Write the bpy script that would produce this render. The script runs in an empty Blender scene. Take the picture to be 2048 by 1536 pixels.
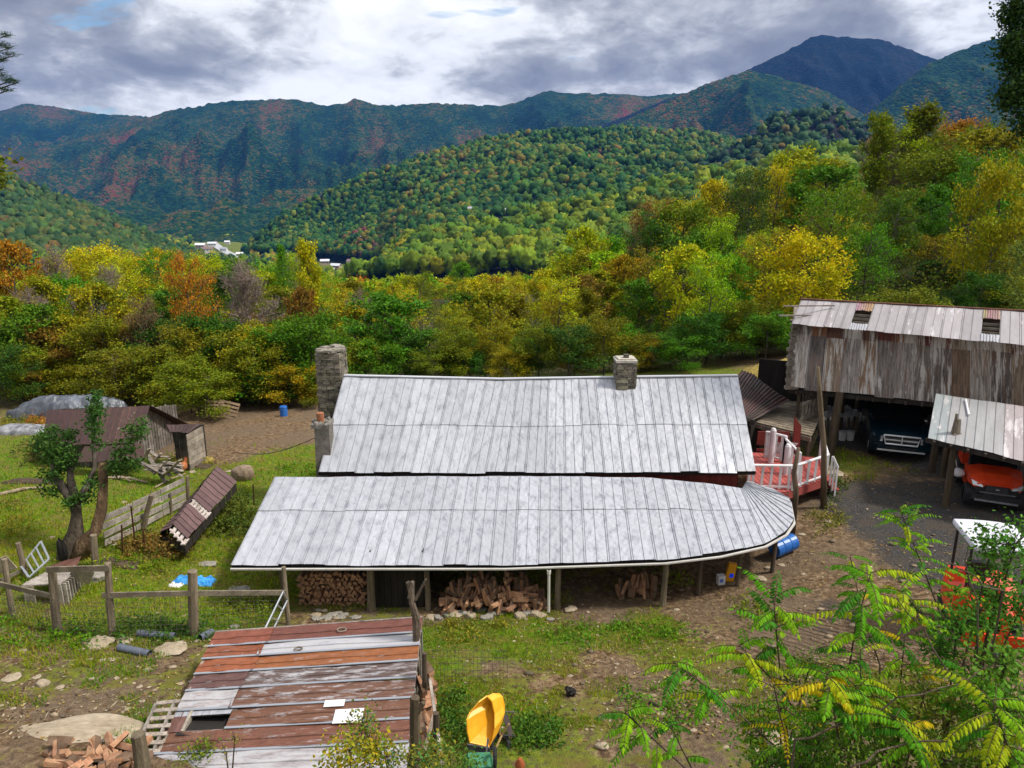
import bpy, math, random
import numpy as np
from mathutils import Vector, Matrix, Euler
random.seed(7); R = math.radians; PI = math.pi
SC = bpy.context.scene; COL = SC.collection
# ------------------------------------------------------------------ camera
PITCH = R(14.5); FPX = 1420.0; CAMH = 10.0
SP, CP = math.sin(PITCH), math.cos(PITCH)
cd = bpy.data.cameras.new('camera'); cam = bpy.data.objects.new('camera', cd); COL.objects.link(cam)
cam.location = (0, 0, CAMH); cam.rotation_euler = (PI/2 - PITCH, 0, 0)
cd.sensor_width = 36; cd.lens = FPX/2048*36; cd.clip_start = .1; cd.clip_end = 30000
SC.camera = cam
SC.view_settings.view_transform = 'Standard'; SC.view_settings.look = 'None'
SC.view_settings.exposure = 0.3; SC.view_settings.gamma = 1
SC.render.resolution_x = 1024; SC.render.resolution_y = 768
SC.cycles.max_bounces = 5; SC.cycles.diffuse_bounces = 2; SC.cycles.transmission_bounces = 2
SC.cycles.use_adaptive_sampling = True; SC.cycles.adaptive_threshold = .02; SC.cycles.transparent_max_bounces = 6; SC.cycles.volume_bounces = 0
def P(px, py, z):
    v = (px-1024)/FPX; w = (py-768)/FPX
    return Vector((v*z, z*(CP - w*SP), CAMH - z*(SP + w*CP)))
def G(px, py, Z):
    w = (py-768)/FPX
    return P(px, py, (CAMH-Z)/(SP+w*CP))
# ------------------------------------------------------------------ node helper
class NT:
    def __init__(s, tree): s.t = tree; s.n = tree.nodes; s.l = tree.links
    def new(s, typ, **kw):
        n = s.n.new(typ)
        for k, v in kw.items():
            if k.startswith('i_'):
                key = k[2:]
                key = int(key) if key.isdigit() else key.replace('_', ' ')
                s.set(n.inputs[key], v)
            else: setattr(n, k, v)
        return n
    def set(s, inp, v):
        if isinstance(v, bpy.types.NodeSocket): s.l.new(v, inp)
        elif isinstance(v, (tuple, list)) and len(v) == 3 and inp.type == 'RGBA': inp.default_value = (*v, 1)
        else: inp.default_value = v
    def math(s, op, a, b=0.0, c=None, clamp=False):
        n = s.n.new('ShaderNodeMath'); n.operation = op; n.use_clamp = clamp
        s.set(n.inputs[0], a); s.set(n.inputs[1], b)
        if c is not None: s.set(n.inputs[2], c)
        return n.outputs[0]
    def mix(s, f, a, b, mode='MIX'):
        n = s.n.new('ShaderNodeMix'); n.data_type = 'RGBA'; n.blend_type = mode
        s.set(n.inputs[0], f); s.set(n.inputs[6], a); s.set(n.inputs[7], b)
        return n.outputs[2]
    def noise(s, vec, scale, detail=4, rough=.55, dist=0.0, out=0):
        n = s.n.new('ShaderNodeTexNoise'); s.set(n.inputs['Vector'], vec) if vec is not None else None
        n.inputs['Scale'].default_value = scale; n.inputs['Detail'].default_value = detail
        n.inputs['Roughness'].default_value = rough; n.inputs['Distortion'].default_value = dist
        return n.outputs[out]
    def ramp(s, f, stops, interp='LINEAR'):
        n = s.n.new('ShaderNodeValToRGB'); s.set(n.inputs[0], f); e = n.color_ramp; e.interpolation = interp
        while len(e.elements) < len(stops): e.elements.new(.5)
        for el, (p, c) in zip(e.elements, stops):
            el.position = p; el.color = (*c, 1) if len(c) == 3 else c
        return n.outputs[0]
    def vscale(s, v, sc):
        n = s.n.new('ShaderNodeVectorMath'); n.operation = 'MULTIPLY'; s.set(n.inputs[0], v)
        n.inputs[1].default_value = sc; return n.outputs[0]
    def mr(s, v, a, b, c=0.0, d=1.0):
        n = s.n.new('ShaderNodeMapRange'); s.set(n.inputs[0], v); n.inputs[1].default_value = a; n.inputs[2].default_value = b
        n.inputs[3].default_value = c; n.inputs[4].default_value = d; return n.outputs[0]
# ------------------------------------------------------------------ sky
SUN_AZ = R(100); SUN_EL = R(54)     # azimuth clockwise from +Y: from the right, a little behind the camera
wd = bpy.data.worlds.new('World'); SC.world = wd; wd.use_nodes = True
T = NT(wd.node_tree); T.n.clear()
tc = T.new('ShaderNodeTexCoord').outputs['Generated']
sep = T.new('ShaderNodeSeparateXYZ'); T.l.new(tc, sep.inputs[0])
zz = T.math('ADD', T.math('MAXIMUM', sep.outputs[2], 0.0), 0.34)
cmb = T.new('ShaderNodeCombineXYZ'); T.set(cmb.inputs[0], T.math('DIVIDE', sep.outputs[0], zz)); T.set(cmb.inputs[1], T.math('DIVIDE', sep.outputs[1], zz))
cv = T.vscale(cmb.outputs[0], (1, 1, 1)); cmb.inputs[2].default_value = 3.7
n1 = T.noise(cv, 2.6, 8, .55, .35); n2 = T.noise(T.vscale(cmb.outputs[0], (1.0, 1.5, 1)), 1.15, 4, .5, .3)
n3 = T.noise(cv, 7.5, 6, .6, .4)
den = T.math('ADD', T.math('MULTIPLY', n1, .5), T.math('ADD', T.math('MULTIPLY', n2, .34), T.math('MULTIPLY', n3, .20)))
cloud = T.ramp(den, [(.41, (.97, .975, .98)), (.465, (.82, .83, .845)), (.505, (.52, .53, .555)), (.545, (.34, .35, .38)), (.60, (.24, .25, .285)), (.68, (.18, .185, .22))])
sky = T.new('ShaderNodeTexSky'); sky.sky_type = 'NISHITA'; sky.sun_disc = False; sky.sun_elevation = SUN_EL; sky.sun_rotation = SUN_AZ
skyc = T.mix(1.0, sky.outputs[0], (.10, .125, .13), 'MULTIPLY')
gap = T.mr(T.noise(T.vscale(cmb.outputs[0], (1, 1.9, 1)), 2.2, 5, .5, .2), .30, .36, 1, 0)
col = T.mix(gap, cloud, skyc)
# a real overcast dome is brighter overhead than near the horizon
zen = T.mr(sep.outputs[2], .2, 1.0, 1.0, 1.7)
zc = T.new('ShaderNodeCombineXYZ'); [T.set(zc.inputs[i], zen) for i in range(3)]
col = T.mix(1.0, col, zc.outputs[0], 'MULTIPLY')
bg = T.new('ShaderNodeBackground'); T.set(bg.inputs[0], col); bg.inputs[1].default_value = 1.0
T.l.new(bg.outputs[0], T.new('ShaderNodeOutputWorld').inputs[0])
ld = bpy.data.lights.new('sun', 'SUN'); ld.energy = 3.4; ld.angle = R(7); ld.color = (1, .95, .87)
sun = bpy.data.objects.new('sun', ld); COL.objects.link(sun)
sd = Vector((math.sin(SUN_AZ)*math.cos(SUN_EL), math.cos(SUN_AZ)*math.cos(SUN_EL), math.sin(SUN_EL)))
sun.rotation_euler = (-sd).to_track_quat('-Z', 'Y').to_euler(); sun.location = (0, 0, 40)
# ------------------------------------------------------------------ mesh builder
class MB:
    def __init__(s): s.v = []; s.f = []; s.c = []; s.uv = []; s.m = []; s.tint = (1, 1, 1, 1); s.mi = 0
    def add(s, vs, fs, tint=None, uvs=None):
        b = len(s.v); s.v += [tuple(v) for v in vs]
        t = tint or s.tint
        for k, f in enumerate(fs):
            s.f.append(tuple(b+i for i in f)); s.c.append(t); s.m.append(s.mi)
            s.uv.append(uvs[k] if uvs else None)
    def quad(s, a, b, c, d, tint=None, uv=None): s.add([a, b, c, d], [(0, 1, 2, 3)], tint, [uv] if uv else None)
    def box(s, c, d, rot=None, tint=None, taper=1.0, top=None):
        c = Vector(c); hx, hy, hz = d[0]/2, d[1]/2, d[2]/2
        vs = []
        for sz in (-1, 1):
            k = taper if sz > 0 else 1
            for sx, sy in ((-1, -1), (1, -1), (1, 1), (-1, 1)): vs.append(Vector((sx*hx*k, sy*hy*k, sz*hz)))
        if rot is not None:
            m = rot if isinstance(rot, Matrix) else Euler(rot).to_matrix(); vs = [m @ v for v in vs]
        s.add([c+v for v in vs], [(3, 2, 1, 0), (4, 5, 6, 7), (0, 1, 5, 4), (1, 2, 6, 5), (2, 3, 7, 6), (3, 0, 4, 7)], tint)
    def beam(s, p0, p1, w, h, tint=None, up=(0, 0, 1)):
        p0 = Vector(p0); p1 = Vector(p1); d = (p1-p0); L = d.length
        if L < 1e-6: return
        d /= L; x = d.cross(Vector(up))
        if x.length < 1e-4: x = d.cross(Vector((0, 1, 0)))
        x.normalize(); y = x.cross(d)
        m = Matrix((x, d, y)).transposed(); s.box((p0+p1)/2, (w, L, h), m, tint)
    def tube(s, pts, rs, n=8, tint=None, cap=True, wob=0.0):
        pts = [Vector(p) for p in pts]
        if not isinstance(rs, (list, tuple)): rs = [rs]*len(pts)
        rings = []; prev = None; vs = []
        for i, p in enumerate(pts):
            d = (pts[min(i+1, len(pts)-1)] - pts[max(i-1, 0)]); d = d.normalized() if d.length > 1e-9 else Vector((0, 0, 1))
            if prev is None: a = d.orthogonal().normalized()
            else:
                a = prev - d*prev.dot(d); a = a.normalized() if a.length > 1e-5 else d.orthogonal().normalized()
            prev = a; b = d.cross(a)
            for k in range(n):
                t = 2*PI*k/n; r = rs[i]*(1+(random.uniform(-wob, wob) if wob else 0))
                vs.append(p + (a*math.cos(t)+b*math.sin(t))*r)
        fs = []
        for i in range(len(pts)-1):
            for k in range(n):
                k2 = (k+1) % n; fs.append((i*n+k, i*n+k2, (i+1)*n+k2, (i+1)*n+k))
        if cap: fs.append(tuple(range(n-1, -1, -1))); fs.append(tuple((len(pts)-1)*n+k for k in range(n)))
        s.add(vs, fs, tint)
    def prism(s, poly, off, tint=None):
        n = len(poly); poly = [Vector(p) for p in poly]; off = Vector(off)
        s.add(poly+[p+off for p in poly], [tuple(range(n-1, -1, -1)), tuple(range(n, 2*n))]+[(i, (i+1) % n, n+(i+1) % n, n+i) for i in range(n)], tint)
    def blob(s, c, d, seed=0, amp=.25, tint=None, sub=2, rot=None, flat=0):
        vs, fs = ICO[sub]; rr = np.random.RandomState(seed); ph = rr.uniform(0, 6.28, 9); k = rr.uniform(1.2, 3.2, 9)
        out = []
        for v in vs:
            q = 1+amp*(math.sin(k[0]*v[0]*2+ph[0])+math.sin(k[1]*v[1]*2+ph[1])+math.sin(k[2]*v[2]*2+ph[2]))/2+amp*.5*math.sin(k[3]*3*(v[0]+v[1])+ph[3])
            if flat: 
                z = v[2]*q; z = max(min(z, flat), -flat)
                w = Vector((v[0]*q*d[0]/2, v[1]*q*d[1]/2, z*d[2]/2))
            else: w = Vector((v[0]*q*d[0]/2, v[1]*q*d[1]/2, v[2]*q*d[2]/2))
            if rot is not None: w = Euler(rot).to_matrix() @ w
            out.append(Vector(c)+w)
        s.add(out, fs, tint)
    def build(s, name, mats, parent=None, loc=None, smooth=False, label=None):
        me = bpy.data.meshes.new(name)
        vs = s.v
        base = Vector(loc) if loc is not None else Vector((0, 0, 0))
        if parent is not None and loc is None:
            q = parent
            while q is not None: base = base + q.location; q = q.parent
        me.from_pydata([(v[0]-base.x, v[1]-base.y, v[2]-base.z) for v in vs], [], s.f)
        mats = mats if isinstance(mats, (list, tuple)) else [mats]
        for m in mats: me.materials.append(m)
        n = len(s.f)
        at = me.attributes.new('tint', 'FLOAT_COLOR', 'FACE')
        at.data.foreach_set('color', np.array(s.c, dtype=np.float32).ravel())
        me.polygons.foreach_set('material_index', s.m)
        if smooth: me.polygons.foreach_set('use_smooth', [True]*n)
        if any(u is not None for u in s.uv):
            ul = me.uv_layers.new(name='UVMap'); arr = []
            for f, u in zip(s.f, s.uv):
                for i in range(len(f)): arr += list(u[i]) if u else [0, 0]
            ul.data.foreach_set('uv', arr)
        me.update()
        o = bpy.data.objects.new(name, me); COL.objects.link(o)
        if parent is not None: o.parent = parent
        elif loc is not None: o.location = base
        if label: o['label'] = label
        return o
def _ico():
    t = (1+5**.5)/2; v = [(-1, t, 0), (1, t, 0), (-1, -t, 0), (1, -t, 0), (0, -1, t), (0, 1, t), (0, -1, -t), (0, 1, -t), (t, 0, -1), (t, 0, 1), (-t, 0, -1), (-t, 0, 1)]
    v = [tuple(Vector(p).normalized()) for p in v]
    f = [(0, 11, 5), (0, 5, 1), (0, 1, 7), (0, 7, 10), (0, 10, 11), (1, 5, 9), (5, 11, 4), (11, 10, 2), (10, 7, 6), (7, 1, 8), (3, 9, 4), (3, 4, 2), (3, 2, 6), (3, 6, 8), (3, 8, 9), (4, 9, 5), (2, 4, 11), (6, 2, 10), (8, 6, 7), (9, 8, 1)]
    out = {0: (v, f)}
    for k in (1, 2, 3):
        v = list(v); nf = []; cache = {}
        def mid(a, b):
            key = (min(a, b), max(a, b))
            if key not in cache: v.append(tuple(((Vector(v[a])+Vector(v[b]))/2).normalized())); cache[key] = len(v)-1
            return cache[key]
        for a, b, c in f:
            ab, bc, ca = mid(a, b), mid(b, c), mid(c, a); nf += [(a, ab, ca), (b, bc, ab), (c, ca, bc), (ab, bc, ca)]
        f = nf; out[k] = (v, f)
    return out
ICO = _ico()
def tag(o, label=None, cat=None, group=None, kind=None):
    if label: o['label'] = label
    if cat: o['category'] = cat
    if group: o['group'] = group
    if kind: o['kind'] = kind
    return o
def empty(name, loc, label, cat, group=None):
    o = bpy.data.objects.new(name, None); COL.objects.link(o); o.location = loc; o.empty_display_size = .2
    return tag(o, label, cat, group)
def copy_tree(o, parent=None):
    c = o.copy(); COL.objects.link(c)
    if parent: c.parent = parent
    for ch in [x for x in o.children]: copy_tree(ch, c)
    return c
def npmesh(name, V, F, mat, col=None, smooth=False, link=True, uv=None):
    """V (n,3), F (m,k) uniform polygon size, col (m,4) per face"""
    me = bpy.data.meshes.new(name); V = np.asarray(V, dtype=np.float32); F = np.asarray(F, dtype=np.int32); m, k = F.shape
    me.vertices.add(len(V)); me.vertices.foreach_set('co', V.ravel())
    me.loops.add(m*k); me.loops.foreach_set('vertex_index', F.ravel())
    me.polygons.add(m); me.polygons.foreach_set('loop_start', np.arange(0, m*k, k, dtype=np.int32))
    if smooth: me.polygons.foreach_set('use_smooth', np.ones(m, dtype=bool))
    if col is not None:
        at = me.attributes.new('tint', 'FLOAT_COLOR', 'FACE'); at.data.foreach_set('color', np.asarray(col, dtype=np.float32).ravel())
    me.update(calc_edges=True); me.validate()
    me.materials.append(mat)
    if not link: return me
    o = bpy.data.objects.new(name, me); COL.objects.link(o); return o
# ------------------------------------------------------------------ materials
def newmat(name):
    m = bpy.data.materials.new(name); m.use_nodes = True; t = NT(m.node_tree); t.n.clear()
    out = t.new('ShaderNodeOutputMaterial'); b = t.new('ShaderNodeBsdfPrincipled'); t.l.new(b.outputs[0], out.inputs[0])
    return m, t, b, out
def pm(name, stops, scale=3, detail=5, stretch=(1, 1, 1), rough=.8, bump=.0, bscale=None, metal=0.0, tint=True, uv=False, rr=.65, spec=.3, fine=0.0, bdist=.02):
    """stops: list of (pos, rgb) over a noise"""
    m, t, b, out = newmat(name)
    c = t.new('ShaderNodeTexCoord').outputs['UV' if uv else 'Object']
    v = t.vscale(c, stretch); n = t.noise(v, scale, detail, rr, .1)
    colr = t.ramp(n, stops)
    if fine:
        fn = t.mr(t.noise(v, scale*9, 3, .6), .3, .7, 1-fine, 1+fine*.5)
        cc = t.new('ShaderNodeCombineXYZ'); [t.set(cc.inputs[i], fn) for i in range(3)]
        colr = t.mix(1.0, colr, cc.outputs[0], 'MULTIPLY')
    if tint:
        a = t.new('ShaderNodeAttribute', attribute_name='tint'); colr = t.mix(1.0, colr, a.outputs['Color'], 'MULTIPLY')
    t.set(b.inputs['Base Color'], colr); b.inputs['Roughness'].default_value = rough; b.inputs['Metallic'].default_value = metal
    b.inputs['Specular IOR Level'].default_value = spec
    if bump:
        bn = t.new('ShaderNodeBump'); bn.inputs['Strength'].default_value = bump; bn.inputs['Distance'].default_value = bdist
        t.set(bn.inputs['Height'], t.noise(v, bscale or scale*4, 4, .6)); t.l.new(bn.outputs[0], b.inputs['Normal'])
    return m
def leafmat(name, objcol=True, trans=.28, vary=.0):
    m, t, b, out = newmat(name)
    a = t.new('ShaderNodeAttribute', attribute_name='tint').outputs['Color']
    c = t.mix(1.0, a, t.new('ShaderNodeObjectInfo').outputs['Color'], 'MULTIPLY') if objcol else a
    t.set(b.inputs['Base Color'], c); b.inputs['Roughness'].default_value = .55; b.inputs['Specular IOR Level'].default_value = .08
    tr = t.new('ShaderNodeBsdfTranslucent'); t.set(tr.inputs[0], c)
    mx = t.new('ShaderNodeMixShader'); mx.inputs[0].default_value = trans
    t.l.new(b.outputs[0], mx.inputs[1]); t.l.new(tr.outputs[0], mx.inputs[2]); t.l.new(mx.outputs[0], out.inputs[0])
    return m
M = {}
M['leaf'] = leafmat('leaf'); M['leaf_plain'] = leafmat('leaf_plain', False)
M['canopy'] = leafmat('canopy_leaf', False, .12)
M['bark'] = pm('bark', [(.3, (.03, .025, .02)), (.5, (.09, .072, .056)), (.7, (.2, .175, .145))], 5, 6, (1, 1, .35), .9, .9, bdist=.06)
M['twig'] = pm('pale_twig', [(.3, (.14, .10, .085)), (.7, (.30, .23, .2))], 3, 3, rough=.9)
M['greywood'] = pm('weathered_wood', [(.25, (.10, .085, .07)), (.5, (.235, .205, .175)), (.75, (.40, .36, .32))], 3, 6, (1, 1, 1), .9, .5, 30, fine=.35)
M['post'] = pm('post_wood', [(.25, (.09, .075, .055)), (.5, (.19, .155, .115)), (.75, (.32, .27, .21))], 3, 6, (2, 2, .35), .9, .6, 20, fine=.3)
M['split'] = pm('split_wood', [(.25, (.22, .105, .05)), (.5, (.38, .21, .115)), (.75, (.50, .33, .20))], 5, 5, (1, 1, 1), .85, .4, 30, fine=.25)
M['stone'] = pm('fieldstone', [(.25, (.12, .11, .095)), (.5, (.27, .25, .21)), (.75, (.42, .37, .30))], 4, 6, rough=.9, bump=.6, bscale=18, fine=.3)
M['sandstone'] = pm('pale_stone', [(.25, (.20, .155, .105)), (.5, (.36, .29, .20)), (.75, (.48, .40, .30))], 2, 6, rough=.9, bump=.5, bscale=12, fine=.25)
M['concrete'] = pm('concrete', [(.3, (.10, .09, .08)), (.6, (.24, .22, .19)), (.8, (.36, .33, .29))], 5, 6, rough=.95, bump=.5, fine=.3)
M['white'] = pm('white_paint', [(.3, (.62, .60, .60)), (.7, (.80, .79, .80))], 3, 4, rough=.6)
M['redpaint'] = pm('dark_red_paint', [(.3, (.14, .022, .018)), (.7, (.22, .04, .03))], 3, 5, rough=.7, fine=.3)
M['deckred'] = pm('faded_red_deck', [(.3, (.36, .07, .06)), (.7, (.48, .12, .10))], 3, 5, rough=.7, fine=.25)
M['steel'] = pm('galvanised_steel', [(.3, (.42, .44, .47)), (.7, (.62, .64, .67))], 6, 4, rough=.4, metal=.7)
M['wire'] = pm('fence_wire', [(.3, (.10, .085, .07)), (.7, (.20, .17, .15))], 6, 2, rough=.6, metal=.4)
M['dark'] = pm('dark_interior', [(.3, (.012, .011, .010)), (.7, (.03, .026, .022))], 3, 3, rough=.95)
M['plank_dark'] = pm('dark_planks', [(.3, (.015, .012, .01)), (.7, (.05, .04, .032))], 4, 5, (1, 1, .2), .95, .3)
M['rubber'] = pm('rubber', [(.3, (.012, .012, .012)), (.7, (.03, .03, .03))], 6, 3, rough=.8)
M['black'] = pm('black_plastic', [(.3, (.015, .015, .016)), (.7, (.03, .03, .032))], 6, 3, rough=.5)
M['orange'] = pm('orange_paint', [(.3, (.60, .04, .008)), (.7, (.74, .07, .014))], 4, 3, rough=.35, spec=.5)
M['bluepl'] = pm('blue_plastic', [(.3, (.01, .09, .35)), (.7, (.02, .15, .50))], 4, 3, rough=.4, spec=.5)
M['tarp'] = pm('blue_tarp', [(.3, (.02, .18, .50)), (.7, (.06, .36, .80))], 5, 4, rough=.45, bump=.5)
M['blacktarp'] = pm('grey_black_sheeting', [(.3, (.035, .04, .05)), (.55, (.09, .10, .12)), (.75, (.30, .33, .37))], 1.2, 6, (1, 1, .35), rough=.35, bump=.8, bdist=.1, spec=.6)
M['yellow'] = pm('yellow_plastic', [(.3, (.80, .36, .015)), (.7, (.90, .46, .03))], 4, 3, rough=.4, spec=.5)
M['terracotta'] = pm('clay_pipe', [(.3, (.30, .10, .05)), (.7, (.45, .18, .09))], 6, 4, rough=.8)
M['chrome'] = pm('chrome', [(.3, (.8, .8, .82)), (.7, (.9, .9, .92))], 3, 2, rough=.35, metal=.5)
M['teal'] = pm('dark_teal_car_paint', [(.3, (.003, .012, .018)), (.7, (.005, .018, .026))], 3, 2, rough=.18, spec=.6)
m, t, b, out = newmat('glass_dark'); b.inputs['Base Color'].default_value = (.01, .012, .014, 1); b.inputs['Roughness'].default_value = .06; M['glass'] = m
m, t, b, out = newmat('headlight_glass'); b.inputs['Base Color'].default_value = (.55, .57, .6, 1); b.inputs['Roughness'].default_value = .1; b.inputs['Metallic'].default_value = .4; M['lamp'] = m
# painted / rusty sheet metal: per-sheet colour in 'tint', its alpha sets how much bare zinc shows through
def sheetmat(name, flake, sx, sy, metal=.15, rough=.5, streak=.5, dirt=(.10, .07, .05), dirt_amt=.35, soft=14.0, d0=.52, d1=.66):
    m, t, b, out = newmat(name)
    uv = t.new('ShaderNodeTexCoord').outputs['UV']; a = t.new('ShaderNodeAttribute', attribute_name='tint')
    v = t.vscale(uv, (sx, sy, 1)); n = t.noise(v, 1.0, 8, .68, .35)
    thr = t.math('SUBTRACT', n, t.math('SUBTRACT', .78, t.math('MULTIPLY', a.outputs['Alpha'], .5)))
    mask = t.math('MULTIPLY', thr, soft, clamp=True)
    n2 = t.mr(t.noise(v, 2.3, 5, .65), .3, .7, 1-streak, 1+streak*.3)
    cc = t.new('ShaderNodeCombineXYZ'); [t.set(cc.inputs[i], n2) for i in range(3)]
    base = t.mix(1.0, a.outputs['Color'], cc.outputs[0], 'MULTIPLY')
    dm = t.math('MULTIPLY', t.mr(t.noise(t.vscale(uv, (sx*.6, sy*.6, 1)), 1.9, 6, .7), d0, d1), dirt_amt)
    base = t.mix(dm, base, dirt); colr = t.mix(mask, base, flake)
    t.set(b.inputs['Base Color'], colr); b.inputs['Roughness'].default_value = rough; b.inputs['Metallic'].default_value = metal
    b.inputs['Specular IOR Level'].default_value = .35
    bn = t.new('ShaderNodeBump'); bn.inputs['Strength'].default_value = .25; bn.inputs['Distance'].default_value = .01
    t.set(bn.inputs['Height'], n); t.l.new(bn.outputs[0], b.inputs['Normal'])
    return m
M['silver'] = sheetmat('aluminium_painted_roof', (.60, .62, .68), 4.2, 2.2, .12, .45, .22, (.15, .155, .19), .72, 4.0, .49, .68)
M['rusty'] = sheetmat('painted_rusty_sheet', (.42, .41, .42), 12, 2.0, .1, .55, .5, (.09, .055, .04), .6, 7.0)
M['barnsheet'] = sheetmat('weathered_barn_sheet', (.46, .43, .39), 6, .7, .1, .65, .8, (.13, .062, .03), 1.0)
M['paletin'] = sheetmat('pale_tin_roof', (.60, .56, .56), 4, .7, .15, .5, .18, (.25, .2, .18), .35)
M['browntin'] = sheetmat('brown_tin_roof', (.22, .10, .07), 4, .8, .1, .6, .45, (.05, .025, .02), .5)
# ------------------------------------------------------------------ numpy noise
_rs = np.random.RandomState(11); _perm = _rs.permutation(4096); _val = _rs.rand(4096)
def vnoise(x, y, seed=0):
    xi = np.floor(x).astype(np.int64); yi = np.floor(y).astype(np.int64); fx = x-xi; fy = y-yi
    fx = fx*fx*fx*(fx*(fx*6-15)+10); fy = fy*fy*fy*(fy*(fy*6-15)+10)
    h = lambda a, b: _val[(_perm[(a+seed*131) & 4095]+b*57) & 4095]
    def hh(a, b): return _val[_perm[(_perm[(a+seed*131) & 4095]+b) & 4095]]
    return (hh(xi, yi)*(1-fx)+hh(xi+1, yi)*fx)*(1-fy)+(hh(xi, yi+1)*(1-fx)+hh(xi+1, yi+1)*fx)*fy
def fbm(x, y, s, oct=4, seed=0, ridged=False, gain=.5):
    x = np.asarray(x, float)/s; y = np.asarray(y, float)/s; a = 1.0; o = 0; tot = 0
    for k in range(oct):
        n = vnoise(x*2.03**k+17*k, y*2.03**k+9*k, seed+k)*2-1
        if ridged: n = 1-2*np.abs(n)
        o = o+a*n; tot += a; a *= gain
    return o/tot
# ------------------------------------------------------------------ terrain heights
_c = []
for px, py, Z in [(970, 1480, 1.0), (1024, 1536, 1.1), (50, 1500, 1.3), (300, 1500, 1.1), (110, 1265, .7), (385, 1260, .5), (600, 1215, -.25), (850, 1230, -.1), (1110, 1200, -.2),
                  (1330, 1180, -.15), (1500, 1150, 0), (1600, 1080, .3), (1660, 1000, .5), (1700, 915, .55), (1800, 930, .6), (1980, 1040, .9), (1900, 1260, 1.1), (1500, 1400, 1.0),
                  (1700, 1500, 1.5), (2048, 1400, 1.7), (2048, 1536, 2.2), (200, 1120, .4), (50, 1000, .2), (480, 1090, -.3), (350, 1070, 0), (300, 930, -.8), (400, 870, -1.2), (600, 840, -1.0),
                  (60, 850, -1.5), (450, 820, -1.8), (200, 800, -2.2), (0, 830, -1.9), (1150, 760, -1.5), (1400, 762, -.6), (1560, 760, .6), (900, 780, -1.6), (1900, 780, 1.3), (1000, 1350, .65),
                  (700, 780, -1.9), (1024, 1050, -.2), (1300, 1000, 0), (800, 960, -.5)]:
    g = G(px, py, Z); _c.append((g.x, g.y, Z))
_c += [(-70, 100, -8), (-30, 100, -8), (5, 100, -8), (-100, 200, -16), (0, 200, -18), (50, 200, -12), (0, 350, -40), (-200, 350, -35), (250, 350, 10), (150, 200, 22), (100, 100, 15),
       (52, 96, 9), (24, 90, -1.5), (0, 600, -75), (0, 900, -105), (-60, 60, -3), (0, -20, 5), (30, 0, 6), (-30, 0, 3.5), (22, 9, 2.6), (60, 45, 7), (40, 60, 4.5), (-400, 500, -70), (0, 1400, -112), (400, 700, -60),
       (-500, 900, -90), (36, 44, 3), (-5, 60, -3.5), (-30, 60, -3.5), (15, 60, -2)]
_c = np.array(_c); _X = _c[:, :2]; _d = np.hypot(_X[:, None, 0]-_X[None, :, 0], _X[:, None, 1]-_X[None, :, 1])
_n = len(_c); _A = np.zeros((_n+3, _n+3)); _A[:_n, :_n] = _d - np.eye(_n)*.25; _A[:_n, _n] = 1; _A[:_n, _n+1:] = _X/100; _A[_n, :_n] = 1; _A[_n+1:, :_n] = (_X/100).T
_w = np.linalg.solve(_A, np.concatenate([_c[:, 2], [0, 0, 0]]))
def HH(x, y):
    x = np.asarray(x, float); y = np.asarray(y, float); xs = x.ravel(); ys = y.ravel(); out = np.full(xs.shape, _w[_n])
    out += _w[_n+1]*xs/100+_w[_n+2]*ys/100
    for i in range(_n): out += _w[i]*np.hypot(xs-_X[i, 0], ys-_X[i, 1])
    t = np.clip((ys-500)/700, 0, 1); t = t*t*(3-2*t)
    out = out*(1-t)-112*t
    far = np.clip((np.hypot(xs, ys)-40)/60, 0, 1)
    out += (fbm(xs, ys, 2.3, 3, 5)*.05+fbm(xs, ys, .5, 2, 9)*.018)*(1-far)+fbm(xs, ys, 60, 3, 3)*3*far
    return out.reshape(x.shape)
def H(x, y): return float(HH(np.array([x]), np.array([y]))[0])
def onground(px, py, lo=2, hi=400):
    """where the sight line through a photo point meets the ground"""
    a = P(px, py, 1)-Vector((0, 0, CAMH)); c = Vector((0, 0, CAMH)); z0 = lo
    zs = np.linspace(lo, hi if py < 800 else 60, 1500); pts = np.array([[a.x*z, a.y*z, CAMH+a.z*z] for z in zs])
    d = pts[:, 2]-HH(pts[:, 0], pts[:, 1]); i = int(np.argmax(d < 0)) if (d < 0).any() else len(zs)-1
    return Vector((pts[i, 0], pts[i, 1], pts[i, 2]))
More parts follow.
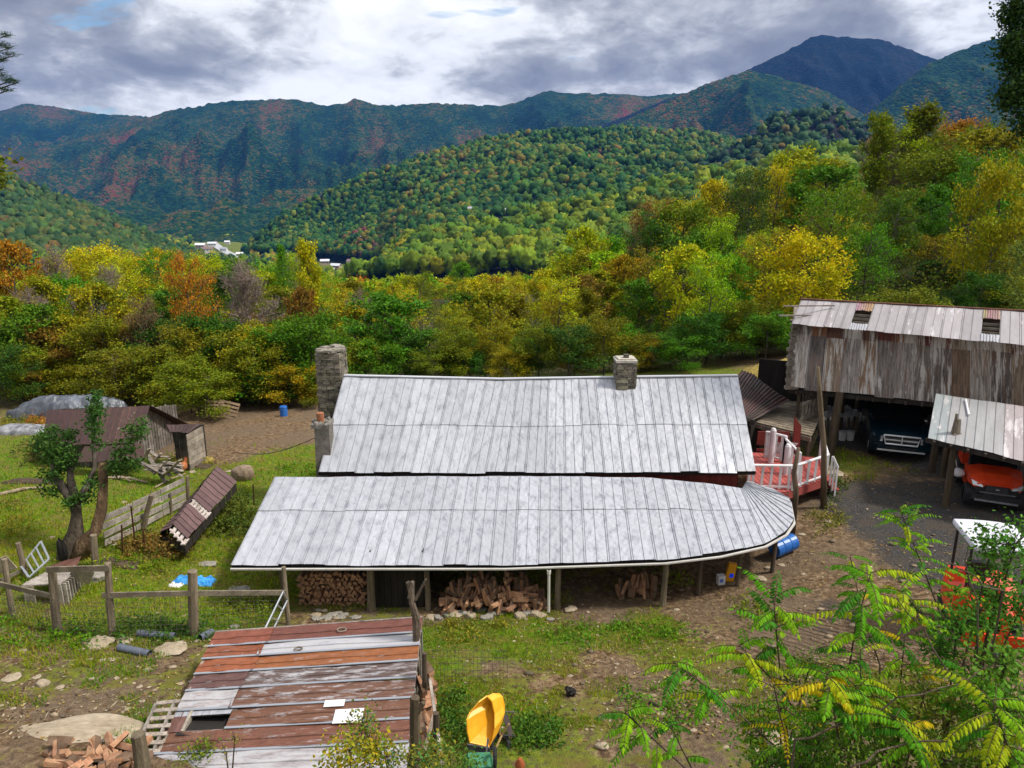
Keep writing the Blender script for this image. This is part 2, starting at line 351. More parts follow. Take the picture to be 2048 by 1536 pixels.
# cover: grass, gravel by place
_cov = [(50, 900, 1, 0), (200, 1000, 1, 0), (100, 1050, .95, 0), (400, 1120, 1, 0), (300, 1200, 1, 0), (450, 1230, .95, 0), (250, 1250, .9, 0), (100, 1330, .35, 0), (60, 1400, .55, 0), (200, 1380, .6, 0), (300, 1340, .35, 0),
        (150, 1500, .2, 0), (350, 1400, .5, 0), (50, 1250, .6, 0), (900, 1260, .95, 0), (1200, 1265, .8, 0), (1000, 1300, .95, 0), (1130, 1350, .5, .1), (1150, 1400, .15, .2), (970, 1400, .9, 0), (1060, 1480, .9, 0),
        (1250, 1470, .35, .1), (1130, 1500, .55, 0), (1400, 1300, .5, 0), (990, 1370, .2, 0), (880, 1350, .85, 0), (620, 1225, .35, 0), (900, 1205, .2, 0), (1200, 1208, .1, 0), (1400, 1190, .12, 0), (1500, 1160, .1, 0),
        (1700, 950, 0, 1), (1750, 1050, 0, 1), (1690, 890, 0, 1), (1800, 960, 0, 1), (1900, 1150, 0, 1), (1980, 1080, 0, .9), (1600, 1170, .1, .3), (1650, 1250, 0, .5), (1700, 1300, 0, .4), (1820, 1330, 0, .3), (1600, 1060, .1, 0),
        (1520, 1300, .2, 0), (1400, 1400, .35, 0), (1500, 1480, .4, 0), (1700, 1450, .6, 0), (1670, 975, .7, 0), (1560, 1120, .05, 0), (500, 870, 0, .3), (570, 855, 0, .3), (430, 850, 0, .2), (420, 890, .3, 0),
        (560, 925, .9, 0), (620, 930, 1, 0), (1000, 1240, 1, 0), (1300, 1250, .9, 0), (1120, 1300, .9, 0), (1350, 1330, .7, 0), (1200, 1430, .6, 0), (500, 975, .8, 0), (450, 905, .05, 0), (300, 945, .8, 0), (560, 1010, .7, 0), (1150, 750, .9, 0), (1400, 755, .8, 0), (1560, 745, .3, 0), (100, 830, .5, 0), (500, 790, .1, 0),
        (1330, 1480, .3, 0), (1250, 1400, .15, .1), (1180, 1330, .25, .1), (850, 1480, .6, 0), (480, 1170, .9, 0)]
_cp = []
for px, py, a, b in _cov:
    g = G(px, py, .3 if py > 1000 else -.8); _cp.append((g.x, g.y, a, b))
_cp = np.array(_cp)
def cover(x, y):
    x = x.ravel(); y = y.ravel(); wa = np.zeros_like(x); A = np.zeros_like(x); B = np.zeros_like(x)
    for cx, cy, a, b in _cp:
        w = 1/((x-cx)**2+(y-cy)**2+.15)**1.6; wa += w; A += w*a; B += w*b
    return A/wa, B/wa
def stretch_noise():
    pass
nu, nv = 560, 620
uu = np.linspace(-1.35, 1.35, nu); yy = np.concatenate([np.linspace(-18, 4, 25)[:-1], 4+np.geomspace(.6, 9000, nv-24)-.6]); yy = yy[:nv]
U, Y = np.meshgrid(uu, yy); X = U*(np.maximum(Y, -6)+14); Z = HH(X, Y)
V = np.stack([X.ravel(), Y.ravel(), Z.ravel()], 1); idx = np.arange(nu*len(yy)).reshape(len(yy), nu)
F = np.stack([idx[:-1, :-1], idx[:-1, 1:], idx[1:, 1:], idx[1:, :-1]], -1).reshape(-1, 4)
# ground material: grass, trodden earth and gravel, the cover painted as data and frayed with noise
m, t, b, out = newmat('ground_cover')
oc = t.new('ShaderNodeTexCoord').outputs['Object']; at = t.new('ShaderNodeAttribute', attribute_name='cover')
sepc = t.new('ShaderNodeSeparateColor'); t.l.new(at.outputs['Color'], sepc.inputs[0])
nA = t.noise(oc, 1.6, 7, .65); nB = t.noise(oc, 7, 5, .65); nC = t.noise(oc, 38, 3, .6); nD = t.noise(oc, .35, 3, .5)
grass = t.ramp(nB, [(.3, (.035, .08, .005)), (.47, (.09, .17, .006)), (.6, (.16, .215, .01)), (.72, (.28, .25, .025))])
grass = t.mix(t.mr(nA, .42, .68), grass, (.17, .125, .035))
dirt = t.ramp(nB, [(.3, (.035, .02, .010)), (.47, (.14, .085, .042)), (.6, (.27, .18, .10)), (.72, (.44, .34, .23))])
dirt = t.mix(t.mr(nD, .4, .6, 0, .7), dirt, t.ramp(nC, [(.3, (.07, .048, .03)), (.7, (.25, .185, .125))]))
grav = t.ramp(nC, [(.3, (.012, .011, .011)), (.5, (.045, .042, .04)), (.72, (.17, .165, .155))])
grav = t.mix(t.mr(nA, .45, .65, 0, .6), grav, (.10, .075, .05))
ga = t.math('ADD', sepc.outputs[0], t.math('MULTIPLY', t.math('SUBTRACT', nA, .5), 1.5)); ga = t.math('ADD', ga, t.math('MULTIPLY', t.math('SUBTRACT', nB, .5), .8))
gm = t.mr(ga, .42, .62)
gb = t.math('ADD', sepc.outputs[1], t.math('MULTIPLY', t.math('SUBTRACT', nA, .5), 1.2)); gv = t.mr(gb, .4, .62)
c0 = t.mix(gv, dirt, grav); c1 = t.mix(gm, c0, grass)
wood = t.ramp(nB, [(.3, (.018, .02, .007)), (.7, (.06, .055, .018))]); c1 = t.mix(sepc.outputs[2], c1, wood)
t.set(b.inputs['Base Color'], c1); b.inputs['Roughness'].default_value = .95; b.inputs['Specular IOR Level'].default_value = .15
bn = t.new('ShaderNodeBump'); bn.inputs['Strength'].default_value = .9; bn.inputs['Distance'].default_value = .09
dx = t.new('ShaderNodeVectorMath', operation='DISTANCE'); t.l.new(oc, dx.inputs[0]); dx.inputs[1].default_value = tuple(G(1700, 1290, .9)); tm = t.mr(dx.outputs['Value'], 1.0, 2.9, 1, 0)
wv = t.new('ShaderNodeTexWave', wave_type='BANDS', bands_direction='DIAGONAL'); t.l.new(oc, wv.inputs[0]); wv.inputs['Scale'].default_value = 2.6; wv.inputs['Distortion'].default_value = 2.2; wv.inputs['Detail'].default_value = 3; wv.inputs['Detail Scale'].default_value = 1.6
rut = t.math('MULTIPLY', t.math('MULTIPLY', wv.outputs['Fac'], tm), 1.3)
t.set(bn.inputs['Height'], t.math('ADD', t.math('ADD', nB, rut), t.math('MULTIPLY', nC, .5))); t.l.new(bn.outputs[0], b.inputs['Normal'])
M['ground'] = m
gr = npmesh('ground', V, F, m, smooth=True); tag(gr, kind='structure')
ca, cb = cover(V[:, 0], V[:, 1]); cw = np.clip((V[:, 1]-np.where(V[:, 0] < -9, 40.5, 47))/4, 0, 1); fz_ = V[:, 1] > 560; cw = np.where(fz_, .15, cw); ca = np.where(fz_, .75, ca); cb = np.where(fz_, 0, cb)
cc = np.stack([ca, cb, cw, np.ones_like(ca)], 1).astype(np.float32)
a_ = gr.data.attributes.new('cover', 'FLOAT_COLOR', 'POINT'); a_.data.foreach_set('color', cc.ravel())
# ------------------------------------------------------------------ hills
def interp(px, pts): 
    a = np.array(pts, float); return np.interp(px, a[:, 0], a[:, 1])
def hillmat(name, cols, cell, var, dark=.55):
    m, t, b, out = newmat(name); oc = t.new('ShaderNodeTexCoord').outputs['Object']
    vo = t.new('ShaderNodeTexVoronoi'); t.l.new(t.vscale(oc, (1, 1, 1.4)), vo.inputs['Vector']); vo.inputs['Scale'].default_value = 1/cell; vo.inputs['Randomness'].default_value = 1
    sp = t.new('ShaderNodeSeparateColor'); t.l.new(vo.outputs['Color'], sp.inputs[0])
    big = t.noise(oc, 1/(cell*34), 6, .62); f = t.math('ADD', t.math('MULTIPLY', sp.outputs[0], var), t.mr(big, .28, .76, 0, 1-var))
    c = t.ramp(f, cols)
    t.set(b.inputs['Base Color'], c); b.inputs['Roughness'].default_value = .9; b.inputs['Specular IOR Level'].default_value = .05
    bn = t.new('ShaderNodeBump'); bn.inputs['Strength'].default_value = 1; bn.inputs['Distance'].default_value = cell*.7; bn.invert = True
    t.set(bn.inputs['Height'], vo.outputs['Distance']); t.l.new(bn.outputs[0], b.inputs['Normal'])
    return m
def hill(name, crest, zc, foot_py, zf, mat, spur, spur_amp, seed, rough=4, x0=-200, x1=2250, nx=500, ny=150, sharp=1.0, back=True, curve=1.0):
    """a ridge: crest line (photo x, y) at distance zc, running down to the foot at distance zf"""
    px = np.linspace(x0, x1, nx); cy = interp(px, crest)
    zcc = interp(px, zc) if isinstance(zc, list) else np.full(nx, float(zc)); zff = interp(px, zf) if isinstance(zf, list) else np.full(nx, float(zf))
    fy = interp(px, foot_py) if isinstance(foot_py, list) else np.full(nx, float(foot_py))
    def pts(px, py, z):
        v = (px-1024)/FPX; w = (py-768)/FPX; return np.stack([v*z, z*(CP-w*SP), CAMH-z*(SP+w*CP)], -1)
    A = pts(px, cy, zcc); B = pts(px, fy, zff)
    tt = np.linspace(0, 1, ny)[:, None]; base = A[None]*(1-tt[..., None])+B[None]*tt[..., None]
    hz = tt**curve; base[..., 2] = A[None, :, 2]*(1-hz)+B[None, :, 2]*hz
    env = np.clip(tt*4.0, 0, 1)*np.clip((1-tt)*2.2, .0, 1)
    sp = fbm(base[..., 0]+base[..., 1]*.25, base[..., 1]*.45, spur, 5, seed, True, .5)
    sp2 = fbm(base[..., 0], base[..., 1], spur*.22, 4, seed+7)
    base[..., 2] += spur_amp*env*(.9*sp-.75)+spur_amp*.22*env*sp2+fbm(base[..., 0], base[..., 1], rough*5, 2, seed+3)*rough*.6
    base[0, :, 2] += fbm(base[0, :, 0], base[0, :, 1], rough*2.5, 2, seed+4)*rough*.8
    bk = base[:1].copy(); bk[..., 1] += (zcc-zff)[None]*.25; bk[..., 2] -= (zcc-zff)[None]*.25*.75+20; g = np.concatenate([bk, base], 0)
    n0 = g.shape[0]; idx = np.arange(n0*nx).reshape(n0, nx); F = np.stack([idx[1:, :-1], idx[1:, 1:], idx[:-1, 1:], idx[:-1, :-1]], -1).reshape(-1, 4)
    o = npmesh(name, g.reshape(-1, 3), F, mat, smooth=True); tag(o, kind='structure'); return g[1:]
mountc = [(0, (.002, .014, .014)), (.32, (.004, .028, .016)), (.48, (.012, .050, .016)), (.58, (.045, .065, .014)), (.69, (.12, .07, .022)), (.82, (.15, .045, .025)), (1, (.15, .025, .03))]
firc = [(0, (.002, .008, .014)), (.6, (.005, .014, .022)), (.84, (.03, .028, .022)), (1, (.09, .03, .03))]
M['mount'] = hillmat('mountain_forest', mountc, 13, .36); M['fir'] = hillmat('fir_forest', firc, 10, .5)
M['floor'] = pm('forest_floor', [(.3, (.018, .028, .010)), (.7, (.045, .055, .018))], .05, 4, rough=.95)
hill('mountain', [(-300, 270), (0, 222), (50, 206), (120, 215), (200, 228), (280, 232), (500, 260), (900, 300)], 5600, 500, 3400, M['mount'], 520, 230, 21, 7, -400, 1000, 260, 110)
hill('mountain', [(-400, 330), (0, 305), (120, 285), (200, 262), (280, 238), (340, 222), (440, 204), (575, 197), (660, 212), (690, 206), (712, 197), (735, 206), (780, 211), (870, 206), (1000, 212), (1045, 200), (1090, 182), (1150, 187),
                 (1225, 187), (1280, 192), (1380, 185), (1420, 176), (1500, 160), (1700, 170), (2300, 200)], 4600, 512, 2000, M['mount'], 500, 290, 31, 10, -400, 2350, 640, 190)
hill('mountain', [(1180, 260), (1330, 200), (1440, 168), (1510, 132), (1570, 104), (1600, 88), (1625, 73), (1650, 70), (1690, 74), (1760, 78), (1800, 92), (1865, 116), (1950, 145), (2200, 190)], 4000, 380, 2600, M['fir'], 460, 260, 41, 6, 1150, 2300, 300, 130)
hill('mountain', [(1150, 300), (1250, 240), (1340, 200), (1420, 165), (1500, 140), (1560, 155), (1650, 180), (1730, 230), (1800, 262), (2300, 420)], 3300, 400, 1900, M['mount'], 400, 240, 51, 6, 1100, 2300, 320, 120)
hill('mountain', [(1640, 290), (1740, 225), (1800, 170), (1860, 125), (1950, 90), (2048, 60), (2300, -20)], 2700, 360, 1500, M['mount'], 360, 190, 61, 6, 1600, 2400, 260, 130)
# ridge layers close enough for single crowns to show
mid = hill('hill', [(330, 620), (400, 575), (455, 540), (490, 495), (560, 437), (650, 388), (740, 352), (850, 316), (950, 288), (1040, 272), (1150, 263), (1300, 263), (1400, 272), (1530, 300), (1800, 340), (2300, 400)], 1700,
           [(0, 640), (455, 560), (500, 505), (600, 503), (700, 514), (760, 520), (850, 530), (1200, 522), (1400, 500), (2300, 480)], [(300, 1650), (600, 1500), (760, 1350), (850, 950), (1000, 760), (2300, 700)], M['floor'], 260, 42, 71, 3, 300, 2300, 360, 120, curve=1.15)
kn = hill('hill', [(1380, 330), (1450, 300), (1510, 270), (1560, 235), (1610, 217), (1670, 222), (1720, 245), (1760, 275), (1820, 320), (2300, 420)], 1250, 420, 850, M['floor'], 160, 16, 81, 3, 1360, 2250, 200, 70)
lf = hill('hill', [(-300, 300), (0, 355), (60, 375), (130, 403), (200, 430), (290, 470), (350, 500), (420, 520)], 1250, [(-300, 520), (420, 540)], 800, M['floor'], 200, 14, 91, 3, -300, 430, 220, 90)
nr = hill('hill', [(640, 640), (745, 600), (765, 530), (820, 487), (1000, 455), (1100, 425), (1250, 400), (1400, 370), (1600, 330), (2300, 300)], [(600, 900), (1100, 820), (2300, 500)], [(500, 560), (1200, 545), (2300, 480)], [(500, 700), (2300, 330)],
          M['floor'], 120, 6, 101, 2, 700, 2300, 220, 60)
# crowns on them: one stuff object per hill
def crown_cloud(name, grid, n, r0, r1, pal, seed, sub=1, keep=None, tall=1.25, kind_label=None):
    rs = np.random.RandomState(seed); ny, nx = grid.shape[:2]
    i = rs.rand(n)**.9*(ny-1.001); j = rs.rand(n)*(nx-1.001); i0 = i.astype(int); j0 = j.astype(int); fi = (i-i0)[:, None]; fj = (j-j0)[:, None]
    p = (grid[i0, j0]*(1-fj)+grid[i0, j0+1]*fj)*(1-fi)+(grid[i0+1, j0]*(1-fj)+grid[i0+1, j0+1]*fj)*fi
    dep = p[:, 1]*CP-(p[:, 2]-CAMH)*SP; px = 1024+FPX*p[:, 0]/dep; py = 768-FPX*(p[:, 1]*SP+(p[:, 2]-CAMH)*CP)/dep
    ok = (px > -80) & (px < 2130)
    if keep is not None: ok &= keep(px, py)
    p = p[ok]; n = len(p); r = r0*.7+(r1*1.25-r0*.7)*rs.rand(n)**1.5
    iv, jf = ICO[sub]; iv = np.array(iv); jf = np.array(jf); k = len(iv)
    var = []
    for q in range(10):
        d = 1+.28*np.sin(iv@rs.randn(3)*3.2+rs.rand()*6)*np.sin(iv@rs.randn(3)*4+rs.rand()*6)+rs.uniform(-.30, .22, k)
        v = iv*d[:, None]; v[:, 2] *= rs.uniform(.9, 1.35); var.append(v)
    var = np.array(var); vv = var[rs.randint(0, 10, n)]; a = rs.rand(n)*6.28; ca, sa = np.cos(a)[:, None], np.sin(a)[:, None]
    vx = vv[..., 0]*ca-vv[..., 1]*sa; vy = vv[..., 0]*sa+vv[..., 1]*ca
    V = np.stack([vx, vy, vv[..., 2]], -1)*r[:, None, None]+p[:, None]+np.array([0, 0, 1])*(r*tall)[:, None, None]
    F = (jf[None]+(np.arange(n)*k)[:, None, None]).reshape(-1, 3)
    pal = np.array(pal); big = np.clip(.5+.5*fbm(p[:, 0], p[:, 1], 160, 3, seed+2)*1.6, 0, 1)
    w = pal[:, 3]; cum = np.cumsum(w)/w.sum(); u = np.clip(rs.rand(n)*.7+big*.3, 0, .9999); ci = np.searchsorted(cum, u)
    c = pal[np.minimum(ci, len(pal)-1), :3]*rs.uniform(.72, 1.25, (n, 1))*rs.uniform(.9, 1.1, (n, 3))
    C = np.repeat(c, len(jf), 0)*rs.uniform(.8, 1.2, (n*len(jf), 1)); C = np.concatenate([C, np.ones((len(C), 1))], 1)
    o = npmesh(name, V.reshape(-1, 3), F, M['canopy'], C); tag(o, kind='stuff'); return o
PALM = [(.012, .060, .018, 2.4), (.024, .085, .014, 3), (.055, .12, .010, 2.6), (.12, .15, .012, 1.8), (.19, .15, .015, .9), (.17, .085, .03, .5), (.12, .065, .055, .45), (.16, .03, .04, .12)]
PALN = [(.035, .09, .012, 1.8), (.08, .15, .010, 2.4), (.15, .20, .010, 2.4), (.25, .24, .010, 1.4), (.26, .15, .015, .4)]
tag(crown_cloud('hillside_forest', mid, 30000, 3.8, 6.4, PALM, 5, keep=lambda px, py: ~((np.abs(px-1010) < 52) & (np.abs(py-447) < 9+.10*(px-960)))), 'mixed green and rust hillside forest on the rounded hill above the valley', 'forest')
tag(crown_cloud('knoll_forest', kn, 3200, 3.8, 6.2, [(.018, .055, .022, 3), (.03, .075, .02, 2), (.07, .10, .02, .6), (.16, .12, .025, .2)], 6), 'dark green forest on the small knoll below the peak', 'forest')
tag(crown_cloud('hillside_forest', lf, 6000, 3.6, 5.8, [(.03, .075, .02, 3), (.055, .10, .02, 2), (.10, .12, .022, 1), (.15, .09, .025, .6)], 7), 'green forest on the slope descending from the left edge', 'forest')
tag(crown_cloud('valley_forest', nr, 5200, 3.6, 6.2, PALN, 8, sub=2, tall=1.7), 'yellow green woods on the low ridge in front of the rounded hill', 'forest')
# valley floor woods on the ground sheet
vx = np.linspace(-.62, .30, 150); vy = np.geomspace(640, 2600, 120)[::-1]; VX, VY = np.meshgrid(vx, vy); VG = np.stack([VX*VY, VY, HH(VX*VY, VY)], -1)
def vkeep(px, py): return ~(((px > 385) & (px < 500) & (py > 482) & (py < 520)) | ((px > 632) & (px < 745) & (py > 518) & (py < 552)) | ((px > 300) & (px < 360) & (py > 462) & (py < 474)))
tag(crown_cloud('valley_forest', VG, 9000, 4, 7, PALN+[(.02, .05, .02, 3)], 18, keep=vkeep), 'mixed woods covering the valley floor around the settlement', 'forest')
# ------------------------------------------------------------------ trees
def leafcloud(pts, n_per, spread, size, rs, cvar=.35, up=.5, hue=.15):
    """leaf-sized quads round twig points"""
    pts = np.asarray(pts); n = len(pts)*n_per; c = np.repeat(pts, n_per, 0)+rs.randn(n, 3)*spread*np.array([1, 1, .75])
    nr = rs.randn(n, 3); nr[:, 2] += up*2; nr /= np.linalg.norm(nr, axis=1)[:, None]
    t = np.cross(nr, rs.randn(n, 3)); t /= np.linalg.norm(t, axis=1)[:, None]; b = np.cross(nr, t); s = size*rs.uniform(.6, 1.35, n)[:, None]
    V = np.stack([c-t*s, c-b*s*.55, c+t*s, c+b*s*.55], 1).reshape(-1, 3); F = np.arange(n*4).reshape(-1, 4)
    cl = np.repeat(rs.uniform(1-cvar*.6, 1+cvar*.6, (len(pts), 1)), n_per, 0); col = cl*rs.uniform(1-cvar, 1+cvar, (n, 1))*np.ones((1, 3))
    h = np.repeat(rs.uniform(-hue, hue, (len(pts), 1)), n_per, 0)+rs.uniform(-hue, hue, (n, 1))
    col = col*np.concatenate([1+h*1.2, 1+h*.15, 1-h*.6], 1)
    return V, F, np.concatenate([col, np.ones((n, 1))], 1)
def proto(seed, kind):
    """tree about 10 m tall: returns (trunk mesh, crown mesh)"""
    rs = np.random.RandomState(seed); random.seed(seed); mb = MB(); tips = []
    P_ = dict(broad=(10, .17, .22, 1.0, 26, 3.6), tall=(10, .13, .3, .95, 26, 2.1), airy=(10, .12, .4, 1.0, 22, 3.2), bare=(10, .13, .25, 1.0, 34, 3.0), bush=(10, .16, .05, 1.0, 22, 4.8), under=(10, .12, .1, .95, 22, 4.4))[kind]
    Ht, r0, lo, hi, nl, Rr = P_
    ph = rs.uniform(0, 6, 2); tr = [Vector((math.sin(ph[0]+k*.9)*.22*k/8, math.cos(ph[1]+k*.8)*.22*k/8, k*Ht/9*.96)) for k in range(10)]
    mb.tube(tr, [r0*(1-k/10.5)+.02 for k in range(10)], 6, wob=.12)
    for i in range(nl):
        h = lo+(hi-lo)*(i+rs.rand())/nl; k = min(int(h*8.9), 8); f = h*8.9-k; p = tr[k].lerp(tr[k+1], min(f, 1)) if k < 9 else tr[9]
        a = i*2.4+rs.uniform(-.6, .6); 
        prof = {'broad': math.sin(PI*min(1, (h-lo)/(1-lo)*.8+.22))**.7, 'tall': math.sin(PI*min(1, (h-lo)/(1-lo)*.75+.2))**.7, 'airy': .45+.55*math.sin(PI*h), 'bare': .5+.5*math.sin(PI*min(1, h)), 'bush': math.cos(h*PI/2)**.5+.1, 'under': math.cos(h*PI/2)**.4+.1}[kind]
        L = Rr*prof*rs.uniform(.7, 1.15)+.3; el = rs.uniform(.15, .75)+(.5 if kind in ('bare', 'tall') else 0)
        d = Vector((math.cos(a)*math.cos(el), math.sin(a)*math.cos(el), math.sin(el))); q = [p]
        for s in range(3): q.append(q[-1]+(d+Vector(rs.randn(3))*.18+Vector((0, 0, .1*s))).normalized()*L/3)
        mb.tube(q, [r0*.42*(1-h*.5), r0*.28, r0*.16, .014], 4, cap=False)
        nb = 5 if kind != 'bare' else 9
        for s in range(nb):
            t_ = .35+.65*(s+rs.rand())/nb; kk = min(int(t_*3), 2); b0 = q[kk].lerp(q[kk+1], t_*3-kk)
            dd = (d+Vector(rs.randn(3))*.75).normalized(); e = b0+dd*L*rs.uniform(.18, .38); mid = (b0+e)/2+Vector(rs.randn(3))*.06
            mb.tube([b0, mid, e], [.04, .025, .009], 3, cap=False); tips.append(tuple(mid)); tips.append(tuple(e))
            if kind == 'bare':
                for w in range(7):
                    e2 = mid.lerp(e, rs.rand())+Vector(rs.randn(3))*.42+Vector((0, 0, .2)); mb.tube([mid.lerp(e, rs.rand()), e2], [.014, .006], 3, cap=False)
        tips.append(tuple(q[-1]))
    npp, sp, sz = dict(broad=(21, .30, .165), tall=(20, .28, .15), airy=(22, .34, .10), bare=(3, .3, .07), bush=(44, .5, .15), under=(36, .48, .15))[kind]
    V, F, C = leafcloud(tips, npp, sp, sz, rs)
    # skeleton mesh
    me = bpy.data.meshes.new('trunk'); me.from_pydata([tuple(v) for v in mb.v], [], mb.f); me.materials.append(M['bark'] if kind != 'bare' else M['twig'])
    at = me.attributes.new('tint', 'FLOAT_COLOR', 'FACE'); at.data.foreach_set('color', np.array(mb.c, dtype=np.float32).ravel())
    cr = npmesh('crown', V, F, M['leaf'], C, link=False)
    return me, cr
PROTO = {k: [proto(s*13+ord(k[0]), k) for s in range(n)] for k, n in (('broad', 4), ('tall', 2), ('airy', 3), ('bare', 2), ('bush', 2), ('under', 1))}
def pine_proto(seed):
    rs = np.random.RandomState(seed); mb = MB(); mb.tube([(0, 0, 0), (0, 0, 10)], [.16, .03], 6); tips = []
    for i in range(90):
        h = .12+.88*i/90; a = i*2.4; L = 2.6*(1-h)**.8+.2; d = Vector((math.cos(a), math.sin(a), .12-.25*(1-h))); p = Vector((0, 0, h*10)); e = p+d*L
        mb.tube([p, e], [.035, .01], 3, cap=False)
        for s in range(5): tips.append(tuple(p.lerp(e, .3+.175*s)))
    V, F, C = leafcloud(tips, 16, .17, .08, rs, .3, .3)
    me = bpy.data.meshes.new('trunk'); me.from_pydata([tuple(v) for v in mb.v], [], mb.f); me.materials.append(M['bark'])
    at = me.attributes.new('tint', 'FLOAT_COLOR', 'FACE'); at.data.foreach_set('color', np.array(mb.c, dtype=np.float32).ravel())
    return me, npmesh('crown', V, F, M['leaf'], C, link=False)
PROTO['pine'] = [pine_proto(3)]
COLR = {'olive': (.17, .20, .008), 'yellow green': (.30, .40, .008), 'bright green': (.11, .28, .010), 'dark green': (.045, .12, .010), 'yellow': (.48, .43, .008), 'orange': (.42, .20, .012),
        'rusty brown': (.23, .13, .018), 'pinkish grey': (.30, .20, .13), 'mid green': (.085, .20, .009), 'golden olive': (.30, .27, .008), 'grey brown': (.17, .14, .06)}
FACE = dict(broad='leafy', tall='slender', airy='feathery', bare='nearly bare', bush='bushy', under='low bushy', pine='conifer')
NTREE = 0
def tree(kind, x, y, h, w, colr, label, group='trees of the wood around the homestead', idx=None, name='tree', zoff=0.0, cat='tree'):
    global NTREE; NTREE += 1
    pr = PROTO[kind]; tm, cm = pr[(NTREE if idx is None else idx) % len(pr)]
    z = H(x, y)+zoff; e = empty(name, (x, y, z-.15), label, cat, group); rw = dict(broad=7.6, tall=4.8, airy=7.2, bare=7, bush=9, under=9, pine=5)[kind]
    e.rotation_euler = (0, 0, random.uniform(0, 6.28)); e.scale = (w/rw, w/rw, h/10.3)
    for nm, me in (('trunk', tm), ('crown', cm)):
        o = bpy.data.objects.new(nm, me); COL.objects.link(o); o.parent = e
        c = COLR[colr] if isinstance(colr, str) else colr; k = [random.uniform(.85, 1.15) for _ in range(3)]; o.color = (c[0]*k[0], c[1]*k[1], c[2]*k[2], 1) if nm == 'crown' else (1, 1, 1, 1)
    return e
PLACED = []
def feat(kind, px, py_top, z, wpx, colr, label, hmin=2, name='tree', cat='tree', cut=0):
    p = P(px, py_top, z); x, y = p.x, p.y*1.0; hh = max(p.z-H(x, y), hmin); w = wpx*z/FPX
    PLACED.append((x, y, w/2)); return tree(kind, x, y, hh, w, colr, label, name=name, cat=cat, group=None)
FE = [
 ('bare', 490, 545, 47, 170, 'pinkish grey', 'nearly bare pinkish grey tree rising behind the dirt yard left of the tall stone chimney'),
 ('airy', 365, 515, 52, 120, 'orange', 'tall thin tree with rusty orange top and pale forked trunk behind the red roofed barn'),
 ('broad', 180, 555, 49, 140, 'golden olive', 'flat topped golden olive tree with dark trunk behind the sheeted heap'),
 ('broad', 60, 600, 47, 150, 'mid green', 'dark leafy green tree at the left edge behind the sheeted heap'),
 ('airy', 285, 600, 46, 90, 'grey brown', 'thin brownish tree leaning beside the rusty orange topped tree'),
 ('broad', 780, 580, 50, 190, 'mid green', 'wide rounded green tree right of the tall stone chimney'),
 ('broad', 1050, 670, 48, 100, 'bright green', 'bright green small tree behind the middle of the long roof'),
 ('broad', 915, 685, 49, 90, 'golden olive', 'low golden green tree behind the roof ridge left of the bright green one'),
 ('under', 1150, 690, 49, 80, 'orange', 'small orange tinted tree just left of the ridge chimney'),
 ('broad', 980, 560, 60, 150, 'golden olive', 'golden autumn tree in the middle of the wood behind the long roof'),
 ('airy', 1120, 560, 62, 140, 'yellow', 'yellow leaved tree above the middle of the long roof'),
 ('broad', 1250, 640, 50, 80, 'bright green', 'vine draped green tree right behind the ridge chimney'),
 ('broad', 1460, 500, 58, 130, 'bright green', 'round topped bright green locust tree right of centre in the wood'),
 ('bare', 1375, 535, 60, 70, 'pinkish grey', 'slender bare purplish tree left of the bright green locust'),
 ('bare', 1520, 655, 49, 120, 'grey brown', 'bare grey brown thicket bush beside the end of the big barn'),
 ('airy', 1690, 510, 56, 150, 'bright green', 'feathery green locust tree above the left end of the big barn'),
 ('broad', 1430, 350, 92, 110, 'yellow', 'yellow crowned tree where the right hand wood meets the hillside'),
 ('broad', 1600, 290, 88, 160, 'yellow green', 'tall yellow green tree with lit crown in the right hand wood'),
 ('broad', 1660, 320, 80, 170, 'mid green', 'rounded deep green tree in front of the tall yellow green one'),
 ('tall', 1765, 220, 84, 70, 'olive', 'tall thin olive tree standing above the right hand wood'),
 ('tall', 1850, 205, 84, 110, 'olive', 'tallest feathery olive tree at the top of the right hand wood'),
 ('broad', 1925, 232, 98, 110, 'orange', 'orange crowned tree on the skyline of the right hand wood'),
 ('broad', 1990, 245, 70, 180, 'golden olive', 'golden vine covered tree near the right edge'),
 ('broad', 1170, 445, 88, 120, 'yellow green', 'round lime green crown standing over the centre of the wood'),
 ('broad', 1180, 490, 80, 130, 'golden olive', 'rusty olive tree just below the round lime green crown'),
 ('pine', 560, 480, 70, 70, 'bright green', 'pointed green tree left of the houses in the valley'),
 ('tall', 612, 476, 74, 60, 'yellow', 'narrow yellow tree left of the houses in the valley'),
 ('broad', 600, 565, 56, 80, 'rusty brown', 'rust coloured tree just left above the tall stone chimney'),
 ('broad', 925, 520, 150, 60, 'bright green', 'small round green tree on the valley edge in the middle of the picture'),
 ('airy', 1310, 400, 84, 130, 'rusty brown', 'brownish olive tree with bare branches where the wood starts to climb'),
 ('broad', 1885, 560, 60, 130, 'dark green', 'dark green tree in the shade directly behind the big barn roof'),
 ('airy', 1870, 470, 62, 150, 'golden olive', 'golden olive leaning tree behind the big barn roof'),
 ('broad', 10, 470, 75, 110, 'orange', 'orange tinted tree at the far left of the wood'),
 ('broad', 700, 600, 56, 120, 'golden olive', 'golden green tree between the stone chimney and the wide rounded tree'),
 ('bush', 2010, 330, 46, 170, 'golden olive', 'golden leaved vine smothered tree at the right edge behind the barn'),
]
for a in FE: feat(*a)
rs0 = np.random.RandomState(77); random.seed(5)
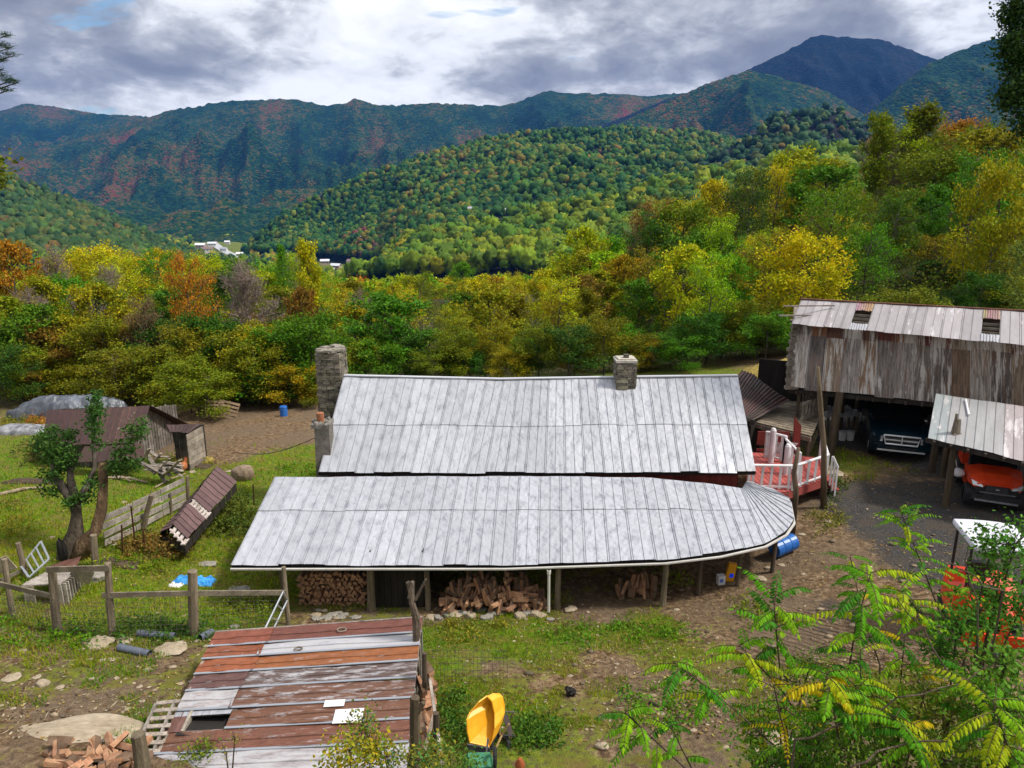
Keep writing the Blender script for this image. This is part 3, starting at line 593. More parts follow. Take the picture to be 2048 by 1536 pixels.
def where(px):
    for lim, s in ((150, 'behind the sheeted heap at the far left'), (330, 'behind the red roofed barn'), (520, 'behind the dirt yard'), (720, 'behind the tall stone chimney'), (950, 'behind the left half of the long roof'),
                   (1230, 'behind the middle of the long roof'), (1480, 'behind the ridge chimney and house end'), (1750, 'behind the left end of the big barn'), (3000, 'behind the big barn at the right')):
        if px < lim: return s
cnt = {}
def lab_(f, c, row, px): return '%s %s tree in the %s %s' % (f, c, row, where(px).replace('behind the ', 'behind ').replace('the ', ''))
def Ztop_(D, py):
    w = (py-768)/FPX; return CAMH-D*(SP+w*CP)/(CP-w*SP)
SKY_ = [(0, 468), (150, 478), (300, 488), (380, 500), (395, 510), (500, 522), (520, 512), (625, 516), (645, 545), (745, 556), (770, 550), (900, 545), (1000, 548), (1060, 545), (1110, 510), (1160, 480), (1230, 470), (1300, 410), (1400, 375), (1500, 325), (1600, 300), (1700, 285), (1800, 240), (1900, 240), (2048, 250)]
def skyline(px): return float(np.interp(px, [a for a, b in SKY_], [b for a, b in SKY_]))
def fill(z0, z1, step, prob, hrange, rowname, farmode=False):
    n = 0; z = z0
    while z < z1:
        st = step*(1+(z-z0)/z1*.6); xs = np.arange(-.76*z, .76*z, st)
        for x in xs:
            xx = x+rs0.uniform(-.4, .4)*st; yy = z+rs0.uniform(-.45, .45)*st; px = 1024+FPX*xx/(yy*CP+2)
            if rs0.rand() > prob: continue
            if any((xx-a)**2+(yy-b)**2 < (r*.75)**2 for a, b, r in PLACED): continue
            right = px > 1230; u = rs0.rand()
            if right: c = ['olive', 'golden olive', 'mid green', 'yellow green', 'dark green', 'rusty brown', 'bright green', 'yellow'][min(7, int(u**1.15*8))]
            elif px < 620: c = (['yellow green', 'yellow green', 'yellow', 'yellow green', 'yellow', 'bright green', 'yellow green'] if z > 72 else ['olive', 'golden olive', 'mid green', 'olive', 'dark green', 'grey brown', 'rusty brown', 'yellow green'])[int(u*7)]  # rear rows get brighter leaf colours, sunlight painted into them
            else: c = (['yellow green', 'yellow green', 'bright green', 'yellow', 'olive', 'orange', 'golden olive'] if z > 72 else ['olive', 'golden olive', 'mid green', 'golden olive', 'rusty brown', 'yellow', 'yellow green'])[int(u*7)]
            k = ['broad', 'broad', 'airy', 'broad', 'tall', 'airy', 'broad', 'airy', 'bush', 'bare'][rs0.randint(10)]
            if c == 'grey brown': c, k = 'pinkish grey', 'bare'
            if right and k == 'broad' and rs0.rand() < .4: k = 'airy'
            
            hgt = rs0.uniform(*hrange)*(1.15 if right else 1); hgt = min(hgt, Ztop_(yy, skyline(px)+(rs0.uniform(40, 125) if yy < 62 else rs0.uniform(15, 75) if yy < 78 else rs0.uniform(-4, 26)))-H(xx, yy))
            if hgt < 2.5: continue
            w = hgt*dict(broad=.72, tall=.42, airy=.62, bare=.62, bush=.85)[k]*rs0.uniform(.85, 1.15)
            tree(k, xx, yy, hgt, w, c, lab_(FACE[k], c, rowname, px), '%s %s trees in the %s %s' % (FACE[k], c, rowname, where(px)))
            n += 1
        z += st*.9
    return n
n1_ = fill(50, 76, 5.2, .85, (5.5, 9.5), 'front rows'); n2_ = fill(79, 128, 8.4, .85, (10, 14), 'rear rows')
# shrubs along the wood's edge
nb_ = 0
for px in range(-20, 2100, 46):
    if 1640 < px: zz_ = 44
    elif px < 330: zz_ = 43
    elif px < 640: zz_ = 39
    else: zz_ = 47
    z = zz_+rs0.uniform(-1.5, 3); v = (px+rs0.uniform(-15, 15)-1024)/FPX; x = v*z; c = ['mid green', 'olive', 'olive', 'olive', 'dark green', 'golden olive', 'rusty brown'][rs0.randint(7)]
    if c == 'rusty brown' and px % 3: c = 'olive'
    tree('under', x, z, rs0.uniform(2.2, 4.2), rs0.uniform(3.2, 5), c, 'low %s shrub at the wood edge %s' % (c, where(px).replace('behind the ', 'behind ').replace('the ', '')), '%s shrubs at the edge of the wood' % c, name='shrub', cat='shrub'); nb_ += 1
for px in range(-10, 640, 52):   # a second belt of taller shrubs between the yard and the trees
    z = rs0.uniform(41.5, 45.5) if px > 330 else rs0.uniform(45, 48); x = (px-1024)/FPX*z; c = ['olive', 'olive', 'dark green', 'mid green', 'golden olive', 'rusty brown'][rs0.randint(6)]
    tree('bush', x, z, rs0.uniform(3.5, 5.5), rs0.uniform(4, 5.5), c, 'taller %s bush above the wood edge %s' % (c, where(px).replace('behind the ', 'behind ').replace('the ', '')), 'taller %s bushes above the wood edge' % c, name='bush', cat='bush')
print('trees', n1_, n2_, len(FE), nb_)
# the farther woods, too many and too small to count: one object
def far_wood(name, zr, n, seed, pal, size, hr):
    rs = np.random.RandomState(seed); z = np.sqrt(rs.uniform(zr[0]**2, zr[1]**2, n)); x = rs.uniform(-.78, .78, n)*z; g = HH(x, z); VV, FF, CC = [], [], []; off = 0
    base = []
    for q in range(6):
        pts = []
        for k in range(60):
            d = rs.randn(3); d /= np.linalg.norm(d); pts.append([d[0]*.36*rs.uniform(.5, 1), d[1]*.36*rs.uniform(.5, 1), .62+d[2]*.36*rs.uniform(.6, 1)])
        base.append(pts)
    pal = np.array(pal)
    for i in range(n):
        pxx = 1024+FPX*x[i]/(z[i]*CP+3); h = min(rs.uniform(*hr), Ztop_(z[i], skyline(pxx)+rs.uniform(-4, 22))-g[i])
        if h < 3: continue
        pts = np.array(base[rs.randint(6)])*h; a = rs.rand()*6.28; R2 = np.array([[math.cos(a), -math.sin(a), 0], [math.sin(a), math.cos(a), 0], [0, 0, 1]]); pts = pts@R2.T+[x[i], z[i], g[i]]
        V, F, C = leafcloud(pts, 9, h*.055, size*(z[i]/zr[0])**.5, rs, .3); c = pal[rs.randint(len(pal))]*rs.uniform(.8, 1.2)
        C[:, :3] *= c; VV.append(V); FF.append(F+off); CC.append(C); off += len(V)
    o = npmesh(name, np.concatenate(VV), np.concatenate(FF), M['leaf_plain'], np.concatenate(CC)); return tag(o, kind='stuff')
tag(far_wood('far_wood', (128, 640), 1500, 5, [COLR['yellow green'], (.34, .44, .012), COLR['bright green'], COLR['yellow'], (.40, .44, .012), (.32, .40, .012), COLR['orange']], .28, (9, 14)), 'sunlit yellow green wood falling away into the valley', 'wood')  # palette brightened: a patch of sun is put into the leaf colours
# brush and saplings under the trees, beyond counting
rs = np.random.RandomState(19); n = 6500; z = rs.uniform(42, 120, n); x = rs.uniform(-.76, .78, n)*z; k_ = ((z > 48) | (x < -10)) & ((x > 0.25*z) | (rs.rand(n) < .55)); x, z = x[k_], z[k_]; g = HH(x, z); tp_ = np.stack([x, z, g+rs.uniform(.2, 2.6, len(x))], 1)
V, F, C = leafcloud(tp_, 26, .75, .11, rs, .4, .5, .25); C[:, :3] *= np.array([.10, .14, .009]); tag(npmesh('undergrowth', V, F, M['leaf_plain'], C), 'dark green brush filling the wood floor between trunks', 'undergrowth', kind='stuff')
# ------------------------------------------------------------------ sheet metal roofs
def Ztop(D, py):
    w = (py-768)/FPX; return CAMH-D*(SP+w*CP)/(CP-w*SP)
def above(b, px, py):
    """point at the distance of b that shows at photo px, py"""
    Zt = Ztop(b.y, py); z = b.y*CP+(CAMH-Zt)*SP
    return Vector(((px-1024)/FPX*z, b.y, Zt))
def sheets(mb, pairs, pitch=.305, laps=(0, .5, 1), tint=None, rib=.018, wav=.008, jag=.03, seed=0, double=True, ribw=.012, sheetn=2, nseg=3, ribtint=(.72, .72, .74, 1)):
    """pairs: [(bottom point, top point), ...] control lines running up the slope; sheets laid between them"""
    rs = np.random.RandomState(seed); B = [Vector(b) for b, t in pairs]; Tt = [Vector(t) for b, t in pairs]
    cum = [0]
    for i in range(1, len(B)): cum.append(cum[-1]+max((B[i]-B[i-1]).length, (Tt[i]-Tt[i-1]).length))
    n = max(2, int(round(cum[-1]/pitch)))
    def line(u):
        s = min(max(u, 0), 1)*cum[-1]; i = 0
        while i < len(cum)-2 and s > cum[i+1]: i += 1
        f = (s-cum[i])/(cum[i+1]-cum[i]); return B[i].lerp(B[i+1], f), Tt[i].lerp(Tt[i+1], f)
    L0 = line(.5); nrm0 = None
    def pt(u, v, off=0):
        b, t = line(u); b2, t2 = line(min(u+.01, 1)); b1, t1 = line(max(u-.01, 0))
        d = ((b2-b1)+(t2-t1)); s = (t-b); nn = d.cross(s).normalized()
        if nn.z < 0: nn = -nn
        w = wav*(math.sin(u*n*.9+v*5+seed)+math.sin(u*n*.37-v*9)+.7*math.sin(u*n*2.1+v*13))
        return b.lerp(t, v)+nn*(off+w)
    slen = (L0[1]-L0[0]).length
    for k in range(len(laps)-1):
        v0, v1 = laps[k], laps[k+1]; tt = None
        for i in range(n):
            if i % sheetn == 0 or tt is None:
                tt = tint(i//sheetn, k, rs) if tint else (1, 1, 1, 0); j0 = rs.uniform(-jag, jag)/slen; dz = rs.uniform(0, .006)+k*.016
            u0, u1 = i/n, (i+1)/n; va = v0+j0 if True else v0; vb = v1+(.02 if k < len(laps)-2 else 0)
            for s in range(nseg):
                a0 = va+(vb-va)*s/nseg; a1 = va+(vb-va)*(s+1)/nseg
                mb.quad(pt(u0, a0, dz), pt(u1, a0, dz), pt(u1, a1, dz), pt(u0, a1, dz), tt,
                        [(u0*cum[-1], a0*slen), (u1*cum[-1], a0*slen), (u1*cum[-1], a1*slen), (u0*cum[-1], a1*slen)])
            offs = [-.026, .026] if (double and i % sheetn == 0) else [0]
            for o in offs:
                for s in range(nseg):
                    a0 = va+(vb-va)*s/nseg; a1 = va+(vb-va)*(s+1)/nseg
                    uo = u0+o/cum[-1]; du = ribw/cum[-1]
                    A = [pt(uo-du, a0, dz), pt(uo, a0, dz+rib), pt(uo+du, a0, dz)]; Bq = [pt(uo-du, a1, dz), pt(uo, a1, dz+rib), pt(uo+du, a1, dz)]
                    q = tuple(a*b for a, b in zip(tt, ribtint)); um = uo*cum[-1]
                    uvq = [(um, a0*slen), (um, a0*slen), (um, a1*slen), (um, a1*slen)]
                    mb.quad(A[0], A[1], Bq[1], Bq[0], q, uvq); mb.quad(A[1], A[2], Bq[2], Bq[1], q, uvq)
    return pt
def bump_stack(mb, x0, x1, y0, y1, z0, z1, hs=(.05, .12), ls=(.14, .42), seed=0, wob=.035):
    rs = np.random.RandomState(seed); z = z0
    mb.box(((x0+x1)/2, (y0+y1)/2, (z0+z1)/2), (x1-x0-.1, y1-y0-.1, z1-z0-.02), tint=(.35, .33, .3, 1))
    while z < z1:
        h = rs.uniform(*hs); sh = [rs.uniform(-wob, wob) for _ in range(4)]
        for side in range(4):
            a, b_ = (x0, x1) if side in (0, 2) else (y0, y1); p = a+rs.uniform(-.03, .03)
            while p < b_:
                l = min(rs.uniform(*ls), b_-p+.04); c = p+l/2; k = rs.uniform(.55, 1.25); k *= .8; tn = (k, k*rs.uniform(.92, 1.0), k*rs.uniform(.8, .95), 1); dd = rs.uniform(.10, .16)
                o = rs.uniform(-.02, .03)
                if side == 0: cc = (c, y0+dd/2-o, z+h/2); d3 = (l-.012, dd+.02, h-.01)
                elif side == 2: cc = (c, y1-dd/2+o, z+h/2); d3 = (l-.012, dd+.02, h-.01)
                elif side == 1: cc = (x1-dd/2+o, c, z+h/2); d3 = (dd+.02, l-.012, h-.01)
                else: cc = (x0+dd/2-o, c, z+h/2); d3 = (dd+.02, l-.012, h-.01)
                mb.box(cc, d3, (rs.uniform(-.05, .05), rs.uniform(-.05, .05), rs.uniform(-.06, .06)), tn, taper=rs.uniform(.9, 1)); p += l
        z += h
def plankwall(mb, a, b, z0, z1, w=.2, t=.03, rs=None, top=None, jag=.05, gap=.012, tint0=1.0):
    """vertical boards from ground point a to b; top(f) gives the upper edge"""
    rs = rs or np.random.RandomState(1); a = Vector(a); b = Vector(b); L = (b-a).length; d = (b-a)/L; n = max(1, int(L/w)); nx = Vector((d.y, -d.x, 0))
    for i in range(n):
        f = (i+.5)/n; p = a.lerp(b, f); zt = (top(f) if top else z1)+rs.uniform(-jag, jag); zb = z0+rs.uniform(-jag, jag); k = tint0*rs.uniform(.65, 1.25)
        m = Matrix((d, nx, Vector((0, 0, 1)))).transposed()
        mb.box((p.x, p.y, (zt+zb)/2)+Vector((0, 0, 0)) if False else Vector((p.x, p.y, (zt+zb)/2))+nx*rs.uniform(0, .012), (L/n-gap, t, zt-zb), m, (k, k*.98, k*.94, 1))
# ------------------------------------------------------------------ farmhouse
house = empty('farmhouse', (1, 21, -.6), 'long low farmhouse under a pale ribbed metal roof with stone chimneys and wraparound porch', 'house')
def silver(i, k, rs):
    v = rs.uniform(.41, .51); return (v*.97, v*.99, v*1.06, rs.choice([.22, .3, .36, .42]))
mb = MB(); eL, eR = P(637, 945, 21.5), P(1512, 944, 21.5); rL, rR = P(688, 752, 24), P(1475, 752, 24)
rM, rM2 = P(1000, 759, 24.0), P(1180, 756, 24.0)
sheets(mb, [(eL, rL), (P(960, 945, 21.5), rM), (P(1200, 945, 21.5), rM2), (eR, rR)], laps=(0, .47, 1), tint=silver, seed=3, wav=.007, jag=.035)
roof = mb.build('roof', M['silver'], house)
mb = MB(); bk = [(p+Vector((0, 3.4, -2.35)), p) for p in (rL, rM, rM2, rR)]
sheets(mb, [(a, b+Vector((0, .02, 0))) for a, b in bk], laps=(0, .5, 1), tint=silver, seed=4, nseg=1); mb.build('roof', M['silver'], house)
mb = MB()
for a, b in ((rL, rM), (rM, rM2), (rM2, rR)): mb.beam(a+Vector((0, 0, .03)), b+Vector((0, 0, .03)), .16, .035, (.6, .6, .63, .4))
mb.build('ridge_cap', M['silver'], roof)
mb = MB(); bump_stack(mb, -6.57, -5.80, 23.2, 24.25, -1.6, 5.02, seed=1, wob=.06)
for i in range(14):
    a = i*2.4; mb.box((-6.18+.3*math.cos(a), 23.7+.42*math.sin(a), 5.07+.03*(i % 3)), (.34, .3, .07), (.05, .04, a), (.9, .88, .84, 1))
mb.build('chimney', M['stone'], roof, label='tall dry stacked fieldstone chimney')
mb = MB(); mb.box((-5.87, 20.95, 1.1), (.5, .62, 4.4), (0, .02, .03), (.9, .88, .85, 1), taper=.9); mb.box((-5.86, 20.95, 3.32), (.56, .66, .12), (.02, .02, .03)); mb.tube([(-5.9, 20.9, 3.3), (-5.9, 20.9, 3.68)], .115, 12, (1.6, .7, .4, 1))
for i in range(9): mb.blob((-5.87+random.uniform(-.24, .24), 20.95+random.uniform(-.3, .3), 3.35+random.uniform(0, .05)), (.2, .2, .12), i, .3, sub=1)
mb.build('chimney', [M['concrete']], roof, label='squat concrete chimney with clay pipe')
mb = MB(); bump_stack(mb, 3.47, 4.10, 22.85, 23.5, 3.6, 4.80, hs=(.07, .13), seed=2)
mb.box((3.785, 23.17, 4.85), (.70, .70, .07), (0, 0, .02), (1.9, 1.9, 2.0, 1)); mb.box((3.785, 23.17, 4.905), (.58, .56, .06), (0, 0, .1), (1.7, 1.7, 1.7, 1)); mb.tube([(3.8, 23.1, 4.88), (3.8, 23.1, 5.05)], .10, 10, (.35, .33, .3, 1))
mb.build('chimney', M['stone'], roof, label='stone chimney with white cap at the ridge')
# walls
mb = MB(); rs = np.random.RandomState(5)
wl, wr = eL.x+.25, eR.x-.45; wy = 20.45
plankwall(mb, (wl, wy, 0), (wr, wy, 0), .2, 2.0, .22, rs=rs, jag=0)
plankwall(mb, (wr, wy, 0), (wr, 26.2, 0), -.4, 2, .22, rs=rs, top=lambda f: 2.0+2.1*min(f, 1-f)*2*.93, jag=0)
plankwall(mb, (wl, 26.2, 0), (wl, wy, 0), -1.6, 2, .22, rs=rs, top=lambda f: 2.0+2.1*min(f, 1-f)*2*.93, jag=0)
plankwall(mb, (wr, 26.2, 0), (wl, 26.2, 0), -1.6, 2.0, .22, rs=rs, jag=0)
mb.build('wall', M['redpaint'], house)
mb = MB()
for f in np.linspace(0, 1, 8): mb.beam(eL.lerp(eR, f)+Vector((0, .1, -.1)), eL.lerp(eR, f)+Vector((0, .6, .22)), .06, .1, (.5, .5, .5, 1))
mb.beam(eL+Vector((0, .06, -.06)), eR+Vector((0, .06, -.06)), .03, .1, (.5, .5, .5, 1)); mb.build('rafter', M['plank_dark'], house)
# porch roof, fanning round the right-hand corner
pp = [((462, 1130, 17.5), (550, 955, 21.3)), ((1010, 1130, 17.5), (1024, 953, 21.3)), ((1330, 1119, 17.6), (1300, 956, 21.25)), ((1440, 1106, 17.85), (1400, 966, 21.15)), ((1530, 1086, 18.3), (1484, 978, 20.95)),
      ((1572, 1063, 18.9), (1488, 972, 21.05)), ((1588, 1040, 19.5), (1490, 968, 21.1)), ((1580, 998, 20.6), (1492, 965, 21.2)), ((1545, 977, 21.15), (1494, 963, 21.3))]
prs = [(P(*b), P(*t_)) for b, t_ in pp]
mb = MB(); sheets(mb, prs, laps=(0, .57, 1), tint=silver, seed=8, wav=.007, jag=.03)
proof = mb.build('porch_roof', M['silver'], house)
mb = MB(); ed = [p[0] for p in prs]
for a, b in zip(ed[:-1], ed[1:]): mb.beam(a+Vector((0, .05, -.07)), b+Vector((0, .05, -.07)), .03, .09, (.35, .33, .4, 1))
mb.build('fascia', M['plank_dark'], proof)
mb = MB()
for a, b in zip(ed[:8], ed[1:9]): mb.beam(a+Vector((0, -.05, -.085)), b+Vector((0, -.05, -.085)), .06, .035, (.7, .68, .62, 1))
mb.build('gutter', M['white'], proof)
mb = MB(); q0 = P(1098, 1133, 17.45); g0 = H(q0.x, q0.y); mb.tube([q0+Vector((0, 0, -.1)), (q0.x, q0.y, q0.z-.22), (q0.x+.01, q0.y+.05, g0+.05)], .035, 8, (.85, .85, .75, 1)); mb.tube([(q0.x, q0.y, q0.z-.2), (q0.x, q0.y, q0.z-.1)], .05, 8, (.85, .85, .75, 1)); mb.build('downspout', M['white'], proof)
# beam and posts under the porch edge
mb = MB()
for a, b in zip(ed[:6], ed[1:7]): mb.beam(a+Vector((0, .35, -.12)), b+Vector((0, .35, -.12)), .09, .12, (.6, .55, .5, 1))
for k in range(26):
    f = k/25; a = prs[0][0].lerp(prs[4][0], f); b = prs[0][1].lerp(prs[4][1], f); mb.beam(a+Vector((0, .2, -.05)), b+Vector((0, 0, -.08)), .045, .08, (.5, .47, .42, 1))
mb.build('rafter', M['greywood'], house)
def ppost(px, yb, dx=0, r=.07, y=0): 
    b = P(px, yb, 18.1); b.z = H(b.x, b.y)-.15; mbp = MB(); mbp.tube([b, b+Vector((dx*.4, 0, .6)), Vector((b.x+dx, b.y-.03, prs[0][0].z+.02))], [r*1.15, r, r*.95], 7, (.9, .85, .75, 1), wob=.1); mbp.build('porch_post', M['post'], house)
for px, dx, r in ((570, -.03, .06), (742, .05, .10), (857, -.02, .07), (1114, .03, .08), (1326, .02, .075)): ppost(px, 1205, dx, r)
for px, z in ((1400, 18.4), (1478, 18.8), (1545, 19.4)):
    b = P(px, 1130, z); b.z = H(b.x, b.y)-.15; mbp = MB(); mbp.tube([b, (b.x+.03, b.y, 1.35)], .06, 7, (.55, .5, .45, 1)); mbp.build('porch_post', M['post'], house)
# dark lower storey under the porch with a plank front beside the doorway
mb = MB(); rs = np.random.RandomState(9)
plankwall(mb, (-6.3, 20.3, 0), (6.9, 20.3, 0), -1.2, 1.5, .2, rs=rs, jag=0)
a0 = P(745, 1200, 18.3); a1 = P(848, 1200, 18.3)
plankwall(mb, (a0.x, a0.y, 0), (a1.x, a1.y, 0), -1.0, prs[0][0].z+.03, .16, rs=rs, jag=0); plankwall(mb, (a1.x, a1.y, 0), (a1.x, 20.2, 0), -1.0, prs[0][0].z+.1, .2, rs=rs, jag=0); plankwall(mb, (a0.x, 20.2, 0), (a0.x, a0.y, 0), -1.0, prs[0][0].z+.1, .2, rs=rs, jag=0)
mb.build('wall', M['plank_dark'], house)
mb = MB(); mb.beam(P(895, 1205, 18.6)+Vector((0, 0, .0)), P(1080, 1205, 18.6), .4, .25); mb.build('foundation', M['concrete'], house)
# ------------------------------------------------------------------ deck with railings (part of nothing else: its own thing)
deck = empty('wooden_deck', tuple(G(1590, 940, .5)), 'raised dusty red wooden deck with white railings beside the house end', 'deck')
DZ = 1.2
dp = [G(1500, 992, DZ), G(1575, 983, DZ), G(1653, 956, DZ), G(1640, 915, DZ), G(1490, 903, DZ)]
mb = MB(); rs = np.random.RandomState(4)
cx = [p.x for p in dp]; ymin, ymax = min(p.y for p in dp), max(p.y for p in dp)
def inside_x(y):
    xs = []
    for i in range(5):
        a, b = dp[i], dp[(i+1) % 5]
        if (a.y-y)*(b.y-y) < 0: xs.append(a.x+(b.x-a.x)*(y-a.y)/(b.y-a.y))
    return (min(xs), max(xs)) if len(xs) > 1 else None
x = min(cx)
while x < max(cx):
    ys = []
    for i in range(5):
        a, b = dp[i], dp[(i+1) % 5]
        if (a.x-x-.07)*(b.x-x-.07) < 0: ys.append(a.y+(b.y-a.y)*(x+.07-a.x)/(b.x-a.x))
    if len(ys) > 1: k = rs.uniform(.85, 1.12); mb.box((x+.07, (min(ys)+max(ys))/2, DZ-.02), (.125, max(ys)-min(ys), .04), None, (k, k, k, 1))
    x += .14
mb.build('floor', M['deckred'], deck)
mb = MB()
for i in range(5): a, b = dp[i].copy(), dp[(i+1) % 5].copy(); a.z = b.z = DZ-.16; mb.beam(a, b, .04, .22, (.75, .7, .7, 1))
mb.build('fascia', M['deckred'], deck)
for p in (dp[1], dp[2], dp[3]):
    mb = MB(); mb.box((p.x*.995, p.y+.05, (DZ+.0)/2), (.14, .14, DZ-.1), None, (.7, .7, .7, 1)); mb.build('leg', M['post'], deck)
def railing(a, b, n, h=.8, parent=deck, posts=True):
    mb = MB(); a = Vector(a); b = Vector(b); up = Vector((0, 0, h)); mb.tube([a+up, b+up], .045, 8, (1, 1, 1, 1)); mb.beam(a+Vector((0, 0, .1)), b+Vector((0, 0, .1)), .04, .05)
    for i in range(n): p = a.lerp(b, (i+.5)/n); mb.box(p+Vector((0, 0, h/2)), (.075, .03, h-.04), (0, random.uniform(-.04, .04), 0), (.95, .95, .96, 1))
    if posts:
        for p in (a, b): mb.box(p+Vector((0, 0, h/2)), (.09, .09, h+.04), None)
    mb.build('railing', M['white'], parent)
railing(dp[2]+Vector((-.05, 0, 0)), dp[1].lerp(dp[2], .2), 4); railing(dp[1].lerp(dp[2], .12), G(1495, 978, DZ), 5)
railing(dp[3], dp[2]+Vector((0, .1, 0)), 4)
railing(G(1595, 955, DZ), G(1567, 925, DZ), 3, .85); railing(G(1567, 925, DZ), G(1530, 915, DZ), 3, .95)
for px, py, h, r in ((1571, 948, 1.05, .10), (1541, 925, 1.25, .10)):
    p = G(px, py, DZ); mb = MB(); mb.tube([p, p+Vector((0, 0, h-.08)), p+Vector((0, 0, h))], [r, r, r*.6], 10, (1, .97, .97, 1)); mb.build('newel_post', M['white'], deck)
mb = MB(); a = G(1512, 905, DZ); b = G(1575, 905, DZ); mb.beam(a+Vector((0, 0, .55)), b+Vector((0, 0, .55)), .04, .5); mb.beam(a+Vector((0, 0, .1)), b+Vector((0, 0, .1)), .05, .1); mb.build('panel', M['redpaint'], deck)
mb = MB(); a = G(1550, 912, DZ); b = G(1578, 915, DZ)
for i in range(9):
    f = i/8; mb.beam(a.lerp(b, f)+Vector((-.2, -.03, .0)), a.lerp(b, f)+Vector((.25, -.03, .55)), .02, .02, (1, 1, 1, 1)); mb.beam(a.lerp(b, f)+Vector((.25, -.05, .0)), a.lerp(b, f)+Vector((-.2, -.05, .55)), .02, .02, (1, 1, 1, 1))
mb.build('lattice', M['white'], deck)
mb = MB(); a = G(1585, 905, DZ); mb.prism([a, a+Vector((.25, 0, 0)), a+Vector((.22, 0, 1.0)), a+Vector((-.05, 0, 1.35))], (0, .06, 0), (1.2, 1.1, 1.1, 1)); mb.build('side_board', M['redpaint'], deck)
# steps off the deck's right end
stp = empty('deck_steps', tuple(dp[2]), 'short steps with a leaning white handrail at the right corner of the deck', 'steps')
mb = MB()
for k in range(3): mb.box((dp[2].x+.2+.10*k, dp[2].y+.5, DZ-.15-.16*k), (.26, .8, .04), None, (.8, .7, .68, 1))
mb.build('tread', M['deckred'], stp); a = Vector((dp[2].x+.12, dp[2].y-.0, DZ-.1)); b = a+Vector((.16, -.1, -.35)); mb = MB()
mb.beam(a+Vector((0, 0, .85)), b+Vector((0, 0, .85)), .05, .07)
for i in range(3): p = a.lerp(b, i/2); mb.box(p+Vector((0, 0, .35)), (.05, .04, 1.0), None)
mb.build('handrail', M['white'], stp)
# ------------------------------------------------------------------ brown swooping roof and plank walkway between house and barn
sh = empty('cellar_house', tuple(G(1520, 850, .3)), 'low outbuilding with swooping dark brown ribbed roof between the house end and barn', 'shed')
mb = MB(); top = [P(1484, 742, 30.5), P(1505, 749, 30), P(1528, 768, 29.3), P(1552, 786, 28.8), P(1580, 801, 28.4)]; bot = [P(1440, 800, 27.2), P(1462, 812, 27), P(1480, 822, 26.8), P(1494, 832, 26.6), P(1506, 841, 26.4)]
sheets(mb, list(zip(bot, top)), pitch=.17, laps=(0, .33, .66, 1), tint=lambda i, k, rs: (.085*rs.uniform(.8, 1.3), .055*rs.uniform(.9, 1.1), .05, 0), seed=12, double=False, rib=.05, ribw=.03)
mb.build('roof', M['browntin'], sh)
mb = MB(); a, b, c, d = bot[-1], top[-1], top[0], bot[0]
plankwall(mb, (a.x, a.y+.2, 0), (b.x, b.y, 0), 0, 1.8, .2, jag=0); plankwall(mb, (d.x, d.y+.2, 0), (a.x, a.y+.2, 0), 0, 1.7, .2, jag=0); mb.build('wall', M['plank_dark'], sh)
wk = empty('plank_walkway', tuple(G(1580, 860, .5)), 'weathered plank walkway on posts running under the left end of the barn', 'walkway')
mb = MB(); WZ = 1.85; A, B_, C_, D_ = G(1500, 842, WZ), G(1578, 803, WZ), G(1655, 806, WZ), G(1622, 873, WZ); rs = np.random.RandomState(3)
for i in range(17):
    f = (i+.5)/17; p = A.lerp(B_, f); q = D_.lerp(C_, f); k = rs.uniform(.5, 1.1); mb.beam(p, q, (A-B_).length/17-.015, .04, (k, k*.92, k*.75, 1))
mb.build('planking', M['greywood'], wk)
mb = MB()
for i in range(5):
    p = A.lerp(D_, i/4); mb.box((p.x, p.y+.1, .9), (.12, .12, 1.8), None, (.6, .55, .5, 1))
mb.beam(A+Vector((0, 0, -.12)), D_+Vector((0, 0, -.12)), .06, .16); mb.build('support', M['post'], wk)
for (a, b) in (((1601, 846), (1655, 822)), ((1603, 822), (1655, 796))):
    mb = MB(); p, q = G(*a, WZ), G(*b, WZ); up = Vector((0, 0, 1))
    for h in (.12, .72): mb.beam(p+up*h, q+up*h, .04, .13, (1, .95, .85, 1))
    for i in range(8): s = p.lerp(q, (i+.3)/8); mb.box(s+up*.4, (.09, .03, .6), None, (.8, .76, .7, 1))
    mb.build('railing', M['greywood'], wk)
# ------------------------------------------------------------------ big barn on the right
barn = empty('barn', tuple(G(1850, 860, .6)), 'tall grey barn on posts with patchwork rusted sheet walls and pale tin roofs', 'barn')
def ext(a, b, k): return a+(b-a)*k
K = 1.55
EL, ER = P(1583, 648, 27.0), P(2048, 690, 23.1); RL, RR = P(1603, 598, 28.3), P(2048, 622, 25.2); ER2, RR2 = ext(EL, ER, K), ext(RL, RR, K)
def pale(i, k, rs):
    v = rs.uniform(.30, .42); return (v*1.04, v*.96, v*.97, rs.choice([.2, .3, .42]))
def seg(a, b, f0, f1): return a.lerp(b, f0), a.lerp(b, f1)
mb = MB(); LT = (ER2-EL).length
# openings where a sheet is missing
def fr(px):   # fraction along the eave at a photo column
    lo, hi = 0., 1.
    for _ in range(40):
        mdl = (lo+hi)/2; p = EL.lerp(ER2, mdl); z = p.y*CP-(p.z-CAMH)*SP
        if 1024+FPX*p.x/z < px: lo = mdl
        else: hi = mdl
    return lo
h1, h2, h3, h4 = fr(1698), fr(1732), fr(1961), fr(1998)
def strip(f0, f1, v0, v1, seed, tn=pale, pitch=.3, **kw):
    a0, a1 = seg(EL, ER2, f0, f1); b0, b1 = seg(RL, RR2, f0, f1)
    sheets(mb, [(a0.lerp(b0, v0), b0.lerp(a0, 1-v1)), (a1.lerp(b1, v0), b1.lerp(a1, 1-v1))], pitch=pitch, laps=(0, 1), tint=tn, seed=seed, jag=.02, **kw)
strip(0, h1, 0, 1, 1); strip(h2, h3, 0, 1, 2); strip(h4, 1, 0, 1, 3)
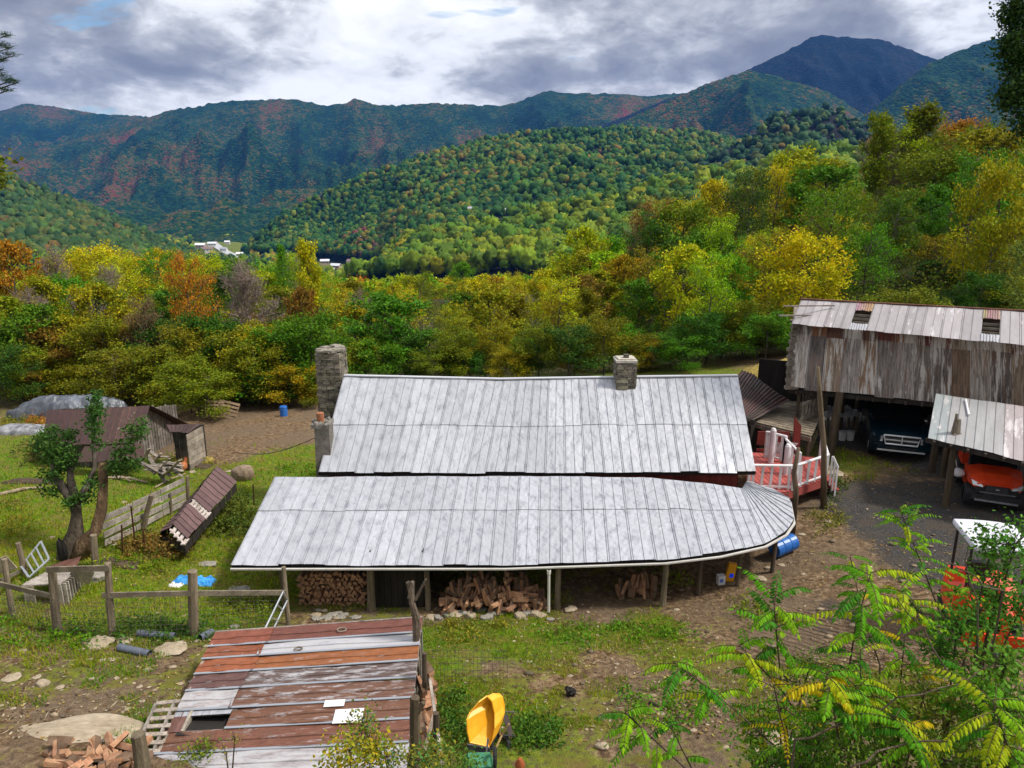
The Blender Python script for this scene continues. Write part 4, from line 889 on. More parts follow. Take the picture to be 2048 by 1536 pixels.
corr = lambda i, k, rs: (.42, .30+rs.uniform(-.08, .05), .22+rs.uniform(-.1, .1), .3)
for (a, b, s) in ((h1, h2, 5), (h3, h4, 6)):
    strip(a, b, .68, 1, s, corr, .08, double=False, rib=.03, ribw=.03); strip(a, b, 0, .22, s+4, lambda i, k, rs: (.5, .5, .52, .4), .08, double=False, rib=.03, ribw=.03)
broof = mb.build('roof', M['paletin'], barn)
mb = MB()
for (a, b) in ((h1, h2),):
    for v in (.32, .45, .58): mb.beam(EL.lerp(ER2, a-.005).lerp(RL.lerp(RR2, a-.005), v)-Vector((0, 0, .08)), EL.lerp(ER2, b+.005).lerp(RL.lerp(RR2, b+.005), v)-Vector((0, 0, .08)), .04, .09, (.8, .78, .7, 1))
mb.build('lath', M['greywood'], broof); mb = MB(); a, b = h3, h4
for v in (.32, .45, .58): mb.beam(EL.lerp(ER2, a-.005).lerp(RL.lerp(RR2, a-.005), v)-Vector((0, 0, .08)), EL.lerp(ER2, b+.005).lerp(RL.lerp(RR2, b+.005), v)-Vector((0, 0, .08)), .04, .09, (.8, .78, .7, 1))
mb.build('lath', M['greywood'], broof); mb = MB(); mb.beam(RL+Vector((-.05, 0, .02)), RR2+Vector((0, 0, .02)), .14, .03, (.75, .35, .25, 1)); mb.build('ridge_cap', M['greywood'], broof)
mb = MB(); bk = Vector((2.2, 2.6, -1.5)); sheets(mb, [(RL+bk, RL+Vector((0, .02, 0))), (RR2+bk, RR2+Vector((0, .02, 0)))], pitch=.3, laps=(0, 1), tint=lambda i, k, rs: (.28, .15, .1, .25), seed=7, nseg=1); mb.build('roof', M['rusty'], barn)
WL0, WR0 = P(1577, 775, 27.15), P(2048, 820, 24.1); WL1, WR1 = P(1593, 645, 27.5), P(2048, 683, 23.75)
WL0e, WR0e, WL1e, WR1e = WL0, ext(WL0, WR0, K), WL1, ext(WL1, WR1, K)
BC = [(.30, .29, .29), (.19, .18, .17), (.36, .34, .32), (.24, .17, .11), (.14, .13, .13), (.40, .39, .40), (.28, .23, .18), (.22, .21, .21), (.33, .30, .27), (.20, .15, .11)]
def bt(i, k, rs):
    if k == 1: c = [(.12, .06, .045), (.30, .27, .22), (.16, .05, .04), (.22, .2, .16), (.26, .13, .07), (.20, .19, .17)][rs.randint(6)]
    else: c = BC[(i*3+rs.randint(3)) % 10]
    return (c[0]*1.08, c[1]*.97, c[2]*.86, rs.choice([.3, .45, .55, .62]))
mb = MB(); sheets(mb, [(WL0e, WL1e), (WR0e, WR1e)], pitch=.30, laps=(0, .82, 1), tint=bt, seed=5, jag=.05, rib=.012, wav=.014, ribtint=(1.15, 1.25, 1.35, 1.3)); mb.build('wall', M['barnsheet'], barn, label='patchwork of grey and rusty metal sheets')
# left end: log crib with stub ends, eave poles sticking out
mb = MB(); rs = np.random.RandomState(8)
for i in range(9):
    f = i/8.6; p = WL0.lerp(WL1, f); d = Vector((.35, 1, 0)).normalized(); o = Vector((-.16+rs.uniform(-.06, .04), 0, 0))
    mb.beam(p+o, p+o+Vector((.5, .05, 0)), .17, .13, (.9, .86, .8, 1)); mb.beam(p+Vector((-.05, -.05, .13)), p+Vector((1.6, 4.2, .13)), .16, .12, (.7, .66, .6, 1))
for (a, b) in (((1557, 631), 2.4), ((1567, 612), 2.0), ((1580, 640), 1.5)): p = P(*a, 27.2); mb.beam(p, p+Vector((b, .1, 0)), .05, .05, (1.2, 1.15, 1.1, 1))
mb.build('log_wall', M['greywood'], barn, label='end wall of stacked logs with their ends sticking out')
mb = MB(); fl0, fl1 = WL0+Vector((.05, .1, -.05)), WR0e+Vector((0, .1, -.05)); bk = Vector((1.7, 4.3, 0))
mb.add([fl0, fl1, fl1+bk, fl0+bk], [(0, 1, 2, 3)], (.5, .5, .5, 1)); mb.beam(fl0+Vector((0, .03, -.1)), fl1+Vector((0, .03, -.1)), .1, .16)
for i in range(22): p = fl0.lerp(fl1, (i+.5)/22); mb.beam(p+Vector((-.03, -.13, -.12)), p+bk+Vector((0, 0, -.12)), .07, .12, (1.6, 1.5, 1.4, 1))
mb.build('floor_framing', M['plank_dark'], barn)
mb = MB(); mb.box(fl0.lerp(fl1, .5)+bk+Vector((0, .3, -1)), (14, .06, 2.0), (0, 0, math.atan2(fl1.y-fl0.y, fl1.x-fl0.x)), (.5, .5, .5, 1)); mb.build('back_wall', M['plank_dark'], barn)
# lower lean-to roof
LA, LB = P(1872, 787, 24.3), P(2048, 813, 22.9); LC, LD = P(1856, 876, 22.0), P(2048, 922, 20.1); LB2, LD2 = ext(LA, LB, 2.2), ext(LC, LD, 2.2)
mb = MB(); sheets(mb, [(LC, LA), (LD2, LB2)], pitch=.25, laps=(0, 1), tint=lambda i, k, rs: (.40*rs.uniform(.85, 1.15), .37, .37, rs.choice([.25, .35, .5])), seed=9, double=False, rib=.022, jag=.02); mb.build('lean_to_roof', M['paletin'], barn)
mb = MB()
mb.beam(LC+Vector((0, .1, -.1)), LD2+Vector((0, .1, -.1)), .08, .14)
for i in range(12): p, q = LC.lerp(LD2, (i+.3)/12), LA.lerp(LB2, (i+.3)/12); mb.beam(p+Vector((0, -.1, -.09)), q-Vector((0, 0, .1)), .07, .09, (4.5, 4.2, 3.8, 1) if False else (2, 1.9, 1.8, 1))
mb.build('lean_to_framing', M['plank_dark'], barn)
def bpost(pxb, pyb, z, ztop, r=.12, dx=0, col=(.42, .38, .32, 1)):
    b = P(pxb, pyb, z); g = H(b.x, b.y); mb = MB(); mb.tube([(b.x, b.y, g-.2), (b.x+dx*.5, b.y, (g+ztop)/2), (b.x+dx, b.y, ztop)], [r*1.15, r, r*.9], 8, col, wob=.08); mb.build('support_post', M['post'], barn)
for a in ((1592, 850, 27.6, 3.1, .07), (1662, 885, 26.9, 3.1, .15, .1), (1680, 850, 29.5, 3.1, .1), (1710, 840, 30, 3.1, .09), (1724, 840, 31, 3.1, .14), (1613, 830, 30.5, 3.1, .1), (1863, 940, 25.0, 3.2, .11), (1895, 990, 22.0, 2.85, .10, -.05), (1925, 990, 24, 3.0, .1), (2075, 1000, 20.6, 2.7, .1), (1885, 950, 24.5, 3.1, .09)): bpost(*a)
# free-standing poles, stump on the lean-to roof
def pole(name, px0, py0, z, pts, rs_, label, cat='pole', tint=(.75, .68, .55, 1), mat='post', z0=None):
    b = P(px0, py0, z); g = H(b.x, b.y); pl = [Vector((b.x, b.y, g-.2))]
    for (px, py) in pts: pl.append(above(Vector((b.x, b.y, 0)), px, py))
    mb = MB(); mb.tube(pl, rs_, 8, tint, wob=.1); o = mb.build(name, M[mat], loc=(b.x, b.y, g), smooth=True); tag(o, label, cat); return o
pole('log_pole', 1652, 985, 22.6, [(1648, 900), (1640, 800), (1636, 734)], [.10, .09, .08, .05], 'tall crooked debarked log pole standing at the deck corner in front of the barn')
pole('log_pole', 1590, 1020, 20.9, [(1592, 985), (1588, 945), (1597, 895)], [.09, .08, .075, .05], 'short crooked brown branch pole in front of the deck fascia', tint=(.6, .5, .42, 1))
p = LC.lerp(LD2, .13).lerp(LA.lerp(LB2, .13), .22); mb = MB(); mb.tube([p+Vector((0, 0, .0)), p+Vector((.02, 0, .45))], [.13, .10], 7, wob=.2); mb.tube([p+Vector((-.05, 0, .35)), p+Vector((-.05, 0, .62))], [.05, .04], 5)
for a in (-.6, .2, .9): mb.tube([p+Vector((0, 0, .08)), p+Vector((.22*math.sin(a), -.15, -.06))], [.06, .02], 5)
tag(mb.build('log_stub', M['post'], loc=tuple(p)), 'weathered log stub sticking up through the lower tin roof', 'log')
mb = MB(); q = LC.lerp(LD2, .16).lerp(LA.lerp(LB2, .16), .93)+Vector((0, 0, .05)); mb.tube([q, LC.lerp(LD2, .185).lerp(LA.lerp(LB2, .185), .6)+Vector((0, 0, .06))], .035, 8); tag(mb.build('white_pipe', M['white'], loc=tuple(q)), 'short white plastic pipe lying on the lower tin roof', 'pipe')
# ------------------------------------------------------------------ red roofed barn at the left
lb = empty('barn', tuple(G(200, 930, -.9)), 'collapsing old barn with dark red brown tin roof in the left pasture', 'barn')
TL, TR, BRr, BLr = P(95, 820, 31), P(300, 812, 31), P(276, 885, 28.6), P(83, 893, 28.6)
def brn(i, k, rs):
    v = rs.uniform(.55, 1.0); return (.09*v, .044*v*rs.uniform(.9, 1.1), .036*v, .15)
mb = MB(); sheets(mb, [(BLr, TL), (BRr, TR)], pitch=.28, laps=(0, 1), tint=brn, seed=21, double=False, jag=.04, ribtint=(2.2, 2, 1.9, 1)); sheets(mb, [(TR+Vector((.55, 3.0, -2.0)), TR+Vector((0, .02, 0))), (TL+Vector((0, 3.0, -2.0)), TL+Vector((0, .02, 0)))], pitch=.28, laps=(0, 1), tint=brn, seed=22, double=False); mb.build('roof', M['browntin'], lb)
mb = MB(); rs = np.random.RandomState(2); gx = TR.x-.25; g0 = H(gx, 30)
y0, y1 = BRr.y+.1, TR.y+2.6
plankwall(mb, (gx-.35, y0, 0), (gx+.1, y1, 0), -1.4, 1, .19, rs=rs, top=lambda f: .5+.75*(1-abs(f*(y1-y0)-(TR.y-y0))/(2.8)), jag=.08, tint0=.75, gap=.035)
plankwall(mb, (BLr.x+.2, y0+.1, 0), (gx-.35, y0+.1, 0), -1.4, .5, .2, rs=rs, jag=.02, tint0=.5); plankwall(mb, (BLr.x+.2, y0, 0), (BLr.x+.2, y1, 0), -1.6, .5, .2, rs=rs, tint0=.6)
mb.build('wall', M['greywood'], lb)
mb = MB(); sheets(mb, [(P(152, 925, 27.6), P(170, 893, 28.3)), (P(292, 918, 27.6), P(284, 888, 28.3))], pitch=.4, laps=(0, 1), tint=brn, seed=23, double=False); mb.build('skirt_roof', M['browntin'], lb)
# fallen boards at its right corner
for i in range(24):
    mb = MB(); px = rs.uniform(292, 352); py = 945-(352-px)*.05-rs.uniform(0, 48)*(1-(px-292)/90); b = P(px, py, 27.4-rs.uniform(0, .8)); L = rs.uniform(.5, 1.5); a = rs.uniform(-.9, .9)
    g = H(b.x, b.y); b.z = max(b.z, g+.06); d = Vector((math.cos(a)*.7, -.3, math.sin(a)*.9 if i % 2 else rs.uniform(-.15, .2))).normalized()
    lo = b-d*L/2; hi = b+d*L/2
    if lo.z < g: lo.z = g+.02
    if hi.z < g: hi.z = g+.02
    k = rs.uniform(.8, 1.5); mb.beam(lo, hi, rs.uniform(.08, .2), .03, (k, k*.97, k*.92, 1)); tag(mb.build('fallen_board', M['greywood'], loc=tuple((lo+hi)/2)), 'loose grey board in the heap at the right corner of the red roofed barn', 'board', 'boards fallen from the red roofed barn')
ln = empty('animal_shelter', tuple(G(370, 905, -1)), 'small open fronted wooden shelter with rusty tin roof right of the red roofed barn', 'shelter')
mb = MB(); sheets(mb, [(P(340, 864, 28.6), P(332, 849, 30.2)), (P(376, 866, 28.4), P(402, 848, 29.8))], pitch=.25, laps=(0, 1), tint=brn, seed=24, double=False); mb.build('roof', M['browntin'], ln)
mb = MB(); a = P(376, 900, 28.5); b = P(404, 890, 29.9); ga, gb = H(a.x, a.y), H(b.x, b.y); za, zb = P(376, 866, 28.4).z-.05, P(402, 848, 29.8).z-.05
for i in range(6):
    f = (i+.5)/6; k = rs.uniform(.9, 1.5); A_ = Vector((a.x, a.y, ga+(za-ga)*f)); B2 = Vector((b.x+.1, b.y, gb+(zb-gb)*f)); mb.beam(A_, B2, .03, (za-ga)/6-.015, (k, k*.95, k*.88, 1))
c = P(335, 895, 29.5); plankwall(mb, (c.x, c.y+.6, 0), (b.x, b.y+.4, 0), gb-.2, zb-.05, .2, rs=rs, jag=0, tint0=.35)
mb.build('wall', M['greywood'], ln)
# ------------------------------------------------------------------ slumped little shed with brown tin roof
fs = empty('collapsed_shed', tuple(G(400, 1040, -.1)), 'slumped low shed with brown tin gable roof and a gap showing white laths', 'shed')
RN, RF = P(340, 1056, 20.6), P(434, 931, 24.6); SN, SF = P(369, 1086, 19.9), P(473, 962, 23.9); TN_, TF = P(318, 1066, 20.9), P(420, 948, 25.2)
def b2(i, k, rs):
    v = rs.uniform(.85, 1.2); return (.15*v, .085*v, .08*v, .1)
mb = MB()
def st(f0, f1, v0=0, v1=1): sheets(mb, [(SN.lerp(SF, f0).lerp(RN.lerp(RF, f0), v0), SN.lerp(SF, f0).lerp(RN.lerp(RF, f0), v1)), (SN.lerp(SF, f1).lerp(RN.lerp(RF, f1), v0), SN.lerp(SF, f1).lerp(RN.lerp(RF, f1), v1))], pitch=.28, laps=(0, 1), tint=b2, seed=31, double=False, ribtint=(.3, .3, .3, 1))
st(.05, .36); st(.44, 1.0)
sheets(mb, [(TN_, RN), (TF, RF)], pitch=.28, laps=(0, 1), tint=b2, seed=32, double=False, ribtint=(.4, .4, .4, 1)); mb.build('roof', M['browntin'], fs)
mb = MB()
for f in (.0, .37, .43):
    mb.beam(SN.lerp(SF, f)-Vector((0, 0, .05)), RN.lerp(RF, f)-Vector((0, 0, .05)), .05, .05, (2.2, 2.1, 2.2, 1))
for i in range(6): v = (i+.2)/6; mb.beam(SN.lerp(SF, .35).lerp(RN.lerp(RF, .35), v)+Vector((0, 0, -.02)), SN.lerp(SF, .45).lerp(RN.lerp(RF, .45), v)+Vector((0, 0, -.02)), .10, .03, (1.9, 1.85, 1.9, 1))
mb.build('lath', M['greywood'], fs); mb = MB()
for i in range(4): v = (i+.2)/4; mb.beam(SN.lerp(SF, -.02).lerp(RN.lerp(RF, -.02), v)+Vector((0, 0, -.03)), SN.lerp(SF, .06).lerp(RN.lerp(RF, .06), v)+Vector((0, 0, -.03)), .12, .03, (1.9, 1.85, 1.9, 1))
mb.build('lath', M['greywood'], fs)
mb = MB()
for p, q in ((SN, SF), (TN_, TF), (TN_, SN)):
    n = 8; 
    for i in range(n): a = p.lerp(q, i/n); b = p.lerp(q, (i+1)/n-.01); mb.quad((a.x, a.y, a.z-.32), (b.x, b.y, b.z-.32), (b.x, b.y, b.z-.04), (a.x, a.y, a.z-.04), (.8, .8, .8, 1))
mb.build('wall', M['plank_dark'], fs)
# ------------------------------------------------------------------ foreground shed with patchwork roof
ws = empty('wood_shed', tuple(G(600, 1400, .8)), 'low woodshed in the foreground with patchwork roof of rust orange and white sheets', 'shed')
FB0, FB1 = P(430, 1264, 14.5), P(846, 1234, 14.5); FF0, FF1 = P(283, 1560, 11.3), P(812, 1536, 11.3)
def uvp(u, v): return FF0.lerp(FB0, v).lerp(FF1.lerp(FB1, v), u)
BR1, OR, WH, DK = (.20, .085, .055), (.42, .14, .05), (.60, .59, .64), (.19, .105, .085)
rows = [  # v range, left colour, zinc share, right colour, share, split u
 (.87, 1.0, (.27, .085, .05), .36, (.19, .068, .048), .2, .27), (.77, .87, (.29, .095, .045), .42, (.50, .49, .54), .8, .25), (.655, .77, (.31, .105, .045), .40, (.34, .115, .042), .42, .25),
 (.535, .655, (.14, .075, .065), .42, (.14, .085, .075), .6, .23), (.40, .535, (.40, .37, .36), .72, (.19, .085, .055), .53, .22), (.27, .40, None, 0, (.20, .085, .05), .46, .24), (.135, .27, (.20, .085, .05), .42, (.19, .08, .05), .42, .2), (-.01, .135, (.30, .26, .26), .72, (.38, .36, .37), .7, .18)]
mb = MB(); hole = None
for r_, (v0, v1, cl, al, cr_, ar, su) in enumerate(rows):
    for side in (0, 1):
        u0, u1 = (0, su+.015) if side == 0 else (su, 1.0); c, al_ = (cl, al) if side == 0 else (cr_, ar)
        if c is None:
            sheets(mb, [(uvp(0, v0), uvp(0, v1)), (uvp(.07, v0), uvp(.07, v1))], pitch=.3, laps=(0, 1), tint=lambda i, k, rs: (.2, .1, .08, .3), seed=r_, double=False, rib=.01, nseg=1)
            sheets(mb, [(uvp(.0, v1-.03), uvp(.0, v1+.01)), (uvp(.24, v1-.03), uvp(.24, v1+.01))], pitch=.6, laps=(0, 1), tint=lambda i, k, rs: (.45, .46, .5, .5), seed=r_, double=False, rib=.004, nseg=1); continue
        w = (uvp(u0, v1)-uvp(u0, v0)).length
        sheets(mb, [(uvp(u1, v0), uvp(u0, v0)), (uvp(u1, v1), uvp(u0, v1))], pitch=w/2.02, laps=(0, 1) if True else 0, tint=lambda i, k, rs: (c[0]*rs.uniform(.92, 1.08), c[1], c[2], al_), seed=r_*2+side, double=True, rib=.018, jag=.015, sheetn=2, nseg=8, wav=.01, ribtint=(.8, .85, .9, 1.1))
        if side == 1 or True:
            a, b = uvp(u0, v0+.003), uvp(u1, v0+.003); up = Vector((0, 0, .022)); mb.beam(a+up, b+up, .05, .012, (.34, .36, .40, .1))
# mask of sheets: rusty material
mb.build('roof', M['rusty'], ws)
for u, v, s in ((.62, .93, .07), (.44, .80, .055)):
    mb = MB(); p = uvp(u, v)+Vector((0, 0, .03)); ring = [p+Vector((math.cos(a)*s*1.3, math.sin(a)*s*.9, 0)) for a in np.linspace(0, 2*PI, 13)[:-1]]; mb.tube(ring+[ring[0]], .014, 5, (1.2, 1.1, 1, 1), cap=False); mb.build('roof_ring', M['concrete'], ws)
for (u, v, w, h, a) in ((.67, .385, .36, .15, .05), (.74, .30, .5, .3, .03)):
    p = uvp(u, v)+Vector((0, 0, .04)); mb = MB(); nrm = (uvp(1, 0)-uvp(0, 0)).cross(uvp(0, 1)-uvp(0, 0)).normalized(); xx = (uvp(1, .5)-uvp(0, .5)).normalized(); yy_ = nrm.cross(xx); mm = Matrix((xx, yy_, nrm)).transposed(); mb.box(p, (w, h, .012), mm)
    tag(mb.build('white_sheet', M['white'], loc=tuple(p)), ('smaller' if w < .4 else 'larger')+' of the two blank white sheets lying on the rusty shed roof', 'sheet')
mb = MB(); rs = np.random.RandomState(6)
for u in (0.01, .99):
    a, b = uvp(u, 0), uvp(u, 1); mb.beam(a+Vector((0, 0, -.06)), b+Vector((0, 0, -.06)), .05, .1, (1.5, 1.45, 1.4, 1))
a, b = uvp(0, 1), uvp(1, 1); mb.beam(a+Vector((0, .02, -.05)), b+Vector((0, .02, -.05)), .04, .1); 
for v in (.27, .40): mb.beam(uvp(.05, v)-Vector((0, 0, .06)), uvp(.26, v)-Vector((0, 0, .06)), .05, .09, (1, 1, 1, 1))
mb.beam(uvp(.07, .27)-Vector((0, 0, .04)), uvp(.07, .4)-Vector((0, 0, .04)), .05, .12, (1.3, 1.3, 1.2, 1)); mb.build('rafter', M['greywood'], ws)
mb = MB(); 
for i in range(9):
    v = .05+i*.11; p = uvp(1.0, v); g = H(p.x, p.y); mb.box((p.x-.02, p.y, (p.z+g)/2-.08), (.035, .1, max(p.z-g-.05, .1)), None, (1.2*rs.uniform(.7, 1.2), 1.1, 1.05, 1))
for (u0, v0, u1, v1) in ((0.03, 1, .97, 1), (.03, 0, .97, 0), (.02, 0, .02, 1)):
    a, b = uvp(u0, v0), uvp(u1, v1); plankwall(mb, (a.x, a.y-.05, 0), (b.x, b.y-.05, 0), .2, min(a.z, b.z)-.07, .18, rs=rs, jag=.02, tint0=.7)
mb.build('wall', M['greywood'], ws)
a, b, c, d = uvp(.05, .24), uvp(.35, .24), uvp(.35, .46), uvp(.05, .46); mb = MB(); mb.quad(*[(p.x, p.y, H(p.x, p.y)+.14) for p in (a, b, c, d)]); mb.build('floor', M['dark'], ws)  # dark sheet standing in for the shade below the roof hole, no real floor
# slatted side at the left edge
pl = empty('pallet', tuple(P(315, 1440, 12.6)), 'grey slatted pallet leaning against the left side of the patchwork roofed shed', 'pallet')
mb = MB(); A, B_, C_, D_ = P(350, 1402, 12.6), P(312, 1408, 12.5), P(262, 1520, 11.6), P(300, 1520, 11.7)
for i in range(8): f = i/7; mb.beam(B_.lerp(C_, f)+Vector((0, 0, .02*random.random())), A.lerp(D_, f)+Vector((.1, 0, 0)), .085, .02, (1.3, 1.25, 1.2, 1))
mb.beam(B_, C_, .04, .07); mb.beam(A, D_, .04, .07); mb.build('slat', M['greywood'], pl)
# ------------------------------------------------------------------ firewood: every split log its own object
def log_proto(seed):
    rs = np.random.RandomState(seed); n = rs.choice([3, 4, 4, 5]); L = rs.uniform(.36, .46); R_ = rs.uniform(.055, .08)
    if n == 3: an = [0, 1.9, 3.6]
    else: an = sorted([i*2*PI/n+rs.uniform(-.35, .35) for i in range(n)])
    mb = MB(); k = rs.uniform(.75, 1.2); ring = lambda y, s: [Vector((math.cos(a)*R_*s*rs.uniform(.85, 1.1), y, math.sin(a)*R_*s*rs.uniform(.85, 1.1))) for a in an]
    A, Mi, B_ = ring(-L/2, 1), ring(0, 1.05), ring(L/2, 1); fs = [tuple(range(n-1, -1, -1)), tuple(2*n+i for i in range(n))]
    mb.add(A+Mi+B_, [], None); b = 0
    for i in range(n):
        j = (i+1) % n; bark = (i == 0)
        for r_ in (0, 1): mb.f.append((r_*n+i, r_*n+j, (r_+1)*n+j, (r_+1)*n+i)); mb.c.append((k*.35, k*.38, k*.42, 1) if bark else (k, k*rs.uniform(.9, 1), k*.95, 1)); mb.m.append(0); mb.uv.append(None)
    for f in fs: mb.f.append(f); mb.c.append((k*1.1, k*1.1, k*1.1, 1)); mb.m.append(0); mb.uv.append(None)
    o = mb.build('split_log', M['split'], loc=(0, 0, 0)); me = o.data; bpy.data.objects.remove(o); return me
LOGS = [log_proto(i) for i in range(12)]
def put_log(x, y, z, rot, label, group, s=1):
    o = bpy.data.objects.new('split_log', LOGS[random.randrange(12)]); COL.objects.link(o); o.location = (x, y, z); o.rotation_euler = rot; o.scale = (s, s*random.uniform(.85, 1.1), s); tag(o, label, 'firewood', group)
random.seed(21)
a = P(606, 1200, 18.7); b = P(738, 1200, 18.7); z0 = H(a.x, a.y)
for r_ in range(8):
    for i in range(14):
        put_log(a.x+(b.x-a.x)*(i+.5*(r_ % 2)+random.uniform(-.15, .15))/14, a.y+random.uniform(-.06, .06), z0+.06+r_*.115+random.uniform(-.01, .01), (0, random.uniform(0, 6.28), random.uniform(-.08, .08)), 'split log seen end on in the neat stack under the left end of the porch', 'logs in the neat stack under the porch', 1.05)
a = P(884, 1205, 17.9); b = P(1092, 1205, 17.9)
for i in range(170):
    u = random.random(); x = a.x+(b.x-a.x)*u; env = .72*min(1, (u*4+.35))*min(1, (1-u)*3.0+.12); y = a.y+random.uniform(-.1, .75); hz = random.uniform(.05, 1)*env*(.55+.45*min(1, (y-a.y+.1)/.5)); g = H(x, y)
    up = random.random() < .42
    put_log(x, y, g+.05+hz, (random.uniform(.7, 1.4) if up else random.uniform(-.3, .3), random.uniform(0, 6.28) if not up else random.uniform(-.35, .35), random.uniform(-.6, .6) if up else random.uniform(-1.5, 1.5)), 'split log tumbled in the loose pile under the middle of the porch', 'logs in the loose pile under the middle of the porch')
for i in range(18):
    p = P(random.uniform(1240, 1315), 1180, 18.6); put_log(p.x, p.y+random.uniform(0, .4), H(p.x, p.y)+random.uniform(.08, .4), (random.uniform(.6, 1.3), random.uniform(-.4, .4), random.uniform(-.5, .5)), 'split log in the small shaded pile under the right part of the porch', 'logs in the small pile under the right part of the porch')
for i in range(46):
    px = random.uniform(110, 292); py = random.uniform(1492, 1575)-max(0, (px-200)*.08); p = onground(px, py); put_log(p.x, p.y, p.z+random.uniform(.04, .22), (random.uniform(-.4, .5), random.uniform(0, 6.28), random.uniform(-1.6, 1.6)), 'pale split log in the heap at the bottom left beside the shed', 'logs in the heap at the bottom left', 1.0)
for i in range(26):
    v = random.uniform(.12, .72); q = uvp(1.0, v); y = q.y; x = q.x+random.uniform(.08, .28); g = H(x, y); put_log(x, y, g+random.uniform(.06, max(.2, q.z-g-.12)), (random.uniform(-.3, .4), random.uniform(0, 6.28), random.uniform(-1.0, 1.0)), 'split log stacked along the right side of the patchwork roofed shed', 'logs along the right side of the shed')
# posts round that stack
def stake(px0, py0, tops, r, label, name='post', cat='post', mat='post', tint=(1, 1, 1, 1), zz=None, fork=None, wob=.12):
    b = onground(px0, py0) if zz is None else P(px0, py0, zz)
    if zz is not None: b.z = H(b.x, b.y)
    pts = [b-Vector((0, 0, .15))]+[above(b, *q) for q in tops]; mb = MB(); n = len(pts); mb.tube(pts, [r*(1-.12*i) for i in range(n)], 8, tint, wob=wob)
    if fork:
        for (p0, p1, rr) in fork: mb.tube([above(b, *p0), above(b, *p1)], [rr, rr*.6], 6, tint, wob=wob)
    return tag(mb.build(name, M[mat], loc=tuple(b)), label, cat)
stake(832, 1262, [(832, 1235), (824, 1205), (822, 1185), (816, 1164)], .085, 'rough forked log standing at the back right corner of the patchwork shed roof', zz=13.9, fork=[((830, 1200), (852, 1158), .03), ((822, 1195), (826, 1163), .07)], tint=(1.3, 1.2, 1.1, 1), mat='bark', wob=.3)
stake(828, 1510, [(829, 1440), (830, 1395)], .09, 'forked dark post at the front right corner of the patchwork shed roof', zz=11.0, fork=[((829, 1430), (847, 1405), .07)], tint=(.55, .5, .42, 1))
stake(872, 1500, [(872, 1426)], .06, 'dark stake holding the logs beside the shed', zz=11.8, tint=(.45, .4, .36, 1))
stake(848, 1380, [(849, 1306)], .05, 'dark stake behind the shed side by the wire netting', zz=13.0, tint=(.5, .45, .4, 1))
stake(285, 1560, [(283, 1515), (276, 1468)], .13, 'thick round fence post with flat top at the bottom left corner of the shed', zz=11.0, tint=(.75, .72, .62, 1), wob=.02)
mb = MB(); a, b = P(860, 1360, 12.9), P(885, 1530, 11.1); mb.beam(a, b, .05, .09, (1.3, 1.25, 1.2, 1)); mb.beam(P(868, 1430, 12), P(850, 1500, 11.6), .06, .03, (1.3, 1.2, 1.1, 1)); tag(mb.build('rail', M['greywood'], loc=tuple(a)), 'weathered rail along the outside of the shed log stack', 'rail')
# ------------------------------------------------------------------ fences and gates at the left
def vpost(px0, py0, px1, py1, r, parent, mat='post', z=None):
    b = onground(px0, py0) if z is None else P(px0, py0, z); t_ = above(b, px1, py1); mb = MB(); mb.tube([b-Vector((0, 0, .15)), (b+t_)/2, t_], [r*1.1, r, r*.95], 8, (1, .95, .85, 1), wob=.08); mb.build('post', M[mat], parent); return b, t_
wf = empty('wire_fence', tuple(onground(220, 1270)), 'square mesh wire fence with log posts and single top rails in the left foreground', 'fence')
PA = vpost(114, 1266, 104, 1138, .085, wf); PB = vpost(224, 1274, 215, 1126, .075, wf); PC = vpost(388, 1270, 385, 1142, .11, wf); PD = vpost(577, 1250, 567, 1134, .055, wf); PE = vpost(25, 1232, 8, 1118, .06, wf); PF = vpost(52, 1152, 36, 1086, .07, wf)
def onpost(Pp, py): return above(Pp[0], Pp[0].x and (1024+FPX*Pp[1].x/(Pp[1].y*CP-(Pp[1].z-CAMH)*SP)), py)
for (a, pa, b, pb, w) in ((PA, 1136, PB, 1133, .13), (PB, 1187, PC, 1183, .12), (PC, 1183, PD, 1182, .12), (PE, 1164, PA, 1190, .12), (PE, 1160, PF, 1140, .08)):
    mb = MB(); mb.beam(onpost(a, pa)+Vector((-.08, -.07, 0)), onpost(b, pb)+Vector((.08, -.07, 0)), .04, w, (.8, .75, .62, 1)); mb.build('rail', M['greywood'], wf)
for (a, b, py) in ((PB, PC, 1192), (PC, PD, 1190), (PA, PB, 1200), (PE, PA, 1190)):
    mb = MB(); p0, p1 = a[0], b[0]; t0, t1 = onpost(a, py), onpost(b, py); L = (p1-p0).length; n = int(L/.1)
    for i in range(n+1): f = i/n; mb.beam(p0.lerp(p1, f)+Vector((0, -.09, 0)), t0.lerp(t1, f)+Vector((0, -.09, 0)), .0045, .0045)
    for k in range(10): mb.beam(p0.lerp(t0, k/9)+Vector((0, -.09, 0)), p1.lerp(t1, k/9)+Vector((0, -.09, 0)), .0045, .0045)
    mb.build('wire_mesh', M['wire'], wf)
def gate(name, corners, nbar, label, r=.022):
    A, B_, C_, D_ = [Vector(c) for c in corners]; o = empty(name, tuple(A), label, 'gate'); mb = MB(); mb.tube([A, B_], r, 6); mb.tube([B_, C_], r, 6); mb.tube([C_, D_], r, 6); mb.tube([D_, A], r, 6); mb.build('frame', M['steel'], o)
    for i in range(1, nbar+1): f = i/(nbar+1); mb = MB(); mb.tube([A.lerp(B_, f), D_.lerp(C_, f)], r*.8, 6); mb.build('bar', M['steel'], o)
g = onground(528, 1262); gate('metal_gate', [P(528, 1262, 15.8), P(566, 1184, 16.6), P(575, 1200, 16.9), P(545, 1262, 16.2)], 2, 'galvanised tube gate leaning at the back of the patchwork roofed shed')
